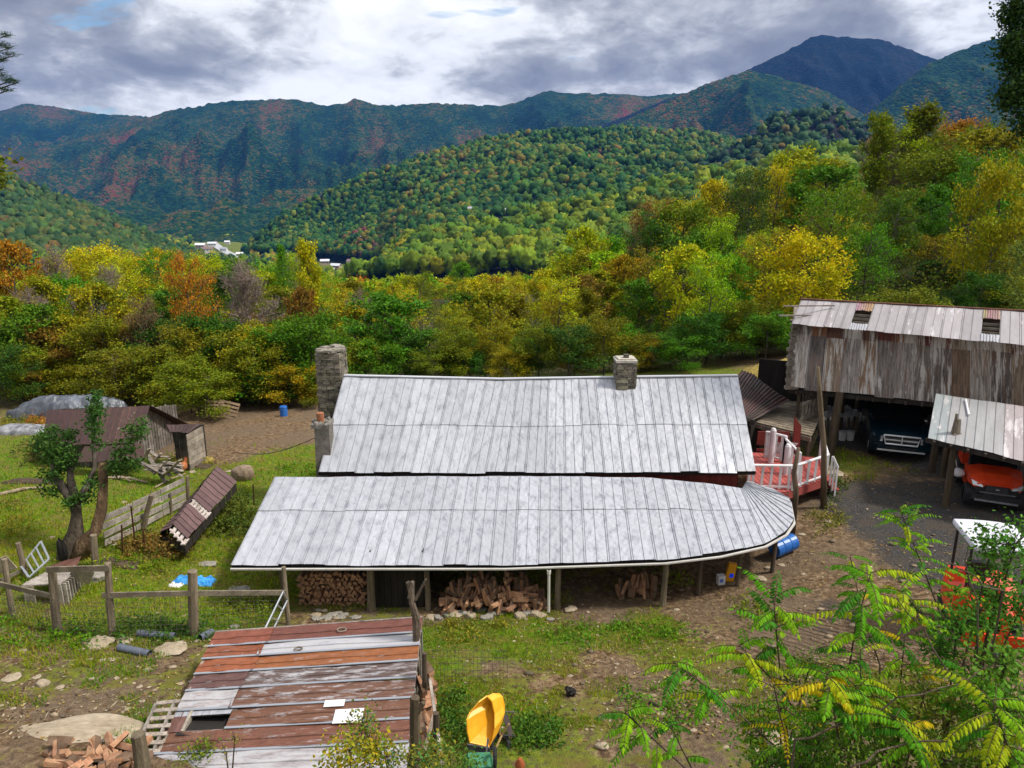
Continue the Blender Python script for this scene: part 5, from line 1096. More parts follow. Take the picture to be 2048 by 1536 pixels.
b = onground(50, 1140); gate('metal_gate', [P(42, 1132, 18.3), P(82, 1083, 18.6), P(98, 1118, 18.2), P(58, 1155, 17.9)], 3, 'rounded tube gate leaning against the posts at the far left', .028)
bf = empty('board_fence', tuple(onground(290, 1060)), 'leaning grey board fence running up the pasture to the slumped shed', 'fence')
a0, a1 = onground(212, 1098), onground(376, 1012)
for k in range(4):
    for s in range(3):
        f0, f1 = s/3, (s+1)/3-.01; up = Vector((0, 0, .16+.26*k+random.uniform(-.03, .03))); mb = MB(); k2 = random.uniform(1.1, 1.6); mb.beam(a0.lerp(a1, f0)+up, a0.lerp(a1, f1)+up+Vector((0, 0, random.uniform(-.04, .04))), .025, .17, (k2, k2, k2*.97, 1)); mb.build('board', M['greywood'], bf)
vpost(284, 1062, 303, 990, .08, bf); vpost(376, 1012, 375, 952, .06, bf); vpost(343, 1030, 341, 984, .04, bf); vpost(190, 1135, 187, 1070, .09, bf)
for (px0, py0, px1, py1) in ((271, 1096, 262, 1012), (290, 1105, 286, 1060), (361, 1090, 363, 1055), (462, 1015, 461, 982), (245, 1110, 243, 1050), (508, 1010, 506, 968)):
    b = onground(px0, py0); t_ = above(b, px1, py1); mb = MB(); mb.beam(b-Vector((0, 0, .1)), t_, .035, .035, (.7, .35, .25, 1)); tag(mb.build('fence_stake', M['wire'], loc=tuple(b)), 'thin rusty metal stake in the weeds near the slumped shed', 'stake', 'rusty fence stakes near the slumped shed')
# low kennel with slatted roof
kn_ = empty('kennel', tuple(onground(110, 1190)), 'low grey board kennel with slanting plank roof behind the wire fence', 'kennel')
A, B_, C_, D_ = P(44, 1170, 16.9), P(97, 1143, 18.1), P(158, 1140, 18.1), P(122, 1166, 16.9); mb = MB()
for i in range(6): f = (i+.5)/6; k = random.uniform(1.1, 1.7); mb.beam(A.lerp(B_, f), D_.lerp(C_, f), (A-B_).length/6-.012, .03, (k, k, k, 1))
mb.build('roof', M['greywood'], kn_); rs = np.random.RandomState(3)
for (p, q) in ((A, D_), (D_, C_)):
    mb = MB(); n = 7
    for i in range(n):
        if p is A and 1 < i < 5: continue
        s = p.lerp(q, (i+.5)/n); g = H(s.x, s.y); k = rs.uniform(1.0, 1.7); mb.beam((s.x, s.y, g), (s.x, s.y, s.z-.03), (q-p).length/n-.02, .03, (k, k, k*.95, 1), up=(0, 1, 0))
    mb.build('wall', M['greywood'], kn_)
mb = MB(); A, B_, C_, D_ = P(97, 1134, 18.2), P(140, 1119, 19), P(163, 1112, 19), P(150, 1140, 18.2); sheets(mb, [(A, B_), (D_, C_)], pitch=.3, laps=(0, 1), tint=lambda i, k, r: (.16, .07, .05, .2), double=False); tag(mb.build('rusty_sheet', M['browntin'], loc=tuple(A)), 'rusty brown metal sheet lying on the kennel back under the old tree', 'sheet')
for (px, py, w, h, a, lab) in ((163, 1150, .5, .45, .5, 'splintered grey boards leaning right of the kennel'),):
    p = P(px, py, 17.6); mb = MB(); mb.box(p, (w, .03, h), (.3, a, .3), (1.6, 1.55, 1.3, 1)); tag(mb.build('leaning_boards', M['greywood'], loc=tuple(p)), lab, 'boards')
mb = MB(); mb.box(P(8, 1130, 16.6), (.35, .03, .45), (.3, -.3, .3), (1.6, 1.55, 1.3, 1)); mb.build('sign_board', M['greywood'], wf)
# ------------------------------------------------------------------ the old pollard tree
pt = empty('pollard_tree', tuple(onground(150, 1118)), 'gnarled hollow pollard tree with leafy upright shoots and a broken dead trunk', 'tree')
Z_ = 19.6; mb = MB(); q = lambda px, py, dz=0: P(px, py, Z_+dz)
mb.tube([q(140, 1135), q(142, 1095), q(150, 1062, .1), q(152, 1030), q(150, 1005), q(146, 985)], [.36, .27, .19, .15, .13, .09], 14, (.75, .72, .62, 1), wob=.22)
mb.tube([q(152, 1120), q(170, 1085, -.1), q(192, 1060, -.1), q(203, 1020), q(205, 975), q(207, 925)], [.28, .2, .15, .13, .12, .12], 12, (1.25, .95, .62, 1), wob=.2)
mb.tube([q(152, 1012), q(134, 985), q(112, 955), q(104, 925)], [.17, .14, .1, .05], 8, wob=.1); mb.tube([q(150, 1000), q(141, 960), q(140, 930), q(137, 880)], [.13, .1, .07, .03], 8); mb.tube([q(155, 1005), q(175, 970), q(190, 935, .2), q(186, 880, .3), q(192, 820, .3), q(193, 790, .3)], [.12, .08, .06, .05, .03, .015], 7)
mb.tube([q(155, 1008), q(190, 962, .2), q(225, 930, .4), q(236, 900, .4)], [.06, .05, .03, .02], 6); mb.build('trunk', M['bark'], pt, smooth=True)
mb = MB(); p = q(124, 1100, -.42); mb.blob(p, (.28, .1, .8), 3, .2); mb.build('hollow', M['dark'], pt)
rs = np.random.RandomState(4); tips = []
for (px0, py0, px1, py1, w, n) in ((100, 950, 105, 855, 15, 26), (85, 905, 82, 870, 12, 12), (140, 940, 137, 865, 14, 26), (120, 950, 125, 890, 22, 22), (191, 900, 193, 785, 9, 24), (182, 860, 188, 815, 12, 10), (95, 985, 110, 940, 20, 12), (140, 1010, 165, 980, 26, 12), (225, 945, 240, 885, 12, 14), (258, 905, 262, 850, 8, 12), (280, 880, 285, 840, 7, 8), (250, 930, 280, 915, 14, 10), (170, 990, 190, 960, 14, 6)):
    for i in range(n):
        f = rs.rand(); p = q(px0+(px1-px0)*f+rs.randn()*w*.55*(1-f*.5), py0+(py1-py0)*f+rs.randn()*4, rs.uniform(-.4, .5)); tips.append(tuple(p))
V, F, C = leafcloud(tips, 36, .10, .048, rs, .35, .3, .1); C[:, :3] *= np.array([.05, .115, .02])
o = npmesh('foliage', V-np.array(pt.location), F, M['leaf_plain'], C); o.parent = pt
# ------------------------------------------------------------------ sheeted heap, bale, tarp, etc.
def cloth(name, mat, cen, w, d, h, seed, label, cat, n=46, fold=.12, sharp=2.2, rot=0):
    rs = np.random.RandomState(seed); u = np.linspace(-1, 1, n); U, W = np.meshgrid(u, u); r = np.maximum(np.abs(U)**2.5, np.abs(W)**2.5)
    hh = np.clip(1-r, 0, 1)**.5*(1+.25*fbm(U*5, W*5, 2.2, 3, seed)); ang = np.arctan2(W, U); hh = hh*h+fold*fbm(ang*6+9, r*2, 1, 3, seed+1)*np.clip(r*2, 0, 1)*(r < .98)*h+fbm(U*9, W*9, 1.5, 2, seed+5)*.04*h
    X = cen[0]+(U*w/2*math.cos(rot)-W*d/2*math.sin(rot))*(1+.06*fbm(W*6, U*3, 1.2, 2, seed+2)); Y = cen[1]+(U*w/2*math.sin(rot)+W*d/2*math.cos(rot)); Z = HH(X, Y)-.03+np.maximum(hh, 0)
    V = np.stack([X.ravel(), Y.ravel(), Z.ravel()], 1); idx = np.arange(n*n).reshape(n, n); F = np.stack([idx[:-1, :-1], idx[:-1, 1:], idx[1:, 1:], idx[1:, :-1]], -1).reshape(-1, 4)
    c0 = np.array([cen[0], cen[1], H(cen[0], cen[1])]); o = npmesh(name, V-c0, F, mat, np.ones((len(F), 4)), smooth=True); o.location = c0; return tag(o, label, cat)
g = onground(120, 838); cloth('covered_heap', M['blacktarp'], (g.x, g.y+1), 5.6, 3, 1.15, 4, 'long heap covered with shiny black and grey plastic sheeting at the edge of the wood', 'heap', 60, .35)
g = onground(40, 868); cloth('covered_heap', pm('white_sheeting', [(.35, (.10, .10, .11)), (.65, (.36, .36, .38))], 3, 5, rough=.5, bump=.8, bdist=.05), (g.x, g.y+.3), 3.4, 1.2, .45, 8, 'pale plastic covered mound left of the red roofed barn', 'heap')
g = onground(390, 1163); o = cloth('blue_tarp', M['tarp'], (g.x, g.y), 1.0, .5, .14, 9, 'crumpled bright blue tarp lying on the grass by the wire fence', 'tarp', 40, .9)
g = onground(352, 1172); cloth('white_rag', M['white'], (g.x, g.y), .35, .25, .08, 3, 'crumpled white sack beside the blue tarp', 'sack', 16, .9)
g = onground(487, 958); mb = MB(); mb.blob((g.x, g.y, g.z+.2), (.85, .7, .75), 4, .08, (1, 1, 1, 1), 3); tag(mb.build('hay_bale', pm('old_hay', [(.3, (.16, .11, .075)), (.7, (.36, .27, .19))], 12, 5, rough=.95, bump=.8, fine=.4), loc=tuple(g), smooth=True), 'rounded greyish brown old hay bale beside the slumped shed', 'bale')
def mound(px, py, w, d, h, mat, label, name, cat, seed=1): 
    g = onground(px, py); return cloth(name, mat, (g.x, g.y), w, d, h, seed, label, cat, 30, .2)
M['straw'] = pm('straw', [(.3, (.12, .09, .02)), (.5, (.30, .22, .05)), (.7, (.42, .32, .10))], 9, 6, rough=.95, bump=.9, fine=.4); M['mulch'] = pm('rotten_mulch', [(.3, (.035, .024, .016)), (.7, (.13, .09, .055))], 9, 6, rough=.95, bump=.9, fine=.4)
mound(385, 925, 1.6, .9, .22, M['straw'], 'yellow straw litter heap in front of the small shelter', 'straw_heap', 'heap', 2); mound(380, 935, 1.8, .7, .15, M['mulch'], 'dark muck heap below the straw litter', 'muck_heap', 'heap', 3)
mound(1560, 775, 4.5, 3, 1.3, M['straw'], 'golden brown mound of cuttings between the swooping brown roof and barn', 'cuttings_heap', 'heap', 5); mound(240, 1130, 1.1, .5, .14, M['mulch'], 'dark dead brush pile in the grass below the board fence', 'brush_heap', 'heap', 6); mound(65, 965, 1.9, .7, .18, M['mulch'], 'brown scrap heap in the pasture left of the old tree', 'brush_heap', 'heap', 7)
for (a, b, r, lab) in (((0, 992), (85, 978), .06, 'long grey fallen pole in the left pasture'), ((218, 958), (296, 968), .05, 'fallen grey pole right of the old tree'), ((225, 955), (262, 966), .04, 'thin fallen branch in front of the red roofed barn'), ((310, 978), (372, 950), .03, 'thin branch leaning above the board fence')):
    p, q2 = onground(*a), onground(*b); mb = MB(); mb.tube([p+Vector((0, 0, .06)), (p+q2)/2+Vector((0, .1, .1)), q2+Vector((0, 0, .07))], [r, r*.9, r*.5], 6, (1.7, 1.6, 1.5, 1), wob=.1); tag(mb.build('fallen_branch', M['post'], loc=tuple(p)), lab, 'branch')
for (a, b, r, lab) in (((276, 1272), (350, 1278), .085, 'grey black drain pipe lying under the wire fence'), ((238, 1300), (300, 1314), .085, 'short grey black drain pipe lying nearest the camera at left'), ((400, 1282), (424, 1270), .09, 'black pipe end at the back left corner of the patchwork roofed shed')):
    p, q2 = onground(*a), onground(*b); mb = MB(); L = (q2-p).length; n = int(L/.04); pts = [p.lerp(q2, i/n)+Vector((0, 0, r*.8)) for i in range(n+1)]; mb.tube(pts, [r*(1 if i % 2 else .93) for i in range(n+1)], 10, (4.5, 5, 6, 1), cap=False); tag(mb.build('drain_pipe', M['black'], loc=tuple(p), smooth=True), lab, 'pipe')
# pallets and scrap at the wood's edge
for (px, py, a, t, lab) in ((450, 838, .15, .3, 'pale wooden pallet leaning at the foot of the wood'), (430, 836, .8, .25, 'rusty brown crate side leaning left of the pale pallet')):
    g = onground(px, py); e = empty('pallet', tuple(g), lab, 'pallet'); e.rotation_euler = (-.35, t, a); mb = MB(); 
    for i in range(5): mb.box((0, 0, .12+i*.2), (1.1, .02, .12), None, (1.2, .95, .7, 1))
    mb.build('slat', M['greywood'], e, loc=(0, 0, 0))
    for x in (-.5, 0, .5): mb = MB(); mb.box((x, .05, .5), (.05, .08, 1.0), None, (1.1, .9, .6, 1)); mb.build('stringer', M['greywood'], e, loc=(0, 0, 0))
def barrel(px, py, r, L, rot, mat, label, lift=0):
    g = onground(px, py); e = empty('barrel', (g.x, g.y, g.z+lift), label, 'barrel'); e.rotation_euler = rot; mb = MB()
    mb.tube([(0, 0, 0), (0, 0, .02), (0, 0, L*.3), (0, 0, L*.33), (0, 0, L*.36), (0, 0, L*.64), (0, 0, L*.67), (0, 0, L*.7), (0, 0, L-.02), (0, 0, L)], [r*.93, r, r, r*1.05, r, r, r*1.05, r, r, r*.93], 20); mb.build('drum', M[mat], e, loc=(0, 0, 0), smooth=False); mb = MB(); mb.tube([(0, 0, L), (0, 0, L+.015)], r*.8, 18, (.9, .9, .9, 1)); mb.build('lid', M[mat], e, loc=(0, 0, 0))
barrel(1545, 1118, .24, .75, (0, R(82), R(25)), 'bluepl', 'bright blue plastic barrel lying under the right corner of the porch roof', .3)
barrel(568, 832, .2, .55, (0, 0, 0), 'bluepl', 'blue barrel standing in the dark scrub left of the tall stone chimney')
g = onground(1462, 1166); e = empty('feed_bag', tuple(g), 'yellow printed feed bag standing under the right end of the porch', 'bag'); mb = MB(); mb.box(g+Vector((0, .1, .28)), (.24, .12, .55), (.1, .12, 0), (1, 1, 1, 1), taper=.85); mb.build('bag', M['yellow'], e)
mb = MB(); mb.box(g+Vector((.01, .035, .2)), (.1, .01, .12), (.1, .12, 0), (.3, 1.2, 6, 1)); mb.build('print', M['bluepl'], e)
g = onground(1443, 1172); mb = MB(); mb.box(g+Vector((0, .1, .14)), (.2, .14, .26), (0, 0, .2), (1, 1, 1, 1)); mb.box(g+Vector((0, .025, .14)), (.1, .01, .1), (0, 0, .2), (.15, .3, .9, 1)); tag(mb.build('carton', M['white'], loc=tuple(g)), 'small white and blue carton beside the yellow feed bag', 'carton')
# scrap under the barn: buckets, covered bench, trestle
for (px, py, lab) in ((1684, 880, 'white bucket left of the pair under the barn'), (1700, 880, 'white bucket right of the pair under the barn')):
    g = onground(px, py); e = empty('bucket', tuple(g), lab, 'bucket'); mb = MB(); mb.tube([g, g+Vector((0, 0, .36))], [.13, .15], 14, (.75, .75, .72, 1)); mb.build('pail', M['white'], e); mb = MB(); mb.tube([g+Vector((0, 0, .36)), g+Vector((0, 0, .385))], .158, 14, (.6, .6, .6, 1)); mb.build('lid', M['white'], e)
g = onground(1690, 875); e = empty('workbench', tuple(g+Vector((0, .5, 0))), 'bench covered with crumpled grey sheet beside the truck under the barn', 'bench'); mb = MB()
rs = np.random.RandomState(2); n = 14
grid = [[(g.x-.75+1.5*i/(n-1), g.y+.5+1.0*j/(n-1)-.2, g.z+.95+rs.uniform(-.03, .09)-(.18 if i in (0, n-1) or j == 0 else 0)) for i in range(n)] for j in range(n)]
vs = [v for r_ in grid for v in r_]; mb.add(vs, [(j*n+i, j*n+i+1, (j+1)*n+i+1, (j+1)*n+i) for j in range(n-1) for i in range(n-1)], (1.5, 1.5, 1.5, 1)); mb.build('cover_sheet', pm('grey_sheet', [(.3, (.16, .16, .16)), (.7, (.33, .33, .33))], 5, 4, rough=.6), e)
for dx in (-.6, .6):
    for dy in (.4, 1.1): mb = MB(); mb.box(g+Vector((dx, dy, .42)), (.09, .09, .85), None, (.8, .8, .7, 1)); mb.build('leg', M['post'], e)
tr = empty('trestle', tuple(onground(1640, 905)), 'small wooden trestle beside the barn support posts', 'trestle'); 
for dx, t in ((-.25, .3), (.25, -.3), (-.1, .35), (.45, -.35)): g = Vector(tr.location); mb = MB(); mb.box(g+Vector((dx, .1 if dx in (-.25, .25) else .5, .38)), (.06, .04, .8), (0, t, 0), (1.3, 1.2, .8, 1)); mb.build('leg', M['greywood'], tr)
mb = MB(); mb.beam(g+Vector((0, 0, .75)), g+Vector((.15, .6, .75)), .08, .08); mb.build('top', M['greywood'], tr)
g = P(1917, 945, 22.3); mb = MB(); mb.blob(g, (.34, .34, .3), 3, .03, (1, 1, 1, 1), 3); mb.tube([g+Vector((-.19, 0, -.06)), g+Vector((.19, 0, -.06))], .02, 5); mb.beam(g+Vector((0, .1, .1)), g+Vector((-.12, .1, .5)), .02, .02); tag(mb.build('white_can', M['white'], loc=tuple(g), smooth=True), 'white plastic tub hanging on the post beside the orange utility vehicle', 'tub')
# hen
h0 = P(362, 905, 28.2); h0.z = H(h0.x, h0.y); hen = empty('hen', tuple(h0), 'plump russet brown hen standing in the opening of the small shelter', 'hen'); M['hen'] = pm('russet_feathers', [(.3, (.26, .07, .02)), (.7, (.48, .17, .06))], 14, 4, rough=.8); Bz = h0
mb = MB(); mb.tube([Bz+Vector(v) for v in ((-.02, .22, .40), (0, .14, .34), (0, .0, .29), (0, -.12, .30), (.01, -.19, .40), (.01, -.22, .50), (.01, -.25, .53))], [.03, .12, .19, .16, .08, .055, .02], 12); mb.build('body', M['hen'], hen, smooth=True)
mb = MB(); mb.prism([Bz+Vector((-.05, .2, .36)), Bz+Vector((.05, .2, .36)), Bz+Vector((.06, .36, .56)), Bz+Vector((-.06, .36, .56))], (0, .04, -.05), (.7, .6, .6, 1)); mb.build('tail', M['hen'], hen)
mb = MB(); mb.tube([Bz+Vector((.01, -.25, .53)), Bz+Vector((.01, -.31, .515))], [.018, .003], 6, (1.2, 1, .5, 1)); mb.build('beak', M['straw'], hen); mb = MB(); mb.prism([Bz+Vector((.005, -.27, .54)), Bz+Vector((.005, -.2, .55)), Bz+Vector((.005, -.2, .60)), Bz+Vector((.005, -.25, .61))], (.012, 0, 0), (4, .8, .8, 1)); mb.build('comb', M['redpaint'], hen)
for s in (-.06, .06): mb = MB(); mb.tube([Bz+Vector((s, 0, .16)), Bz+Vector((s, .01, .02)), Bz+Vector((s, -.07, .005))], [.02, .012, .008], 6, (1.2, 1, .5, 1)); mb.build('leg', M['straw'], hen)
# ------------------------------------------------------------------ wheelbarrow tipped on its side
wb = empty('wheelbarrow', tuple(onground(970, 1500)), 'wheelbarrow with bright yellow plastic tray tipped up on its nose beside the shed', 'wheelbarrow')
rim = [(974, 1392), (984, 1402), (990, 1428), (990, 1455), (984, 1482), (978, 1493), (940, 1485), (935, 1462), (934, 1440), (940, 1425), (958, 1404)]
gw = onground(962, 1500); wz = gw.y*CP-(gw.z-CAMH)*SP-.12; rp = [P(a, b, wz+(.05 if b < 1430 else -.05)-(.10 if a < 960 else 0)) for a, b in rim]; cen = sum(rp, Vector())/len(rp); off = Vector((.24, .26, .03)); bot_ = [cen+(p-cen)*.62+off for p in rp]; mid_ = [cen+(p-cen)*.90+off*.45 for p in rp]
mb = MB(); n = len(rp); mb.add(rp+mid_+bot_, [(i, (i+1) % n, n+(i+1) % n, n+i) for i in range(n)]+[(n+i, n+(i+1) % n, 2*n+(i+1) % n, 2*n+i) for i in range(n)]+[tuple(range(2*n, 3*n))]); mb.tube(rp+[rp[0]], .014, 6, cap=False); mb.build('tray', M['yellow'], wb)
hx = bot_[2]; mb = MB(); mb.tube([P(1006, 1388, wz+0.35), P(999, 1420, wz+0.30), P(1000, 1470, wz+0.20)], .018, 7, (1.5, 1.2, .7, 1)); mb.build('handle', M['post'], wb); mb = MB(); mb.tube([P(1018, 1448, wz-0.05), P(1004, 1470, wz+0.00), P(985, 1510, wz-0.15)], .018, 7, (1.5, 1.2, .7, 1)); mb.build('handle', M['post'], wb)
mb = MB(); mb.tube([P(1003, 1424, wz+0.25), P(1028, 1424, wz+0.35), P(1020, 1436, wz+0.35)], .012, 6, (3, 2.4, 2.2, 1)); mb.tube([P(1002, 1470, wz+0.15), P(1030, 1472, wz+0.15)], .012, 6, (2, 2, 2, 1)); mb.beam(P(1010, 1430, wz+0.25), P(1022, 1470, wz+0.20), .10, .01, (3, 2.2, 2, 1)); mb.build('leg', M['black'], wb)
mb = MB(); mb.beam(P(934, 1494, wz-0.30), P(980, 1502, wz-0.35), .02, .12, (3.5, 3.5, 3.7, 1)); mb.beam(P(976, 1478, wz-0.25), P(972, 1512, wz-0.45), .03, .03, (2.5, 2.3, 2.2, 1)); mb.build('nose_guard', M['black'], wb)
w0 = P(1000, 1490, wz+0.15); mb = MB(); mb.tube([w0+Vector((math.cos(a)*.15, math.sin(a)*.13, math.sin(a)*.08)) for a in np.linspace(0, 2*PI, 17)], .045, 8, cap=False); mb.build('tyre', M['rubber'], wb, smooth=True)
gb = empty('wheelbarrow', tuple(onground(965, 1530)), 'upside down green wheelbarrow lying half hidden below the yellow one', 'wheelbarrow'); g = P(958, 1530, wz-0.65); mb = MB(); mb.box(g, (.5, .4, .22), (.1, .05, .1), None, taper=.7); mb.build('tray', pm('green_paint', [(.3, (.03, .14, .07)), (.7, (.06, .22, .12))], 5), gb); mb = MB(); mb.tube([P(990, 1515, wz-0.75)+Vector((0, math.cos(a)*.12, math.sin(a)*.14)) for a in np.linspace(0, 2*PI, 15)], .03, 7, cap=False); mb.build('tyre', M['rubber'], gb)
mb = MB(); mb.beam(P(955, 1508, wz-0.55), P(985, 1545, 11.8), .03, .06, (1.4, 1.2, .9, 1)); mb.build('handle', M['greywood'], gb)
g = P(1040, 1532, wz-0.75); mb = MB(); mb.blob(g, (.16, .1, .3), 5, .06, (.9, .65, .45, 1)); tag(mb.build('shovel_blade', M['terracotta'], loc=tuple(g)), 'rusty pointed shovel blade at the bottom edge right of the wheelbarrows', 'shovel')
# charred lumps
for (px, py, s, lab) in ((1142, 1393, .2, 'black charred lump on the ash patch'), (1308, 1412, .16, 'thin charred stick on bare ground right of the ash patch')):
    g = onground(px, py); mb = MB()
    if s == .2: [mb.blob(g+Vector((random.uniform(-.06, .06), 0, .05+.04*k)), (.14, .12, .1), k, .4) for k in range(4)]
    else: mb.beam(g+Vector((-.08, .06, .03)), g+Vector((.08, -.06, .03)), .04, .04)
    tag(mb.build('charred_wood', M['dark'], loc=tuple(g)), lab, 'charred wood')
# ------------------------------------------------------------------ stones
STN = [MB() for _ in range(7)]
SM = []
for i, m_ in enumerate(STN):
    m_.blob((0, 0, 0), (1, .8, .5), i+40, .16, (1, 1, 1, 1), 3, flat=.8); o = m_.build('stone', M['sandstone'] if i % 2 else M['stone'], loc=(0, 0, 0), smooth=False); SM.append(o.data); bpy.data.objects.remove(o)
def stone(px, py, wpx, hpx, label, group=None, k=None, pale=True):
    g = onground(px, py); z = g.y*CP-(g.z-CAMH)*SP; w = wpx*z/FPX; h = hpx*z/FPX/.9; o = bpy.data.objects.new('stone', SM[(random.choice([1, 3, 5]) if pale else random.choice([0, 2, 4, 6])) if k is None else k]); COL.objects.link(o); o.location = g+Vector((0, 0, h*.18)); o.scale = (w, w*random.uniform(.7, 1), h*1.1); o.rotation_euler = (0, 0, random.uniform(-.5, .5)); tag(o, label, 'stone', group); return o
for a in ((197, 1290, 55, 24, 'rounded pale stone at the foot of the second fence post'), (345, 1302, 58, 24, 'flat pale slab stone behind the short drain pipe'), (86, 1372, 30, 26, 'upright pale stone in the bare patch at the left'), (25, 1358, 32, 14, 'flat pale stone slab near the left edge'), (248, 1285, 35, 18, 'stone on the low stone row by the drain pipes'), (395, 1284, 14, 10, 'small round stone by the shed corner'),
          (1205, 1498, 26, 30, 'pale upright stone behind the lowest sapling leaves'), (1560, 1488, 75, 34, 'largest pale stone at the bottom behind the saplings'), (1520, 1508, 34, 26, 'pale stone left of the largest one at the bottom'), (1095, 1470, 20, 16, 'lone pale stone on the ash patch edge'), (1142, 1222, 26, 20, 'mossy stone at the foot of the white downspout'), (1520, 1160, 26, 16, 'pale stone under the right end of the porch'), (1060, 1325, 12, 7, 'small pale stone on bare earth in the yard')): stone(*a)
stone(195, 1160, 40, 32, 'large mossy grey boulder right of the kennel', pale=False); stone(470, 1255, 20, 10, 'dark stone beside the leaning metal gate', pale=False); stone(415, 1130, 34, 12, 'flat grey stone in the pasture beside the trickle', pale=False); stone(480, 1190, 46, 34, 'square grey stone block behind the fence rail', pale=False)
for i in range(16): stone(865+i*15.5+random.uniform(-5, 5), 1226+random.uniform(-6, 18), random.uniform(16, 30), random.uniform(12, 22), 'grey brown fieldstone in the row edging the loose log pile', 'stones edging the loose log pile', pale=random.random() < .3)
for i in range(12): stone(random.uniform(610, 730), random.uniform(1222, 1240), random.uniform(12, 24), random.uniform(8, 16), 'fieldstone in the rubble below the neat log stack', 'stones below the neat log stack', pale=random.random() < .4)
for i in range(26): stone(random.uniform(0, 420), random.uniform(1285, 1420), random.uniform(7, 18), random.uniform(5, 11), 'small pale stone scattered on the worn slope at the left', 'small stones on the left slope')
for i in range(20): stone(random.uniform(930, 1600), random.uniform(1215, 1500), random.uniform(6, 15), random.uniform(4, 9), 'small pale stone scattered on the worn yard', 'small stones on the yard')
for i in range(14): stone(random.uniform(1480, 1680), random.uniform(1010, 1180), random.uniform(6, 16), random.uniform(4, 8), 'small stone on the bare bank below the deck', 'small stones below the deck')
for i in range(16): stone(random.uniform(60, 480), random.uniform(900, 1120), random.uniform(6, 18), random.uniform(3, 7), 'small pale stone lying in the pasture grass', 'small stones in the pasture')
for a in ((1668, 948, 40, 10, 'flat stepping slab right of the deck steps'), (1655, 935, 26, 8, 'smaller flat slab beyond the deck steps')): stone(*a)
g = onground(150, 1475); o = bpy.data.objects.new('rock_slab', SM[3]); COL.objects.link(o); o.location = g+Vector((-.25, .1, -.05)); o.scale = (2.6, .95, .55); o.rotation_euler = (0, 0, .12); tag(o, 'large smooth tan rock slab at the bottom left corner', 'rock')
# countless pebbles and chips: one object
rs = np.random.RandomState(12); n = 5200; px = rs.uniform(-20, 2070, n); py = 870+(rs.rand(n)**.8)*680; iv, jf = ICO[0]; iv = np.array(iv); jf = np.array(jf)
w_ = (py-768)/FPX; zz_ = (CAMH-.4)/(SP+w_*CP); gx = (px-1024)/FPX*zz_; gy = zz_*(CP-w_*SP); ca, cb = cover(gx, gy); ok = rs.rand(n) < np.clip(1.1-ca, .05, 1)*.55; gx, gy = gx[ok], gy[ok]; n = len(gx); gz = HH(gx, gy); s = rs.uniform(.010, .035, n)*(1+(rs.rand(n) < .06)*1.6)
V = iv[None]*s[:, None, None]*np.array([1.3, 1, .6])*rs.uniform(.7, 1.3, (n, 1, 3))+np.stack([gx, gy, gz+s*.3], 1)[:, None]; F = (jf[None]+(np.arange(n)*12)[:, None, None]).reshape(-1, 3); c = rs.uniform(.3, .9, (n, 1))*np.array([1, .95, .88]); C = np.concatenate([np.repeat(c, 20, 0), np.ones((n*20, 1))], 1)
tag(npmesh('pebbles', V.reshape(-1, 3), F, M['sandstone'], C), 'pebbles and stone chips strewn over the bare earth', 'pebbles', kind='stuff')
# ------------------------------------------------------------------ vehicles
def loft(mb, secs, tint=None, cap=True):
    n = len(secs[0]); vs = [Vector(v) for s in secs for v in s]; fs = []
    for i in range(len(secs)-1):
        for k in range(n): k2 = (k+1) % n; fs.append((i*n+k, i*n+k2, (i+1)*n+k2, (i+1)*n+k))
    if cap: fs += [tuple(range(n-1, -1, -1)), tuple((len(secs)-1)*n+k for k in range(n))]
    mb.add(vs, fs, tint)
def sec(y, w, z0, z1, r=.12, crown=.03, tw=None):
    tw = tw or w; return [(-w, y, z0), (w, y, z0), (w*1.01, y, (z0+z1)/2), (tw, y, z1-r), (tw-r*.4, y, z1-r*.25), (tw*.5, y, z1+crown*.6), (0, y, z1+crown), (-tw*.5, y, z1+crown*.6), (-tw+r*.4, y, z1-r*.25), (-tw, y, z1-r), (-w*1.01, y, (z0+z1)/2)]
def wheel(e, x, y, r, w, rimr=.6, rimmat='steel'):
    o = bpy.data.objects.new('wheel', None); COL.objects.link(o); o.parent = e; o.location = (x, y, r); o.empty_display_size = .1
    mb = MB(); n = 26; prof = [(-w/2, r*.6), (-w/2, r*.92), (-w/2+.03, r), (w/2-.03, r), (w/2, r*.92), (w/2, r*.6)]; vs = []; fs = []
    for i in range(n):
        a = 2*PI*i/n
        for (px, pr) in prof: vs.append((px, pr*math.cos(a), pr*math.sin(a)))
    for i in range(n):
        for k in range(5): j = (i+1) % n; fs.append((i*6+k, j*6+k, j*6+k+1, i*6+k+1))
    mb.add(vs, fs); mb.build('tyre', M['rubber'], o, loc=(0, 0, 0)); mb = MB(); mb.tube([(-w/2*.8, 0, 0), (w/2*.8, 0, 0)], r*.62, 18, cap=True); mb.build('rim', M[rimmat], o, loc=(0, 0, 0))
tp = P(1797, 930, 26.2); tz = H(tp.x, tp.y)
tk = empty('pickup_truck', (tp.x, tp.y, tz), 'dark teal pickup truck with chrome crossbar grille parked under the barn', 'truck'); tk.rotation_euler = (0, 0, R(-21))
L0 = (0, 0, 0); mb = MB()
loft(mb, [sec(.10, .90, .62, 1.02, .1), sec(.25, .97, .55, 1.10, .1, .05), sec(1.3, 1.0, .5, 1.20, .1, .06), sec(1.5, 1.0, .5, 1.24, .1, .02), sec(3.8, 1.0, .5, 1.26, .1, .0), sec(5.8, .98, .55, 1.26, .1, 0)]); mb.build('body', M['teal'], tk, loc=L0, smooth=False)
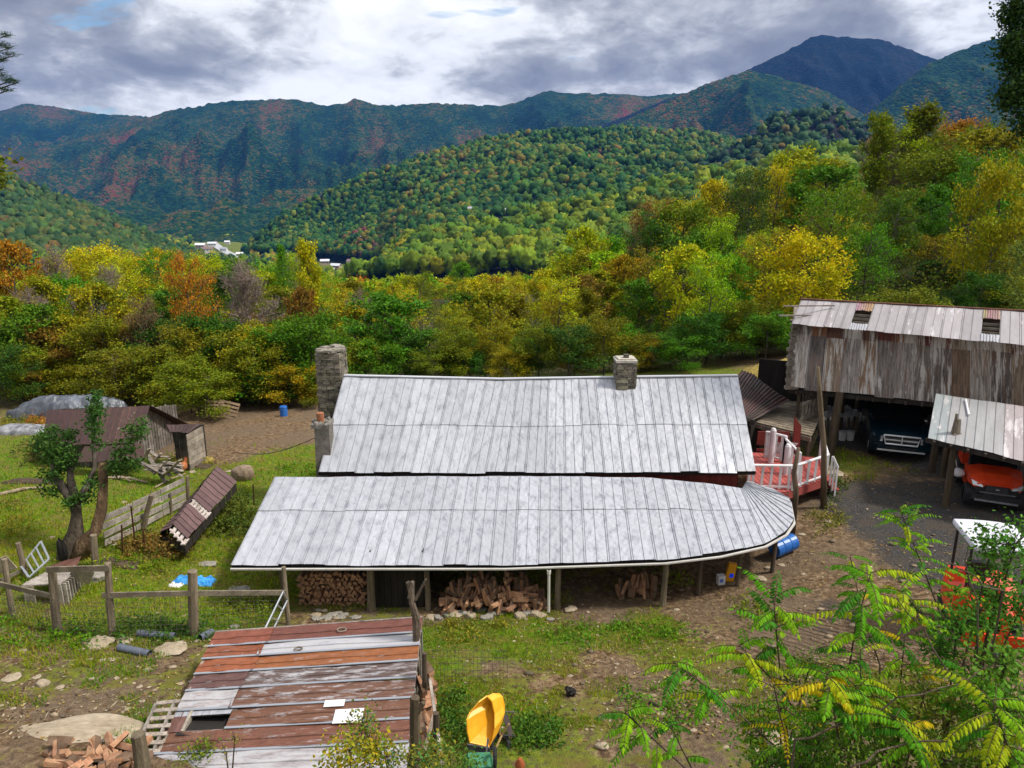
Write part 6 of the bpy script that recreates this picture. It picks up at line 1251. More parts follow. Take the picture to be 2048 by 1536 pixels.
mb = MB(); loft(mb, [[(-.86, 1.38, 1.22), (.86, 1.38, 1.22), (.86, 1.4, 1.24), (-.86, 1.4, 1.24)], [(-.84, 1.6, 1.22), (.84, 1.6, 1.22), (.70, 2.1, 1.86), (-.70, 2.1, 1.86)], [(-.84, 3.5, 1.22), (.84, 3.5, 1.22), (.70, 3.3, 1.88), (-.70, 3.3, 1.88)], [(-.84, 3.75, 1.22), (.84, 3.75, 1.22), (.72, 3.55, 1.8), (-.72, 3.55, 1.8)]]); mb.build('cab', M['teal'], tk, loc=L0)
mb = MB(); mb.add([(-.84, 1.37, 1.262), (.84, 1.37, 1.262), (.67, 2.06, 1.865), (-.67, 2.06, 1.865)], [(0, 1, 2, 3)]); mb.add([(-.84, 1.37, 1.24), (.84, 1.37, 1.24), (.67, 2.08, 1.85), (-.67, 2.08, 1.85)], [(3, 2, 1, 0)]); mb.build('windshield', M['glass'], tk, loc=L0)
gl = MB()
for s in (-1, 1):
    gl.beam((0, .03, .90), (0, .03, .90), .01, .01)
def bars(pts, r): 
    mb = MB(); mb.tube(pts, r, 8); return mb
mb = MB(); out_ = [(-.60, .05, 1.04), (.60, .05, 1.04), (.52, .02, .72), (-.52, .02, .72)]; mb.tube([Vector(v) for v in out_]+[Vector(out_[0])], .032, 8, cap=False); mb.beam((-.57, .03, .88), (.57, .03, .88), .03, .05); mb.beam((0, .0, .72), (0, .0, 1.04), .03, .07, up=(0, 1, 0)); gr_ = mb.build('grille', M['chrome'], tk, loc=L0)
mb = MB(); mb.box((0, .085, .88), (1.12, .04, .32)); 
for k in range(5): mb.box((0, .06, .75+.06*k), (1.08, .02, .012), None, (6, 6, 6, 1))
mb.build('mesh_insert', M['black'], gr_, loc=L0)
mb = MB(); mb.box((0, -.02, .895), (.09, .02, .1), (0, PI/4, 0), (.7, .7, .7, 1)); mb.build('emblem', M['chrome'], gr_, loc=L0)
mb = MB(); loft(mb, [[(-.97, .16, .46), (-.97, .16, .66), (-.97, .26, .66), (-.97, .26, .46)], [(-.8, -.04, .42), (-.8, -.04, .66), (-.8, .15, .66), (-.8, .15, .42)], [(.8, -.04, .42), (.8, -.04, .66), (.8, .15, .66), (.8, .15, .42)], [(.97, .16, .46), (.97, .16, .66), (.97, .26, .66), (.97, .26, .46)]]); bp_ = mb.build('bumper', M['teal'], tk, loc=L0)
mb = MB(); mb.beam((-.78, -.05, .50), (.78, -.05, .50), .03, .055); mb.build('chrome_strip', M['chrome'], bp_, loc=L0); mb = MB(); mb.box((0, -.05, .60), (1.0, .02, .07)); mb.build('air_slot', M['black'], bp_, loc=L0)
for s in (-1, 1):
    mb = MB(); loft(mb, [[(s*.62, .07, .78), (s*.62, .07, .98), (s*.62, .14, .98), (s*.62, .14, .78)], [(s*.94, .17, .80), (s*.955, .22, 1.0), (s*.955, .3, 1.0), (s*.94, .26, .8)]]); mb.build('headlight', M['lamp'], tk, loc=L0)
    wheel(tk, s*.86, .95, .39, .26, rimmat='chrome'); wheel(tk, s*.86, 4.6, .39, .26, rimmat='chrome')
    mb = MB(); mb.box((s*1.14, 1.75, 1.36), (.22, .1, .26), None); mb.beam((s*.9, 1.78, 1.3), (s*1.1, 1.76, 1.32), .04, .05); mb.build('wing_mirror', M['black'], tk, loc=L0)
# orange utility vehicle
up_ = P(1984, 1040, 21.4); uz = H(up_.x, up_.y)
uv = empty('utility_vehicle', (up_.x, up_.y, uz), 'bright orange utility vehicle with angular headlights parked under the lean-to roof', 'utility vehicle'); uv.rotation_euler = (0, 0, R(-25))
mb = MB(); loft(mb, [[(-.60, .1, .70), (.60, .1, .70), (.60, .12, .78), (.34, .06, .90), (-.34, .06, .90), (-.60, .12, .78)], [(-.68, .45, .70), (.68, .45, .70), (.68, .45, .96), (.36, .40, 1.08), (-.36, .40, 1.08), (-.68, .45, .96)], [(-.72, .95, .70), (.72, .95, .70), (.72, .95, 1.08), (.40, .95, 1.17), (-.40, .95, 1.17), (-.72, .95, 1.08)]]); mb.build('hood', M['orange'], uv, loc=L0)
mb = MB(); loft(mb, [[(-.30, -.02, .48), (.30, -.02, .48), (.26, .04, .80), (-.26, .04, .80)], [(-.5, .3, .45), (.5, .3, .45), (.5, .3, .8), (-.5, .3, .8)]]); mb.box((0, .0, .45), (1.3, .12, .16)); mb.box((0, 1.7, .45), (1.3, 2.4, .2)); mb.box((0, .35, .6), (1.1, .5, .3)); mb.build('chassis', M['black'], uv, loc=L0)
mb = MB(); mb.beam((-.55, -.07, .36), (.55, -.07, .36), .05, .05, (8, 8, 8, 1)); mb.beam((-.45, -.07, .62), (.45, -.07, .62), .03, .03, (5, 5, 5, 1)); mb.build('brush_guard', M['black'], uv, loc=L0)
mb = MB(); mb.box((0, -.0, .72), (.09, .02, .035), None, (14, 14, 14, 1)); mb.build('emblem', M['black'], uv, loc=L0)
for s in (-1, 1):
    mb = MB(); loft(mb, [[(s*.36, .03, .74), (s*.38, .05, .80), (s*.38, .12, .8), (s*.36, .12, .74)], [(s*.62, .10, .76), (s*.66, .18, .90), (s*.66, .26, .88), (s*.62, .2, .76)]]); mb.build('headlight', M['lamp'], uv, loc=L0)
    wheel(uv, s*.64, .45, .32, .26, rimmat='black'); wheel(uv, s*.64, 2.3, .32, .26, rimmat='black'); mb = MB(); mb.box((s*.66, 1.1, .78), (.12, .35, .55)); mb.build('fender', M['orange'], uv, loc=L0)
mb = MB()
for s in (-1, 1): mb.tube([(s*.66, .95, 1.0), (s*.6, 1.35, 1.88), (s*.6, 2.05, 1.9), (s*.66, 2.2, .9)], .03, 7)
mb.tube([(-.6, 1.35, 1.88), (.6, 1.35, 1.88)], .03, 7); mb.tube([(-.6, 2.05, 1.9), (.6, 2.05, 1.9)], .03, 7); mb.build('roll_cage', M['black'], uv, loc=L0); mb = MB(); mb.box((0, 1.72, 1.94), (1.3, .95, .05)); mb.build('roof', M['black'], uv, loc=L0)
mb = MB(); mb.box((-.3, 1.65, .95), (.5, .12, .6), (.15, 0, 0)); mb.box((.3, 1.65, .95), (.5, .12, .6), (.15, 0, 0)); mb.box((0, 1.45, .68), (1.15, .45, .14)); mb.build('seat', M['black'], uv, loc=L0); mb = MB(); mb.add([(-.6, 1.0, 1.12), (.6, 1.0, 1.12), (.56, 1.33, 1.84), (-.56, 1.33, 1.84)], [(0, 1, 2, 3)]); mb.build('windscreen', M['glass'], uv, loc=L0); mb = MB(); mb.box((0, 2.6, .9), (1.35, .95, .35)); mb.build('cargo_bed', M['orange'], uv, loc=L0)
# small orange tracked digger
dp_ = P(1950, 1262, 15.3); dz_ = H(dp_.x, dp_.y); dg = empty('mini_excavator', (dp_.x, dp_.y, dz_), 'small orange tracked digger with pale grey canopy half hidden by foliage', 'excavator'); dg.rotation_euler = (0, 0, R(-14))
for s in (-1, 1):
    mb = MB(); pts = [(s*.45, -.75, .22), (s*.45, -.6, .06), (s*.45, .6, .06), (s*.45, .75, .22), (s*.45, .6, .38), (s*.45, -.6, .38)]; mb.prism([Vector(p)-Vector((.12, 0, 0)) for p in pts], (.24, 0, 0)); 
    for k in range(14): mb.box((s*.45, -.65+.1*k, .385), (.26, .05, .03)); mb.box((s*.45, -.65+.1*k, .05), (.26, .05, .03))
    mb.build('track', M['rubber'], dg, loc=L0)
mb = MB(); loft(mb, [[(-.62, -.55, .48), (.62, -.55, .48), (.62, -.5, .70), (-.62, -.5, .70)], [(-.7, .0, .46), (.7, .0, .46), (.7, .0, .78), (-.7, .0, .78)], [(-.66, .35, .48), (.66, .35, .48), (.64, .35, 1.05), (-.64, .35, 1.05)], [(-.5, .75, .5), (.5, .75, .5), (.46, .7, 1.0), (-.46, .7, 1.0)]]); mb.box((-.62, -.45, .78), (.3, .45, .62)); mb.build('body', M['orange'], dg, loc=L0)
mb = MB(); mb.box((0, .12, .84), (.5, .45, .14)); mb.box((0, .34, 1.1), (.48, .12, .5), (.12, 0, 0)); mb.build('seat', M['black'], dg, loc=L0)
for s in (-1, 1):
    mb = MB(); mb.tube([(s*.5, .4, 1.0), (s*.5, .42, 2.08)], .03, 7); mb.build('canopy_post', M['black'], dg, loc=L0); mb = MB(); mb.tube([(s*.5, -.45, .7), (s*.5, -.42, 2.08)], .025, 7); mb.build('canopy_post', M['black'], dg, loc=L0)
mb = MB(); loft(mb, [sec(-.72, .54, 2.06, 2.14, .03, .02), sec(-.5, .57, 2.06, 2.18, .03, .02), sec(.55, .57, 2.06, 2.18, .03, .02), sec(.62, .54, 2.06, 2.14, .03, .02)], (.8, .82, .88, 1)); mb.box((0, -.3, 2.205), (.7, .4, .012), None, (.72, .74, .8, 1)); mb.build('canopy', M['white'], dg, loc=L0)
mb = MB(); mb.beam((-.1, -.6, .7), (-.15, -1.15, 1.5), .14, .2); mb.beam((-.15, -1.15, 1.5), (-.2, -1.75, 1.2), .12, .16); mb.beam((-.2, -1.75, 1.2), (-.2, -1.6, .4), .11, .13); mb.build('boom', M['orange'], dg, loc=L0); mb = MB(); mb.prism([(-.38, -1.75, .45), (-.38, -1.45, .5), (-.38, -1.4, .2), (-.38, -1.6, .08), (-.38, -1.8, .2)], (.38, 0, 0), (1.5, 1.5, 1.5, 1)); mb.build('bucket', M['black'], dg, loc=L0); mb = MB(); mb.box((0, -1.0, .25), (1.25, .06, .32)); mb.beam((-.3, -.95, .25), (-.3, -.6, .3), .08, .1); mb.beam((.3, -.95, .25), (.3, -.6, .3), .08, .1); mb.build('blade', M['orange'], dg, loc=L0)
# ------------------------------------------------------------------ grass blades over the turf, weeds
rs = np.random.RandomState(33); n = 170000; px = rs.uniform(-40, 2090, n); py = 800+(rs.rand(n)**.75)*780; w_ = (py-768)/FPX; zz_ = (CAMH-.2)/(SP+w_*CP); gx = (px-1024)/FPX*zz_; gy = zz_*(CP-w_*SP)
ca, cb = cover(gx, gy); gn = ca+(fbm(gx, gy, 1.1, 4, 8)*.75)+fbm(gx, gy, .3, 2, 12)*.25; ok = (gn > .5) & (gy < 46); gx, gy = gx[ok], gy[ok]; n = len(gx); gz = HH(gx, gy); dist = np.hypot(gx, gy)
tall = fbm(gx, gy, 1.6, 3, 41); h = rs.uniform(.03, .09, n)*(1+.9*np.clip(tall, 0, 1))*np.clip(dist/15, 1, 1.6); wd_ = rs.uniform(.006, .013, n)*np.clip(dist/13, 1, 2.2); a = rs.rand(n)*6.28; b_ = rs.rand(n)*6.28; ln_ = h*rs.uniform(.1, .8, n)
p0 = np.stack([gx+np.cos(a)*wd_, gy+np.sin(a)*wd_, gz-.01], 1); p1 = np.stack([gx-np.cos(a)*wd_, gy-np.sin(a)*wd_, gz-.01], 1); p2 = np.stack([gx+np.cos(b_)*ln_, gy+np.sin(b_)*ln_, gz+h], 1); V = np.stack([p0, p1, p2], 1).reshape(-1, 3)
k = np.clip(.5+fbm(gx, gy, 2.4, 3, 51)*.9+rs.randn(n)*.16, 0, 1)[:, None]; c = np.array([.08, .25, .004])*(1-k)+np.array([.29, .33, .010])*k; dry = (rs.rand(n) < .24+.30*np.clip(fbm(gx, gy, 1.3, 3, 61), 0, 1))[:, None]; c = np.where(dry, np.array([.34, .27, .05]), c)*rs.uniform(.7, 1.25, (n, 1)); C = np.concatenate([c, np.ones((n, 1))], 1)
tag(npmesh('grass', V, np.arange(n*3).reshape(-1, 3), M['leaf_plain'], C), 'short green and yellowing grass over pasture and yard', 'grass', kind='stuff')
print('grass', n)
def weeds(name, region, n, h, colr, seed, label, cat, size=.05, spread=.16):
    rs = np.random.RandomState(seed); tips = []
    for i in range(n):
        g = onground(region[0]+rs.rand()*(region[2]-region[0]), region[1]+rs.rand()*(region[3]-region[1])); hh = h*rs.uniform(.4, 1.2)
        for k in range(4): tips.append((g.x+rs.randn()*spread, g.y+rs.randn()*spread, g.z+hh*(k+.4)/4))
    V, F, C = leafcloud(tips, 14, .08, size, rs, .4, .2, .2); C[:, :3] *= np.array(colr); c0 = np.array(tips).mean(0); c0[2] = H(c0[0], c0[1]); o = npmesh(name, V-c0, F, M['leaf_plain'], C); o.location = c0; return tag(o, label, cat)
weeds('weeds', (430, 1000, 510, 1080), 46, .5, (.10, .13, .018), 1, 'olive weeds crowding the right side of the slumped shed', 'weeds')
weeds('weeds', (250, 1085, 380, 1120), 40, .45, (.20, .13, .03), 2, 'brown dry weeds in front of the slumped shed', 'weeds'); weeds('weeds', (60, 840, 90, 862), 16, .5, (.30, .14, .02), 3, 'rust coloured creeper on the pale covered mound', 'weeds')
weeds('weeds', (0, 838, 75, 868), 20, .4, (.20, .20, .02), 4, 'yellow green weeds left of the pale covered mound', 'weeds'); weeds('weeds', (230, 915, 290, 945), 22, .45, (.07, .12, .02), 5, 'green weeds against the red roofed barn', 'weeds')
weeds('weeds', (150, 1245, 420, 1285), 46, .22, (.07, .14, .018), 6, 'green weeds along the foot of the wire fence', 'weeds', .04); weeds('weeds', (1040, 1440, 1110, 1500), 34, .2, (.08, .17, .018), 7, 'lush green clump right of the wheelbarrows', 'weeds', .035, .1); weeds('weeds', (895, 1395, 925, 1470), 22, .2, (.07, .15, .018), 8, 'green weeds between the wheelbarrow and shed', 'weeds', .035, .1)
weeds('weeds', (1655, 955, 1690, 1000), 14, .2, (.07, .12, .018), 9, 'green tuft beside the gravel drive below the deck', 'weeds', .04); weeds('weeds', (40, 900, 90, 935), 14, .6, (.12, .12, .03), 10, 'tall thin weeds left of the old tree in the pasture', 'weeds')
weeds('weeds', (350, 915, 420, 930), 14, .25, (.20, .19, .02), 11, 'yellowing weeds by the small shelter', 'weeds'); weeds('weeds', (385, 1505, 420, 1520), 8, .3, (.14, .20, .02), 12, 'small green weed growing out of the hole in the patchwork roof', 'weeds', .03, .08)
# fallen leaves, straw and twigs over the yard
rs = np.random.RandomState(44); n = 15000; px = rs.uniform(-20, 2070, n); py = 880+(rs.rand(n)**.8)*690; w_ = (py-768)/FPX; zz_ = (CAMH-.3)/(SP+w_*CP); gx = (px-1024)/FPX*zz_; gy = zz_*(CP-w_*SP)
ok = fbm(gx, gy, 1.5, 4, 71) > rs.uniform(-.5, .5, n); gx, gy = gx[ok], gy[ok]; n = len(gx); gz = HH(gx, gy)+.015; a = rs.rand(n)*6.28; L = rs.uniform(.02, .05, n); W = L*rs.choice([.12, .35, .6], n); L = np.where(W < L*.2, L*2.6, L)
dx_, dy_ = np.cos(a), np.sin(a); o4 = lambda u, v: np.stack([gx+dx_*L*u-dy_*W*v, gy+dy_*L*u+dx_*W*v, gz+rs.uniform(-.008, .02, n)], 1); V = np.stack([o4(-1, 0), o4(0, -1), o4(1, 0), o4(0, 1)], 1).reshape(-1, 3)
pal = np.array([(.30, .20, .07), (.42, .33, .10), (.20, .11, .05), (.50, .42, .28), (.10, .065, .035)]); C = pal[rs.randint(0, 5, n)]*rs.uniform(.6, 1.2, (n, 1)); C = np.concatenate([C, np.ones((n, 1))], 1)
tag(npmesh('leaf_litter', V, np.arange(n*4).reshape(-1, 4), M['leaf_plain'], C), 'fallen leaves, straw and chips strewn over yard and pasture', 'litter', kind='stuff')
for i_, (a_, b_, c_, d_, n_, h_) in enumerate([(0, 1240, 200, 1300, 26, .2), (420, 1200, 560, 1240, 26, .25), (860, 1250, 1000, 1290, 24, .14), (1100, 1250, 1400, 1290, 30, .12), (1480, 1200, 1600, 1260, 18, .15), (1620, 1010, 1690, 1070, 16, .15), (560, 930, 630, 990, 26, .2), (180, 1120, 330, 1150, 26, .2), (0, 1010, 60, 1080, 20, .25), (1230, 1380, 1420, 1460, 26, .13)]):
    weeds('weeds', (a_, b_, c_, d_), n_, h_, [(.10, .22, .01), (.16, .22, .012), (.20, .20, .02)][i_ % 3], 100+i_, ['green weeds below the bottom left fence post', 'weeds beside the leaning metal gate behind the shed', 'low weeds in front of the loose log pile', 'low yellow green weeds in front of the porch posts', 'sparse weeds on the bank below the blue barrel', 'green weeds beside the deck steps', 'weeds left of the concrete chimney', 'olive weeds right of the old tree foot', 'weeds at the left edge of the pasture', 'low weeds in the middle of the bare yard'][i_], 'weeds', .035, .12)
# ------------------------------------------------------------------ foreground saplings with long feathered leaves
def leaflet(mb, p, d, nrm, L, w, tint):
    d = d.normalized(); s = d.cross(nrm).normalized(); n2 = s.cross(d); tip = p+d*L-n2*L*.10; q1 = p+d*L*.35+s*w*.5-n2*.15*w; q2 = p+d*L*.35-s*w*.5-n2*.15*w; q3 = p+d*L*.72+s*w*.36-n2*.3*w; q4 = p+d*L*.72-s*w*.36-n2*.3*w; m1 = p+d*L*.35+n2*w*.08; m2 = p+d*L*.72
    mb.add([p, q1, q3, tip, q4, q2, m1, m2], [(0, 1, 6), (1, 2, 7, 6), (2, 3, 7), (0, 6, 5), (6, 7, 4, 5), (7, 3, 4)], tint)
def compound(mb, st, base, d, L, n, ll, lw, rs, tint, droop=.55):
    d = Vector(d).normalized(); pts = [Vector(base)]; dd = d.copy(); N = 8
    for i in range(N): dd = (dd+Vector((0, 0, -droop/N*(1+i*.25)))).normalized(); pts.append(pts[-1]+dd*L/N)
    st.tube(pts, [.0045-.0004*i for i in range(N+1)], 4, (.9, .75, .35, 1), cap=False)
    for i in range(n):
        f = .14+.86*i/n; x = f*N; k = min(int(x), N-1); p = pts[k].lerp(pts[k+1], x-k); t_ = (pts[k+1]-pts[k]).normalized(); side = t_.cross(Vector((0, 0, 1))); side = side.normalized() if side.length > .05 else Vector((1, 0, 0)); nn = side.cross(t_).normalized()
        if nn.z < 0: nn = -nn
        sc = (1-.45*abs(f-.45)*1.2)*rs.uniform(.85, 1.1)
        for s in (-1, 1):
            dl = side*s*(.85)+t_*.35+Vector((0, 0, -rs.uniform(.35, .9))); v = rs.uniform(.75, 1.25); tn = (tint[0]*v*rs.uniform(.9, 1.15), tint[1]*v, tint[2]*v, 1); leaflet(mb, p, dl, (nn+Vector((rs.randn()*.2, rs.randn()*.2, 0))).normalized(), ll*sc, lw*sc, tn)
    leaflet(mb, pts[-1], dd, Vector((0, 0, 1)), ll*.8, lw*.8, (tint[0]*1.2, tint[1]*1.1, tint[2], 1))
GREENS = [(.09, .27, .008), (.14, .34, .01), (.21, .40, .01), (.05, .19, .012), (.32, .40, .01), (.50, .40, .01)]
def sapling(path, z, nleaf, L, ll, seed, label, pw=(4, 4, 3, 2, 1.5, .9), r=.014, spanf=.45, name='sapling', el=(-.1, .6), bias=None, nl=14):
    z += .5; L *= .88; ll *= .9; nleaf = int(nleaf*1.25); nl = int(nl*.85); rs = np.random.RandomState(seed); pts = [P(px, py, z+(dz if len(q) else 0)) for px, py, dz, *q in [(*a, 0, 0)[:4] if len(a) == 2 else (a[0], a[1], a[2], 0) for a in path]]
    b = pts[0].copy(); g = H(b.x, b.y); root = Vector((b.x+.1, b.y, g-.1)); full = [root, (root+b)/2+Vector((.06, 0, 0)), b]+pts[1:]
    e = empty(name, (root.x, root.y, g), label, 'sapling'); st = MB(); m = len(full); st.tube(full, [r*1.5-(r*1.15)*i/(m-1) for i in range(m)], 6, (.9, .8, .65, 1)); lf = MB(); top = pts[-1]; pw = np.array(pw)/sum(pw)
    for i in range(nleaf):
        f = 1-spanf*(i/nleaf)**1.2; x = f*(len(pts)-1); k = min(int(x), len(pts)-2); p = pts[k].lerp(pts[k+1], x-k); a = i*2.4+rs.uniform(-.4, .4); ee = rs.uniform(*el); d = Vector((math.cos(a)*math.cos(ee), math.sin(a)*math.cos(ee), math.sin(ee)))
        if bias: d = (d+Vector(bias)).normalized()
        compound(lf, st, p, d, L*rs.uniform(.7, 1.15), nl, ll, ll*.46, rs, GREENS[rs.choice(6, p=pw)])
    st.build('stem', M['bark'], e); lf.build('foliage', M['leaf_plain'], e); return e
sapling([(1430, 1590), (1330, 1500), (1250, 1425)], 6.6, 9, .50, .095, 1, 'lowest feather leaved sapling arching over the yard with its tip over the pale stone', bias=(-.5, 0, 0))
sapling([(1580, 1520), (1470, 1420), (1345, 1322)], 6.6, 8, .52, .10, 2, 'arching sapling with the long leaf sprays nearest the middle of the yard', bias=(-.4, .1, 0))
sapling([(1640, 1500), (1560, 1375), (1478, 1290)], 6.9, 10, .55, .105, 3, 'arching green sapling second from the left with yellow tipped sprays', bias=(-.25, .1, 0))
sapling([(1585, 1570), (1566, 1400), (1555, 1290), (1547, 1195)], 7.0, 12, .52, .10, 4, 'upright pale stemmed sapling with a leafy top under the porch corner', el=(-.1, .9))
sapling([(1700, 1570), (1688, 1400), (1712, 1250), (1742, 1145)], 6.8, 15, .6, .11, 5, 'broad feather leaved sapling in front of the tyre marked track', spanf=.6)
sapling([(1690, 1560), (1668, 1420), (1652, 1345)], 5.6, 10, .42, .09, 6, 'short dark stemmed sapling with yellow leaf sprays at the bottom', pw=(2, 2, 3, 1, 3, 3))
sapling([(1720, 1580), (1706, 1440), (1712, 1370)], 5.8, 12, .42, .085, 16, 'short sapling with mixed yellow and green sprays right of the dark stemmed one', pw=(2, 2, 3, 1, 3, 3))
sapling([(1990, 1420), (1900, 1280), (1840, 1120), (1800, 1020)], 8.6, 22, .42, .075, 7, 'tall leaning sapling whose crown stands against the gravel drive', spanf=.5, el=(0, 1))
sapling([(2000, 1450), (1900, 1290), (1800, 1180)], 7.6, 14, .5, .095, 8, 'leaning bare stemmed sapling left of the orange digger', spanf=.4, bias=(-.3, 0, 0))
sapling([(1760, 1330), (1725, 1230), (1700, 1110)], 9.5, 10, .42, .08, 9, 'small green sapling rising before the gravel drive', spanf=.6)
sapling([(1400, 1600), (1385, 1540), (1340, 1450)], 6.4, 5, .34, .075, 10, 'thin sapling with few leaves at the bottom middle', bias=(-.4, 0, 0))
sapling([(1900, 1560), (1850, 1500), (1780, 1430)], 5.4, 12, .5, .09, 11, 'low sapling with curling yellow green sprays at the bottom right', pw=(3, 3, 3, 1, 3, 2))
sapling([(2040, 1560), (2010, 1480), (1985, 1400)], 5.0, 14, .5, .09, 12, 'dense green sapling in the bottom right corner', spanf=.8)
sapling([(1960, 1330), (1950, 1240), (1935, 1150)], 8.2, 14, .36, .07, 13, 'leafy sapling partly hiding the orange digger', spanf=.8)
_r = np.random.RandomState(99)
for i_ in range(13):
    bx_ = 1520+i_*42+_r.uniform(-15, 15); ty = [1420, 1370, 1440, 1330, 1400, 1300, 1380, 1270, 1350, 1290, 1330, 1250, 1300][i_]; lean = _r.uniform(-60, 30)
    sapling([(bx_-lean*.6, 1590), (bx_-lean*.2, (1590+ty)/2), (bx_+lean*.5, ty)], _r.uniform(5.8, 7.4), 13, _r.uniform(.34, .5), _r.uniform(.06, .085), 200+i_, 'feather leaved sapling in the bottom right thicket, %s' % ['standing lowest at its left end', 'second from its left end', 'low behind the pale stones', 'rising over the pale stones', 'short with curled leaves at its centre left', 'tall at its centre', 'low at its centre', 'tallest before the tyre marked track', 'leaning at its centre right', 'right of the leaning one', 'below the orange digger', 'tallest near its right end', 'at its right end by the frame edge'][i_], pw=(4, 4, 3, 3, 2, 1.6), spanf=.75, nl=12)
def bushy(name, blobs, z, n_per, size, colr, seed, label, cat='bush', hue=.15, spread=.10, per=34, twigs=True, ground=True, shift=0):
    rs = np.random.RandomState(seed); tips = []; e = None; mb = MB(); cx = sum(b[0] for b in blobs)/len(blobs); pc = P(cx, blobs[0][1], z); root = Vector((pc.x+shift, pc.y, H(pc.x+shift, pc.y))); e = empty(name, tuple(root), label, cat)
    for (px, py, rx, ry) in blobs:
        c = P(px, py, z+rs.uniform(-.2, .2)); 
        if twigs: mb.tube([root+Vector((rs.randn()*.08, rs.randn()*.08, -.05)), (root.lerp(c, .5)+Vector(rs.randn(3))*.08) if not shift else Vector((root.x, root.y, c.z-.3)), c, c+Vector((rs.randn()*.1, rs.randn()*.1, ry*z/FPX*.7))], [.022, .014, .008, .003], 5, (.8, .7, .55, 1), cap=False)
        for i in range(per):
            v = rs.randn(3); v /= np.linalg.norm(v); rr = rs.rand()**.4; t_ = c+Vector((v[0]*rx*z/FPX*rr, v[1]*rx*z/FPX*.8*rr, v[2]*ry*z/FPX*rr)); tips.append(tuple(t_))
            if rs.rand() < .22: mb.tube([c, c.lerp(t_, .5)+Vector(rs.randn(3))*.03, t_], [.008, .005, .002], 3, (.9, .8, .7, 1), cap=False)
    V, F, C = leafcloud(tips, n_per, spread, size, rs, .35, .5, hue); C[:, :3] *= np.array(colr); mb.build('stem', M['bark'], e); o = npmesh('foliage', V-np.array(root), F, M['leaf_plain'], C); o.parent = e; return e
bushy('bush', [(2000, 1150, 50, 55), (2030, 1090, 30, 50), (1960, 1220, 40, 30), (2035, 1230, 30, 60), (1985, 1090, 20, 30), (1915, 1250, 25, 30), (1990, 1200, 34, 26), (1880, 1300, 26, 22)], 7.2, 11, .026, (.07, .19, .018), 3, 'small leaved green bush at the right edge hiding the digger')
bushy('bush', [(2010, 1330, 50, 50), (1960, 1390, 50, 40), (2030, 1420, 40, 50)], 6.4, 13, .028, (.09, .20, .018), 4, 'green bush at the right edge below the small leaved one')
bushy('bush', [(1850, 1380, 60, 40), (1760, 1400, 50, 40), (1800, 1450, 70, 40), (1900, 1440, 60, 45)], 6.9, 13, .022, (.16, .19, .02), 5, 'yellow green undergrowth bush below the tyre marked track')
bushy('bush', [(1700, 1500, 60, 40), (1790, 1520, 60, 40), (1880, 1520, 60, 40), (1960, 1520, 60, 45), (2030, 1520, 40, 50)], 5.9, 15, .022, (.085, .15, .015), 6, 'dense green undergrowth along the bottom right edge')
bushy('bush', [(1560, 1420, 34, 30), (1500, 1470, 30, 26), (1640, 1400, 30, 30)], 7.4, 12, .024, (.13, .24, .012), 31, 'airy yellow green bush in front of the yard at the bottom centre right', per=26)
bushy('bush', [(1640, 1480, 30, 30), (1600, 1530, 40, 30), (1540, 1530, 40, 22)], 6.8, 12, .026, (.08, .17, .018), 7, 'dark green leafy shrub at the bottom among the pale stones')
bushy('bush', [(1575, 1360, 26, 40), (1620, 1330, 18, 26)], 8.6, 9, .02, (.10, .17, .018), 8, 'green weed clump on the bank right of the yard')
bushy('bush', [(700, 1500, 40, 26), (680, 1530, 45, 24), (745, 1495, 25, 25)], 8.6, 12, .028, (.32, .30, .02), 9, 'yellow autumn bush in front of the patchwork shed roof', hue=.3)
bushy('bush', [(770, 1515, 40, 22), (830, 1520, 45, 20), (870, 1500, 20, 20), (725, 1450, 14, 40)], 8.6, 10, .024, (.16, .20, .03), 10, 'green and red tinged bush right of the yellow one before the shed', hue=.45)
bushy('bush', [(900, 1515, 30, 22), (935, 1530, 20, 14)], 9.5, 10, .024, (.09, .18, .02), 11, 'small green shrub between shed and green wheelbarrow')
bushy('weed_plant', [(452, 1505, 16, 20), (470, 1475, 8, 12)], 8.8, 6, .012, (.24, .24, .04), 12, 'thin flowering weed in front of the hole in the shed roof', per=14, spread=.05)
# bare thin branches in the lower right
for i, (pa, z) in enumerate((([(1590, 1490), (1680, 1450), (1800, 1400), (1920, 1360), (1990, 1330)], 6.0), ([(1700, 1530), (1800, 1490), (1900, 1480), (1990, 1470)], 5.6), ([(1930, 1420), (1870, 1290), (1800, 1200)], 6.6), ([(1960, 1400), (1945, 1200), (1930, 1090)], 6.8), ([(2000, 1180), (1950, 1160), (1890, 1120)], 6.6))):
    pts = [P(a, b, z) for a, b in pa]; mb = MB(); pts = [pts[int(k//3)].lerp(pts[min(int(k//3)+1, len(pts)-1)], (k % 3)/3)+Vector([random.uniform(-.035, .035) for _ in range(3)]) for k in range(3*len(pts)-2)]; mb.tube(pts, [.010-.007*k/len(pts) for k in range(len(pts))], 6, (1.0, .9, .75, 1)); g = pts[0]; mb.tube([(g.x, g.y, H(g.x, g.y)-.05), g], .010, 6, (1.0, .9, .75, 1))
    tag(mb.build('bare_branch', M['bark'], loc=(g.x, g.y, H(g.x, g.y))), ('lower brown', 'lowest', 'long leaning grey', 'upright dark', 'short upper')[i]+' bare branch among the foliage at the lower right', 'branch')
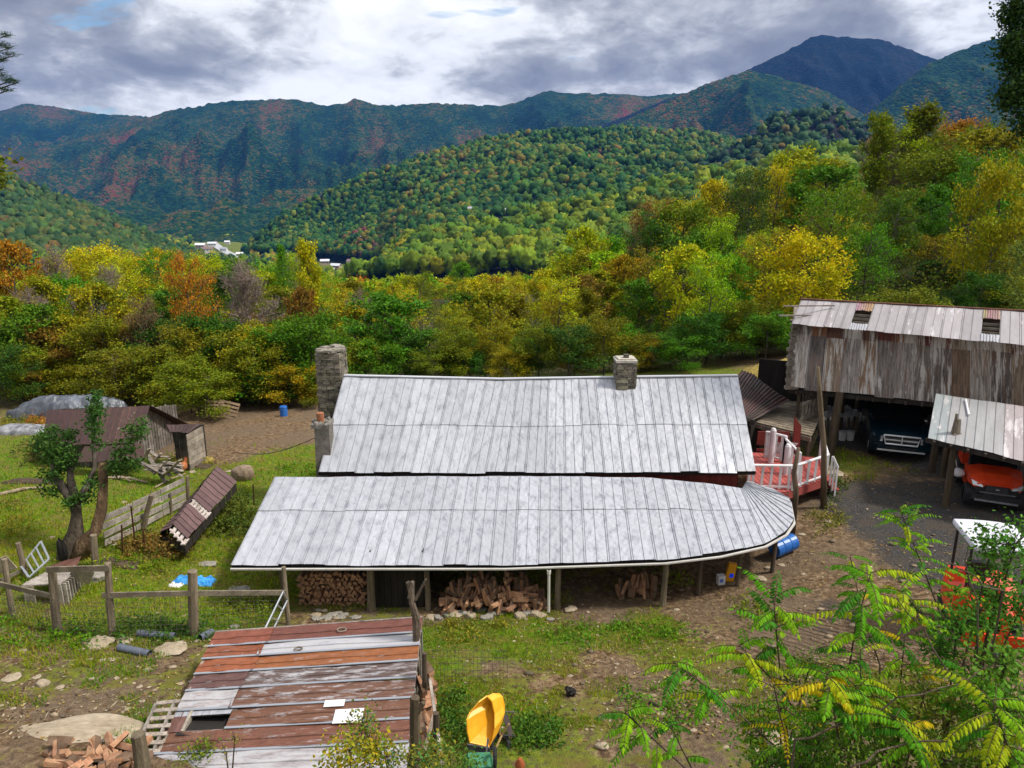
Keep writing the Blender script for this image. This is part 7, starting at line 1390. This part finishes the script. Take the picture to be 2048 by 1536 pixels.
# pine bough reaching in at the top left, leaves at the left edge, ivy clad tree at the top right
bx = empty('pine_tree', tuple(Vector((-17.5, 14.0, H(-17.5, 14.0)))), 'pine tree reaching one needled bough in at the top left edge', 'tree'); mb = MB(); b0 = Vector(bx.location); top = Vector((-17.5, 14, 16)); mb.tube([b0, top], [.22, .08], 8); nd = []; rs = np.random.RandomState(3)
for (px, py) in ((18, 70), (22, 95), (30, 110), (12, 120), (36, 165), (20, 180), (10, 150), (28, 160), (5, 90), (2, 140)):
    p = P(px, py, 17); mb.tube([Vector((-17.5, 14, p.z-.6)), p+Vector((-.5, 0, -.15)), p], [.04, .02, .008], 5, cap=False)
    for k in range(70): d = Vector(rs.randn(3)); d.normalize(); d.z = abs(d.z)*.6-.1; s_ = p+Vector((rs.uniform(-.25, .02), rs.randn()*.05, rs.randn()*.03)); nd.append((s_, s_+d*.17))
mb.build('trunk', M['bark'], bx); mb = MB()
for a, b in nd: mb.beam(a, b, .007, .004, (.035*random.uniform(.6, 1.6), .085*random.uniform(.7, 1.4), .02, 1))
mb.build('needles', M['leaf_plain'], bx)
bushy('broadleaf_tree', [(-25, 335, 30, 22), (-40, 360, 30, 30)], 15, 14, .06, (.14, .17, .015), 21, 'leafy bough of a tree cut off by the left edge above the hills', 'tree', spread=.18, shift=-4.5)
bushy('ivy_clad_tree', [(2036, 20, 18, 30), (2050, 70, 30, 40), (2028, 95, 14, 22), (2046, 130, 30, 30), (2030, 190, 20, 26), (2060, 230, 40, 50)], 20, 34, .06, (.03, .065, .012), 22, 'dark ivy clad tree standing along the top right edge', 'tree', spread=.20, per=40, shift=4.5)
bushy('birch_sapling', [(2035, 560, 16, 40), (2042, 500, 12, 30), (2040, 610, 14, 30)], 34, 14, .07, (.15, .20, .03), 23, 'pale leaved sapling at the right edge above the barn roof', 'tree', spread=.25, shift=5)
# ------------------------------------------------------------------ valley settlement, pasture and road
def near_grid(gr, px, py):
    f = gr.reshape(-1, 3); dep = f[:, 1]*CP-(f[:, 2]-CAMH)*SP; qx = 1024+FPX*f[:, 0]/dep; qy = 768-FPX*(f[:, 1]*SP+(f[:, 2]-CAMH)*CP)/dep; i = int(np.argmin((qx-px)**2+(qy-py)**2)); return Vector(f[i])
def far_house(p, w, d, h, rot, wall, roof, label, lift=0):
    e = empty('valley_house', (p.x, p.y, p.z+lift), label, 'house', 'houses in the valley'); e.rotation_euler = (0, 0, rot); mb = MB(); mb.box((0, 0, h/2-1.5), (w, d, h+3), None, wall); mb.add([(-w/2, -d/2, h), (-w/2, d/2, h), (-w/2, 0, h*1.5)], [(0, 1, 2)], wall); mb.add([(w/2, -d/2, h), (w/2, d/2, h), (w/2, 0, h*1.5)], [(0, 1, 2)], wall); mb.build('wall', M['white'], e, loc=(0, 0, 0))
    mb = MB(); o = 1.0
    for s in (-1, 1): mb.prism([(-w/2-o, s*(d/2+o), h-.4), (w/2+o, s*(d/2+o), h-.4), (w/2+o, 0, h*1.5+.3), (-w/2-o, 0, h*1.5+.3)], (0, 0, .4), roof)
    mb.build('roof', M['white'], e, loc=(0, 0, 0))
    mb = MB()
    for k in (-.3, 0, .3): mb.box((w*k, -d/2-.05, h*.55), (w*.12, .12, h*.3), None, (.08, .09, .1, 1))
    mb.build('window', M['white'], e, loc=(0, 0, 0))
random.seed(3)
WC = [(1, 1, 1, 1), (.85, .82, .78, 1), (.6, .45, .4, 1)]; RC = [(.9, .92, 1, 1), (.5, .52, .58, 1), (.3, .2, .18, 1), (1.1, 1.1, 1.15, 1)]
lst = [(335, 468, 34, 'long white building at the upper end of the valley settlement'), (402, 492, 26, 'white building left of the valley road'), (425, 488, 22, 'pale house beside the valley road among trees'), (415, 500, 24, 'low house at the near side of the valley road'), (455, 483, 14, 'white house above the right side of the valley road'), (470, 466, 12, 'small white house under the dark slope'), (448, 498, 16, 'grey roofed house on the right side of the valley road'), (480, 508, 14, 'farthest right house on the valley road'),
       (650, 524, 16, 'leftmost house of the near valley cluster'), (672, 534, 18, 'white walled house in the near valley cluster'), (708, 527, 24, 'grey gabled house of the near valley cluster'), (692, 540, 14, 'small shed in the near valley cluster'), (730, 533, 16, 'rightmost house of the near valley cluster'), (660, 542, 14, 'lowest white house of the near valley cluster'), (718, 545, 12, 'teal tinted shed in the near valley cluster')]
for (px, py, w, lab) in lst:
    p = onground(px, py+6, 200, 2400) if False else None
    w_ = (py+5-768)/FPX; z = None
    for zt in np.linspace(700, 2600, 400):
        q = P(px, py+5, zt)
        if q.z <= H(q.x, q.y)+1: z = zt; break
    q = P(px, py+5, (z or 1500)); far_house(q, w, w*.5, w*.24+2, random.uniform(-.5, .5), random.choice(WC), random.choice(RC), lab, 1)
for (px, py, w, lab) in ((945, 428, 20, 'white house on the rounded hill left of the pasture'), (1002, 419, 18, 'long pale house above the hillside pasture'), (885, 443, 14, 'dark blue roofed house among trees on the rounded hill'), (800, 428, 12, 'red house hidden in trees on the rounded hill'), (725, 481, 22, 'pale long house at the foot of the rounded hill'), (1010, 431, 12, 'small barn at the top of the hillside pasture')):
    p = near_grid(mid, px, py) if py > 300 else P(676, 246, 3300); far_house(p, w*.8, w*.4, 4.5, random.uniform(-.3, .3), (.55, .54, .52, 1) if 'red' not in lab else (.5, .08, .06, 1), RC[1] if 'blue' not in lab else (.15, .2, .4, 1), lab, 3.5)
f = mid; dep = f[..., 1]*CP-(f[..., 2]-CAMH)*SP; qx = 1024+FPX*f[..., 0]/dep; qy = 768-FPX*(f[..., 1]*SP+(f[..., 2]-CAMH)*CP)/dep; inside = (np.abs(qx-1010) < 56) & (np.abs(qy-448) < 16)
vi = {}; Vp = []; Fp = []
for i in range(f.shape[0]-1):
    for j in range(f.shape[1]-1):
        if inside[i, j] and inside[i+1, j] and inside[i, j+1] and inside[i+1, j+1]:
            q4 = []
            for (a, b) in ((i, j), (i, j+1), (i+1, j+1), (i+1, j)):
                if (a, b) not in vi: vi[(a, b)] = len(Vp); Vp.append(f[a, b]+[0, 0, .8])
                q4.append(vi[(a, b)])
            Fp.append(q4)
if Fp: tag(npmesh('pasture', Vp, Fp, pm('far_pasture', [(.3, (.08, .20, .02)), (.7, (.13, .27, .03))], .02, 4, rough=.95)), kind='structure')
rp_ = []
for (px, py) in ((425, 484), (432, 490), (440, 497), (452, 504), (470, 512), (490, 518)):
    for zt in np.linspace(900, 2600, 500):
        q = P(px, py, zt)
        if q.z <= H(q.x, q.y)+1: break
    rp_.append(q)
mb = MB()
for a, b in zip(rp_[:-1], rp_[1:]): mb.quad((a.x-12, a.y, H(a.x, a.y)+1.5), (a.x+12, a.y, H(a.x, a.y)+1.5), (b.x+12, b.y, H(b.x, b.y)+1.5), (b.x-12, b.y, H(b.x, b.y)+1.5))
tag(mb.build('road', pm('far_road', [(.3, (.35, .35, .36)), (.7, (.5, .5, .5))], .05)), kind='structure')
# utility wire from the concrete chimney to the barn yard
mb = MB(); a, b = P(630, 876, 21.3), P(470, 905, 27); mb.tube([a.lerp(b, t_)-Vector((0, 0, .25*math.sin(PI*t_))) for t_ in np.linspace(0, 1, 9)], .012, 5); tag(mb.build('cable', M['black'], loc=tuple(a)), 'thin dark cable running from the concrete chimney towards the small shelter', 'cable')
# wire netting between shed and yard
mb = MB(); a, b = onground(860, 1365), onground(1015, 1368); tz_ = .75
for i in range(22): p = a.lerp(b, i/21); mb.beam(p, p+Vector((0, 0, tz_)), .005, .005)
for k in range(6): mb.beam(a+Vector((0, 0, tz_*k/5)), b+Vector((0, 0, tz_*k/5)), .005, .005)
tag(mb.build('wire_netting', M['wire'], loc=tuple(a)), 'loose square mesh wire panel standing right of the shed', 'netting')
# ------------------------------------------------------------------ air
m = bpy.data.materials.new('air'); m.use_nodes = True; t = NT(m.node_tree); t.n.clear(); out = t.new('ShaderNodeOutputMaterial'); v = t.new('ShaderNodeVolumePrincipled'); v.inputs['Color'].default_value = (.10, .34, 1, 1); v.inputs['Density'].default_value = 4.5e-5; v.inputs['Anisotropy'].default_value = .2
t.l.new(v.outputs[0], out.inputs['Volume']); mb = MB(); mb.box((0, 3400, 450), (9500, 6900+50, 1200)); hz = mb.build('haze', m); tag(hz, kind='stuff')
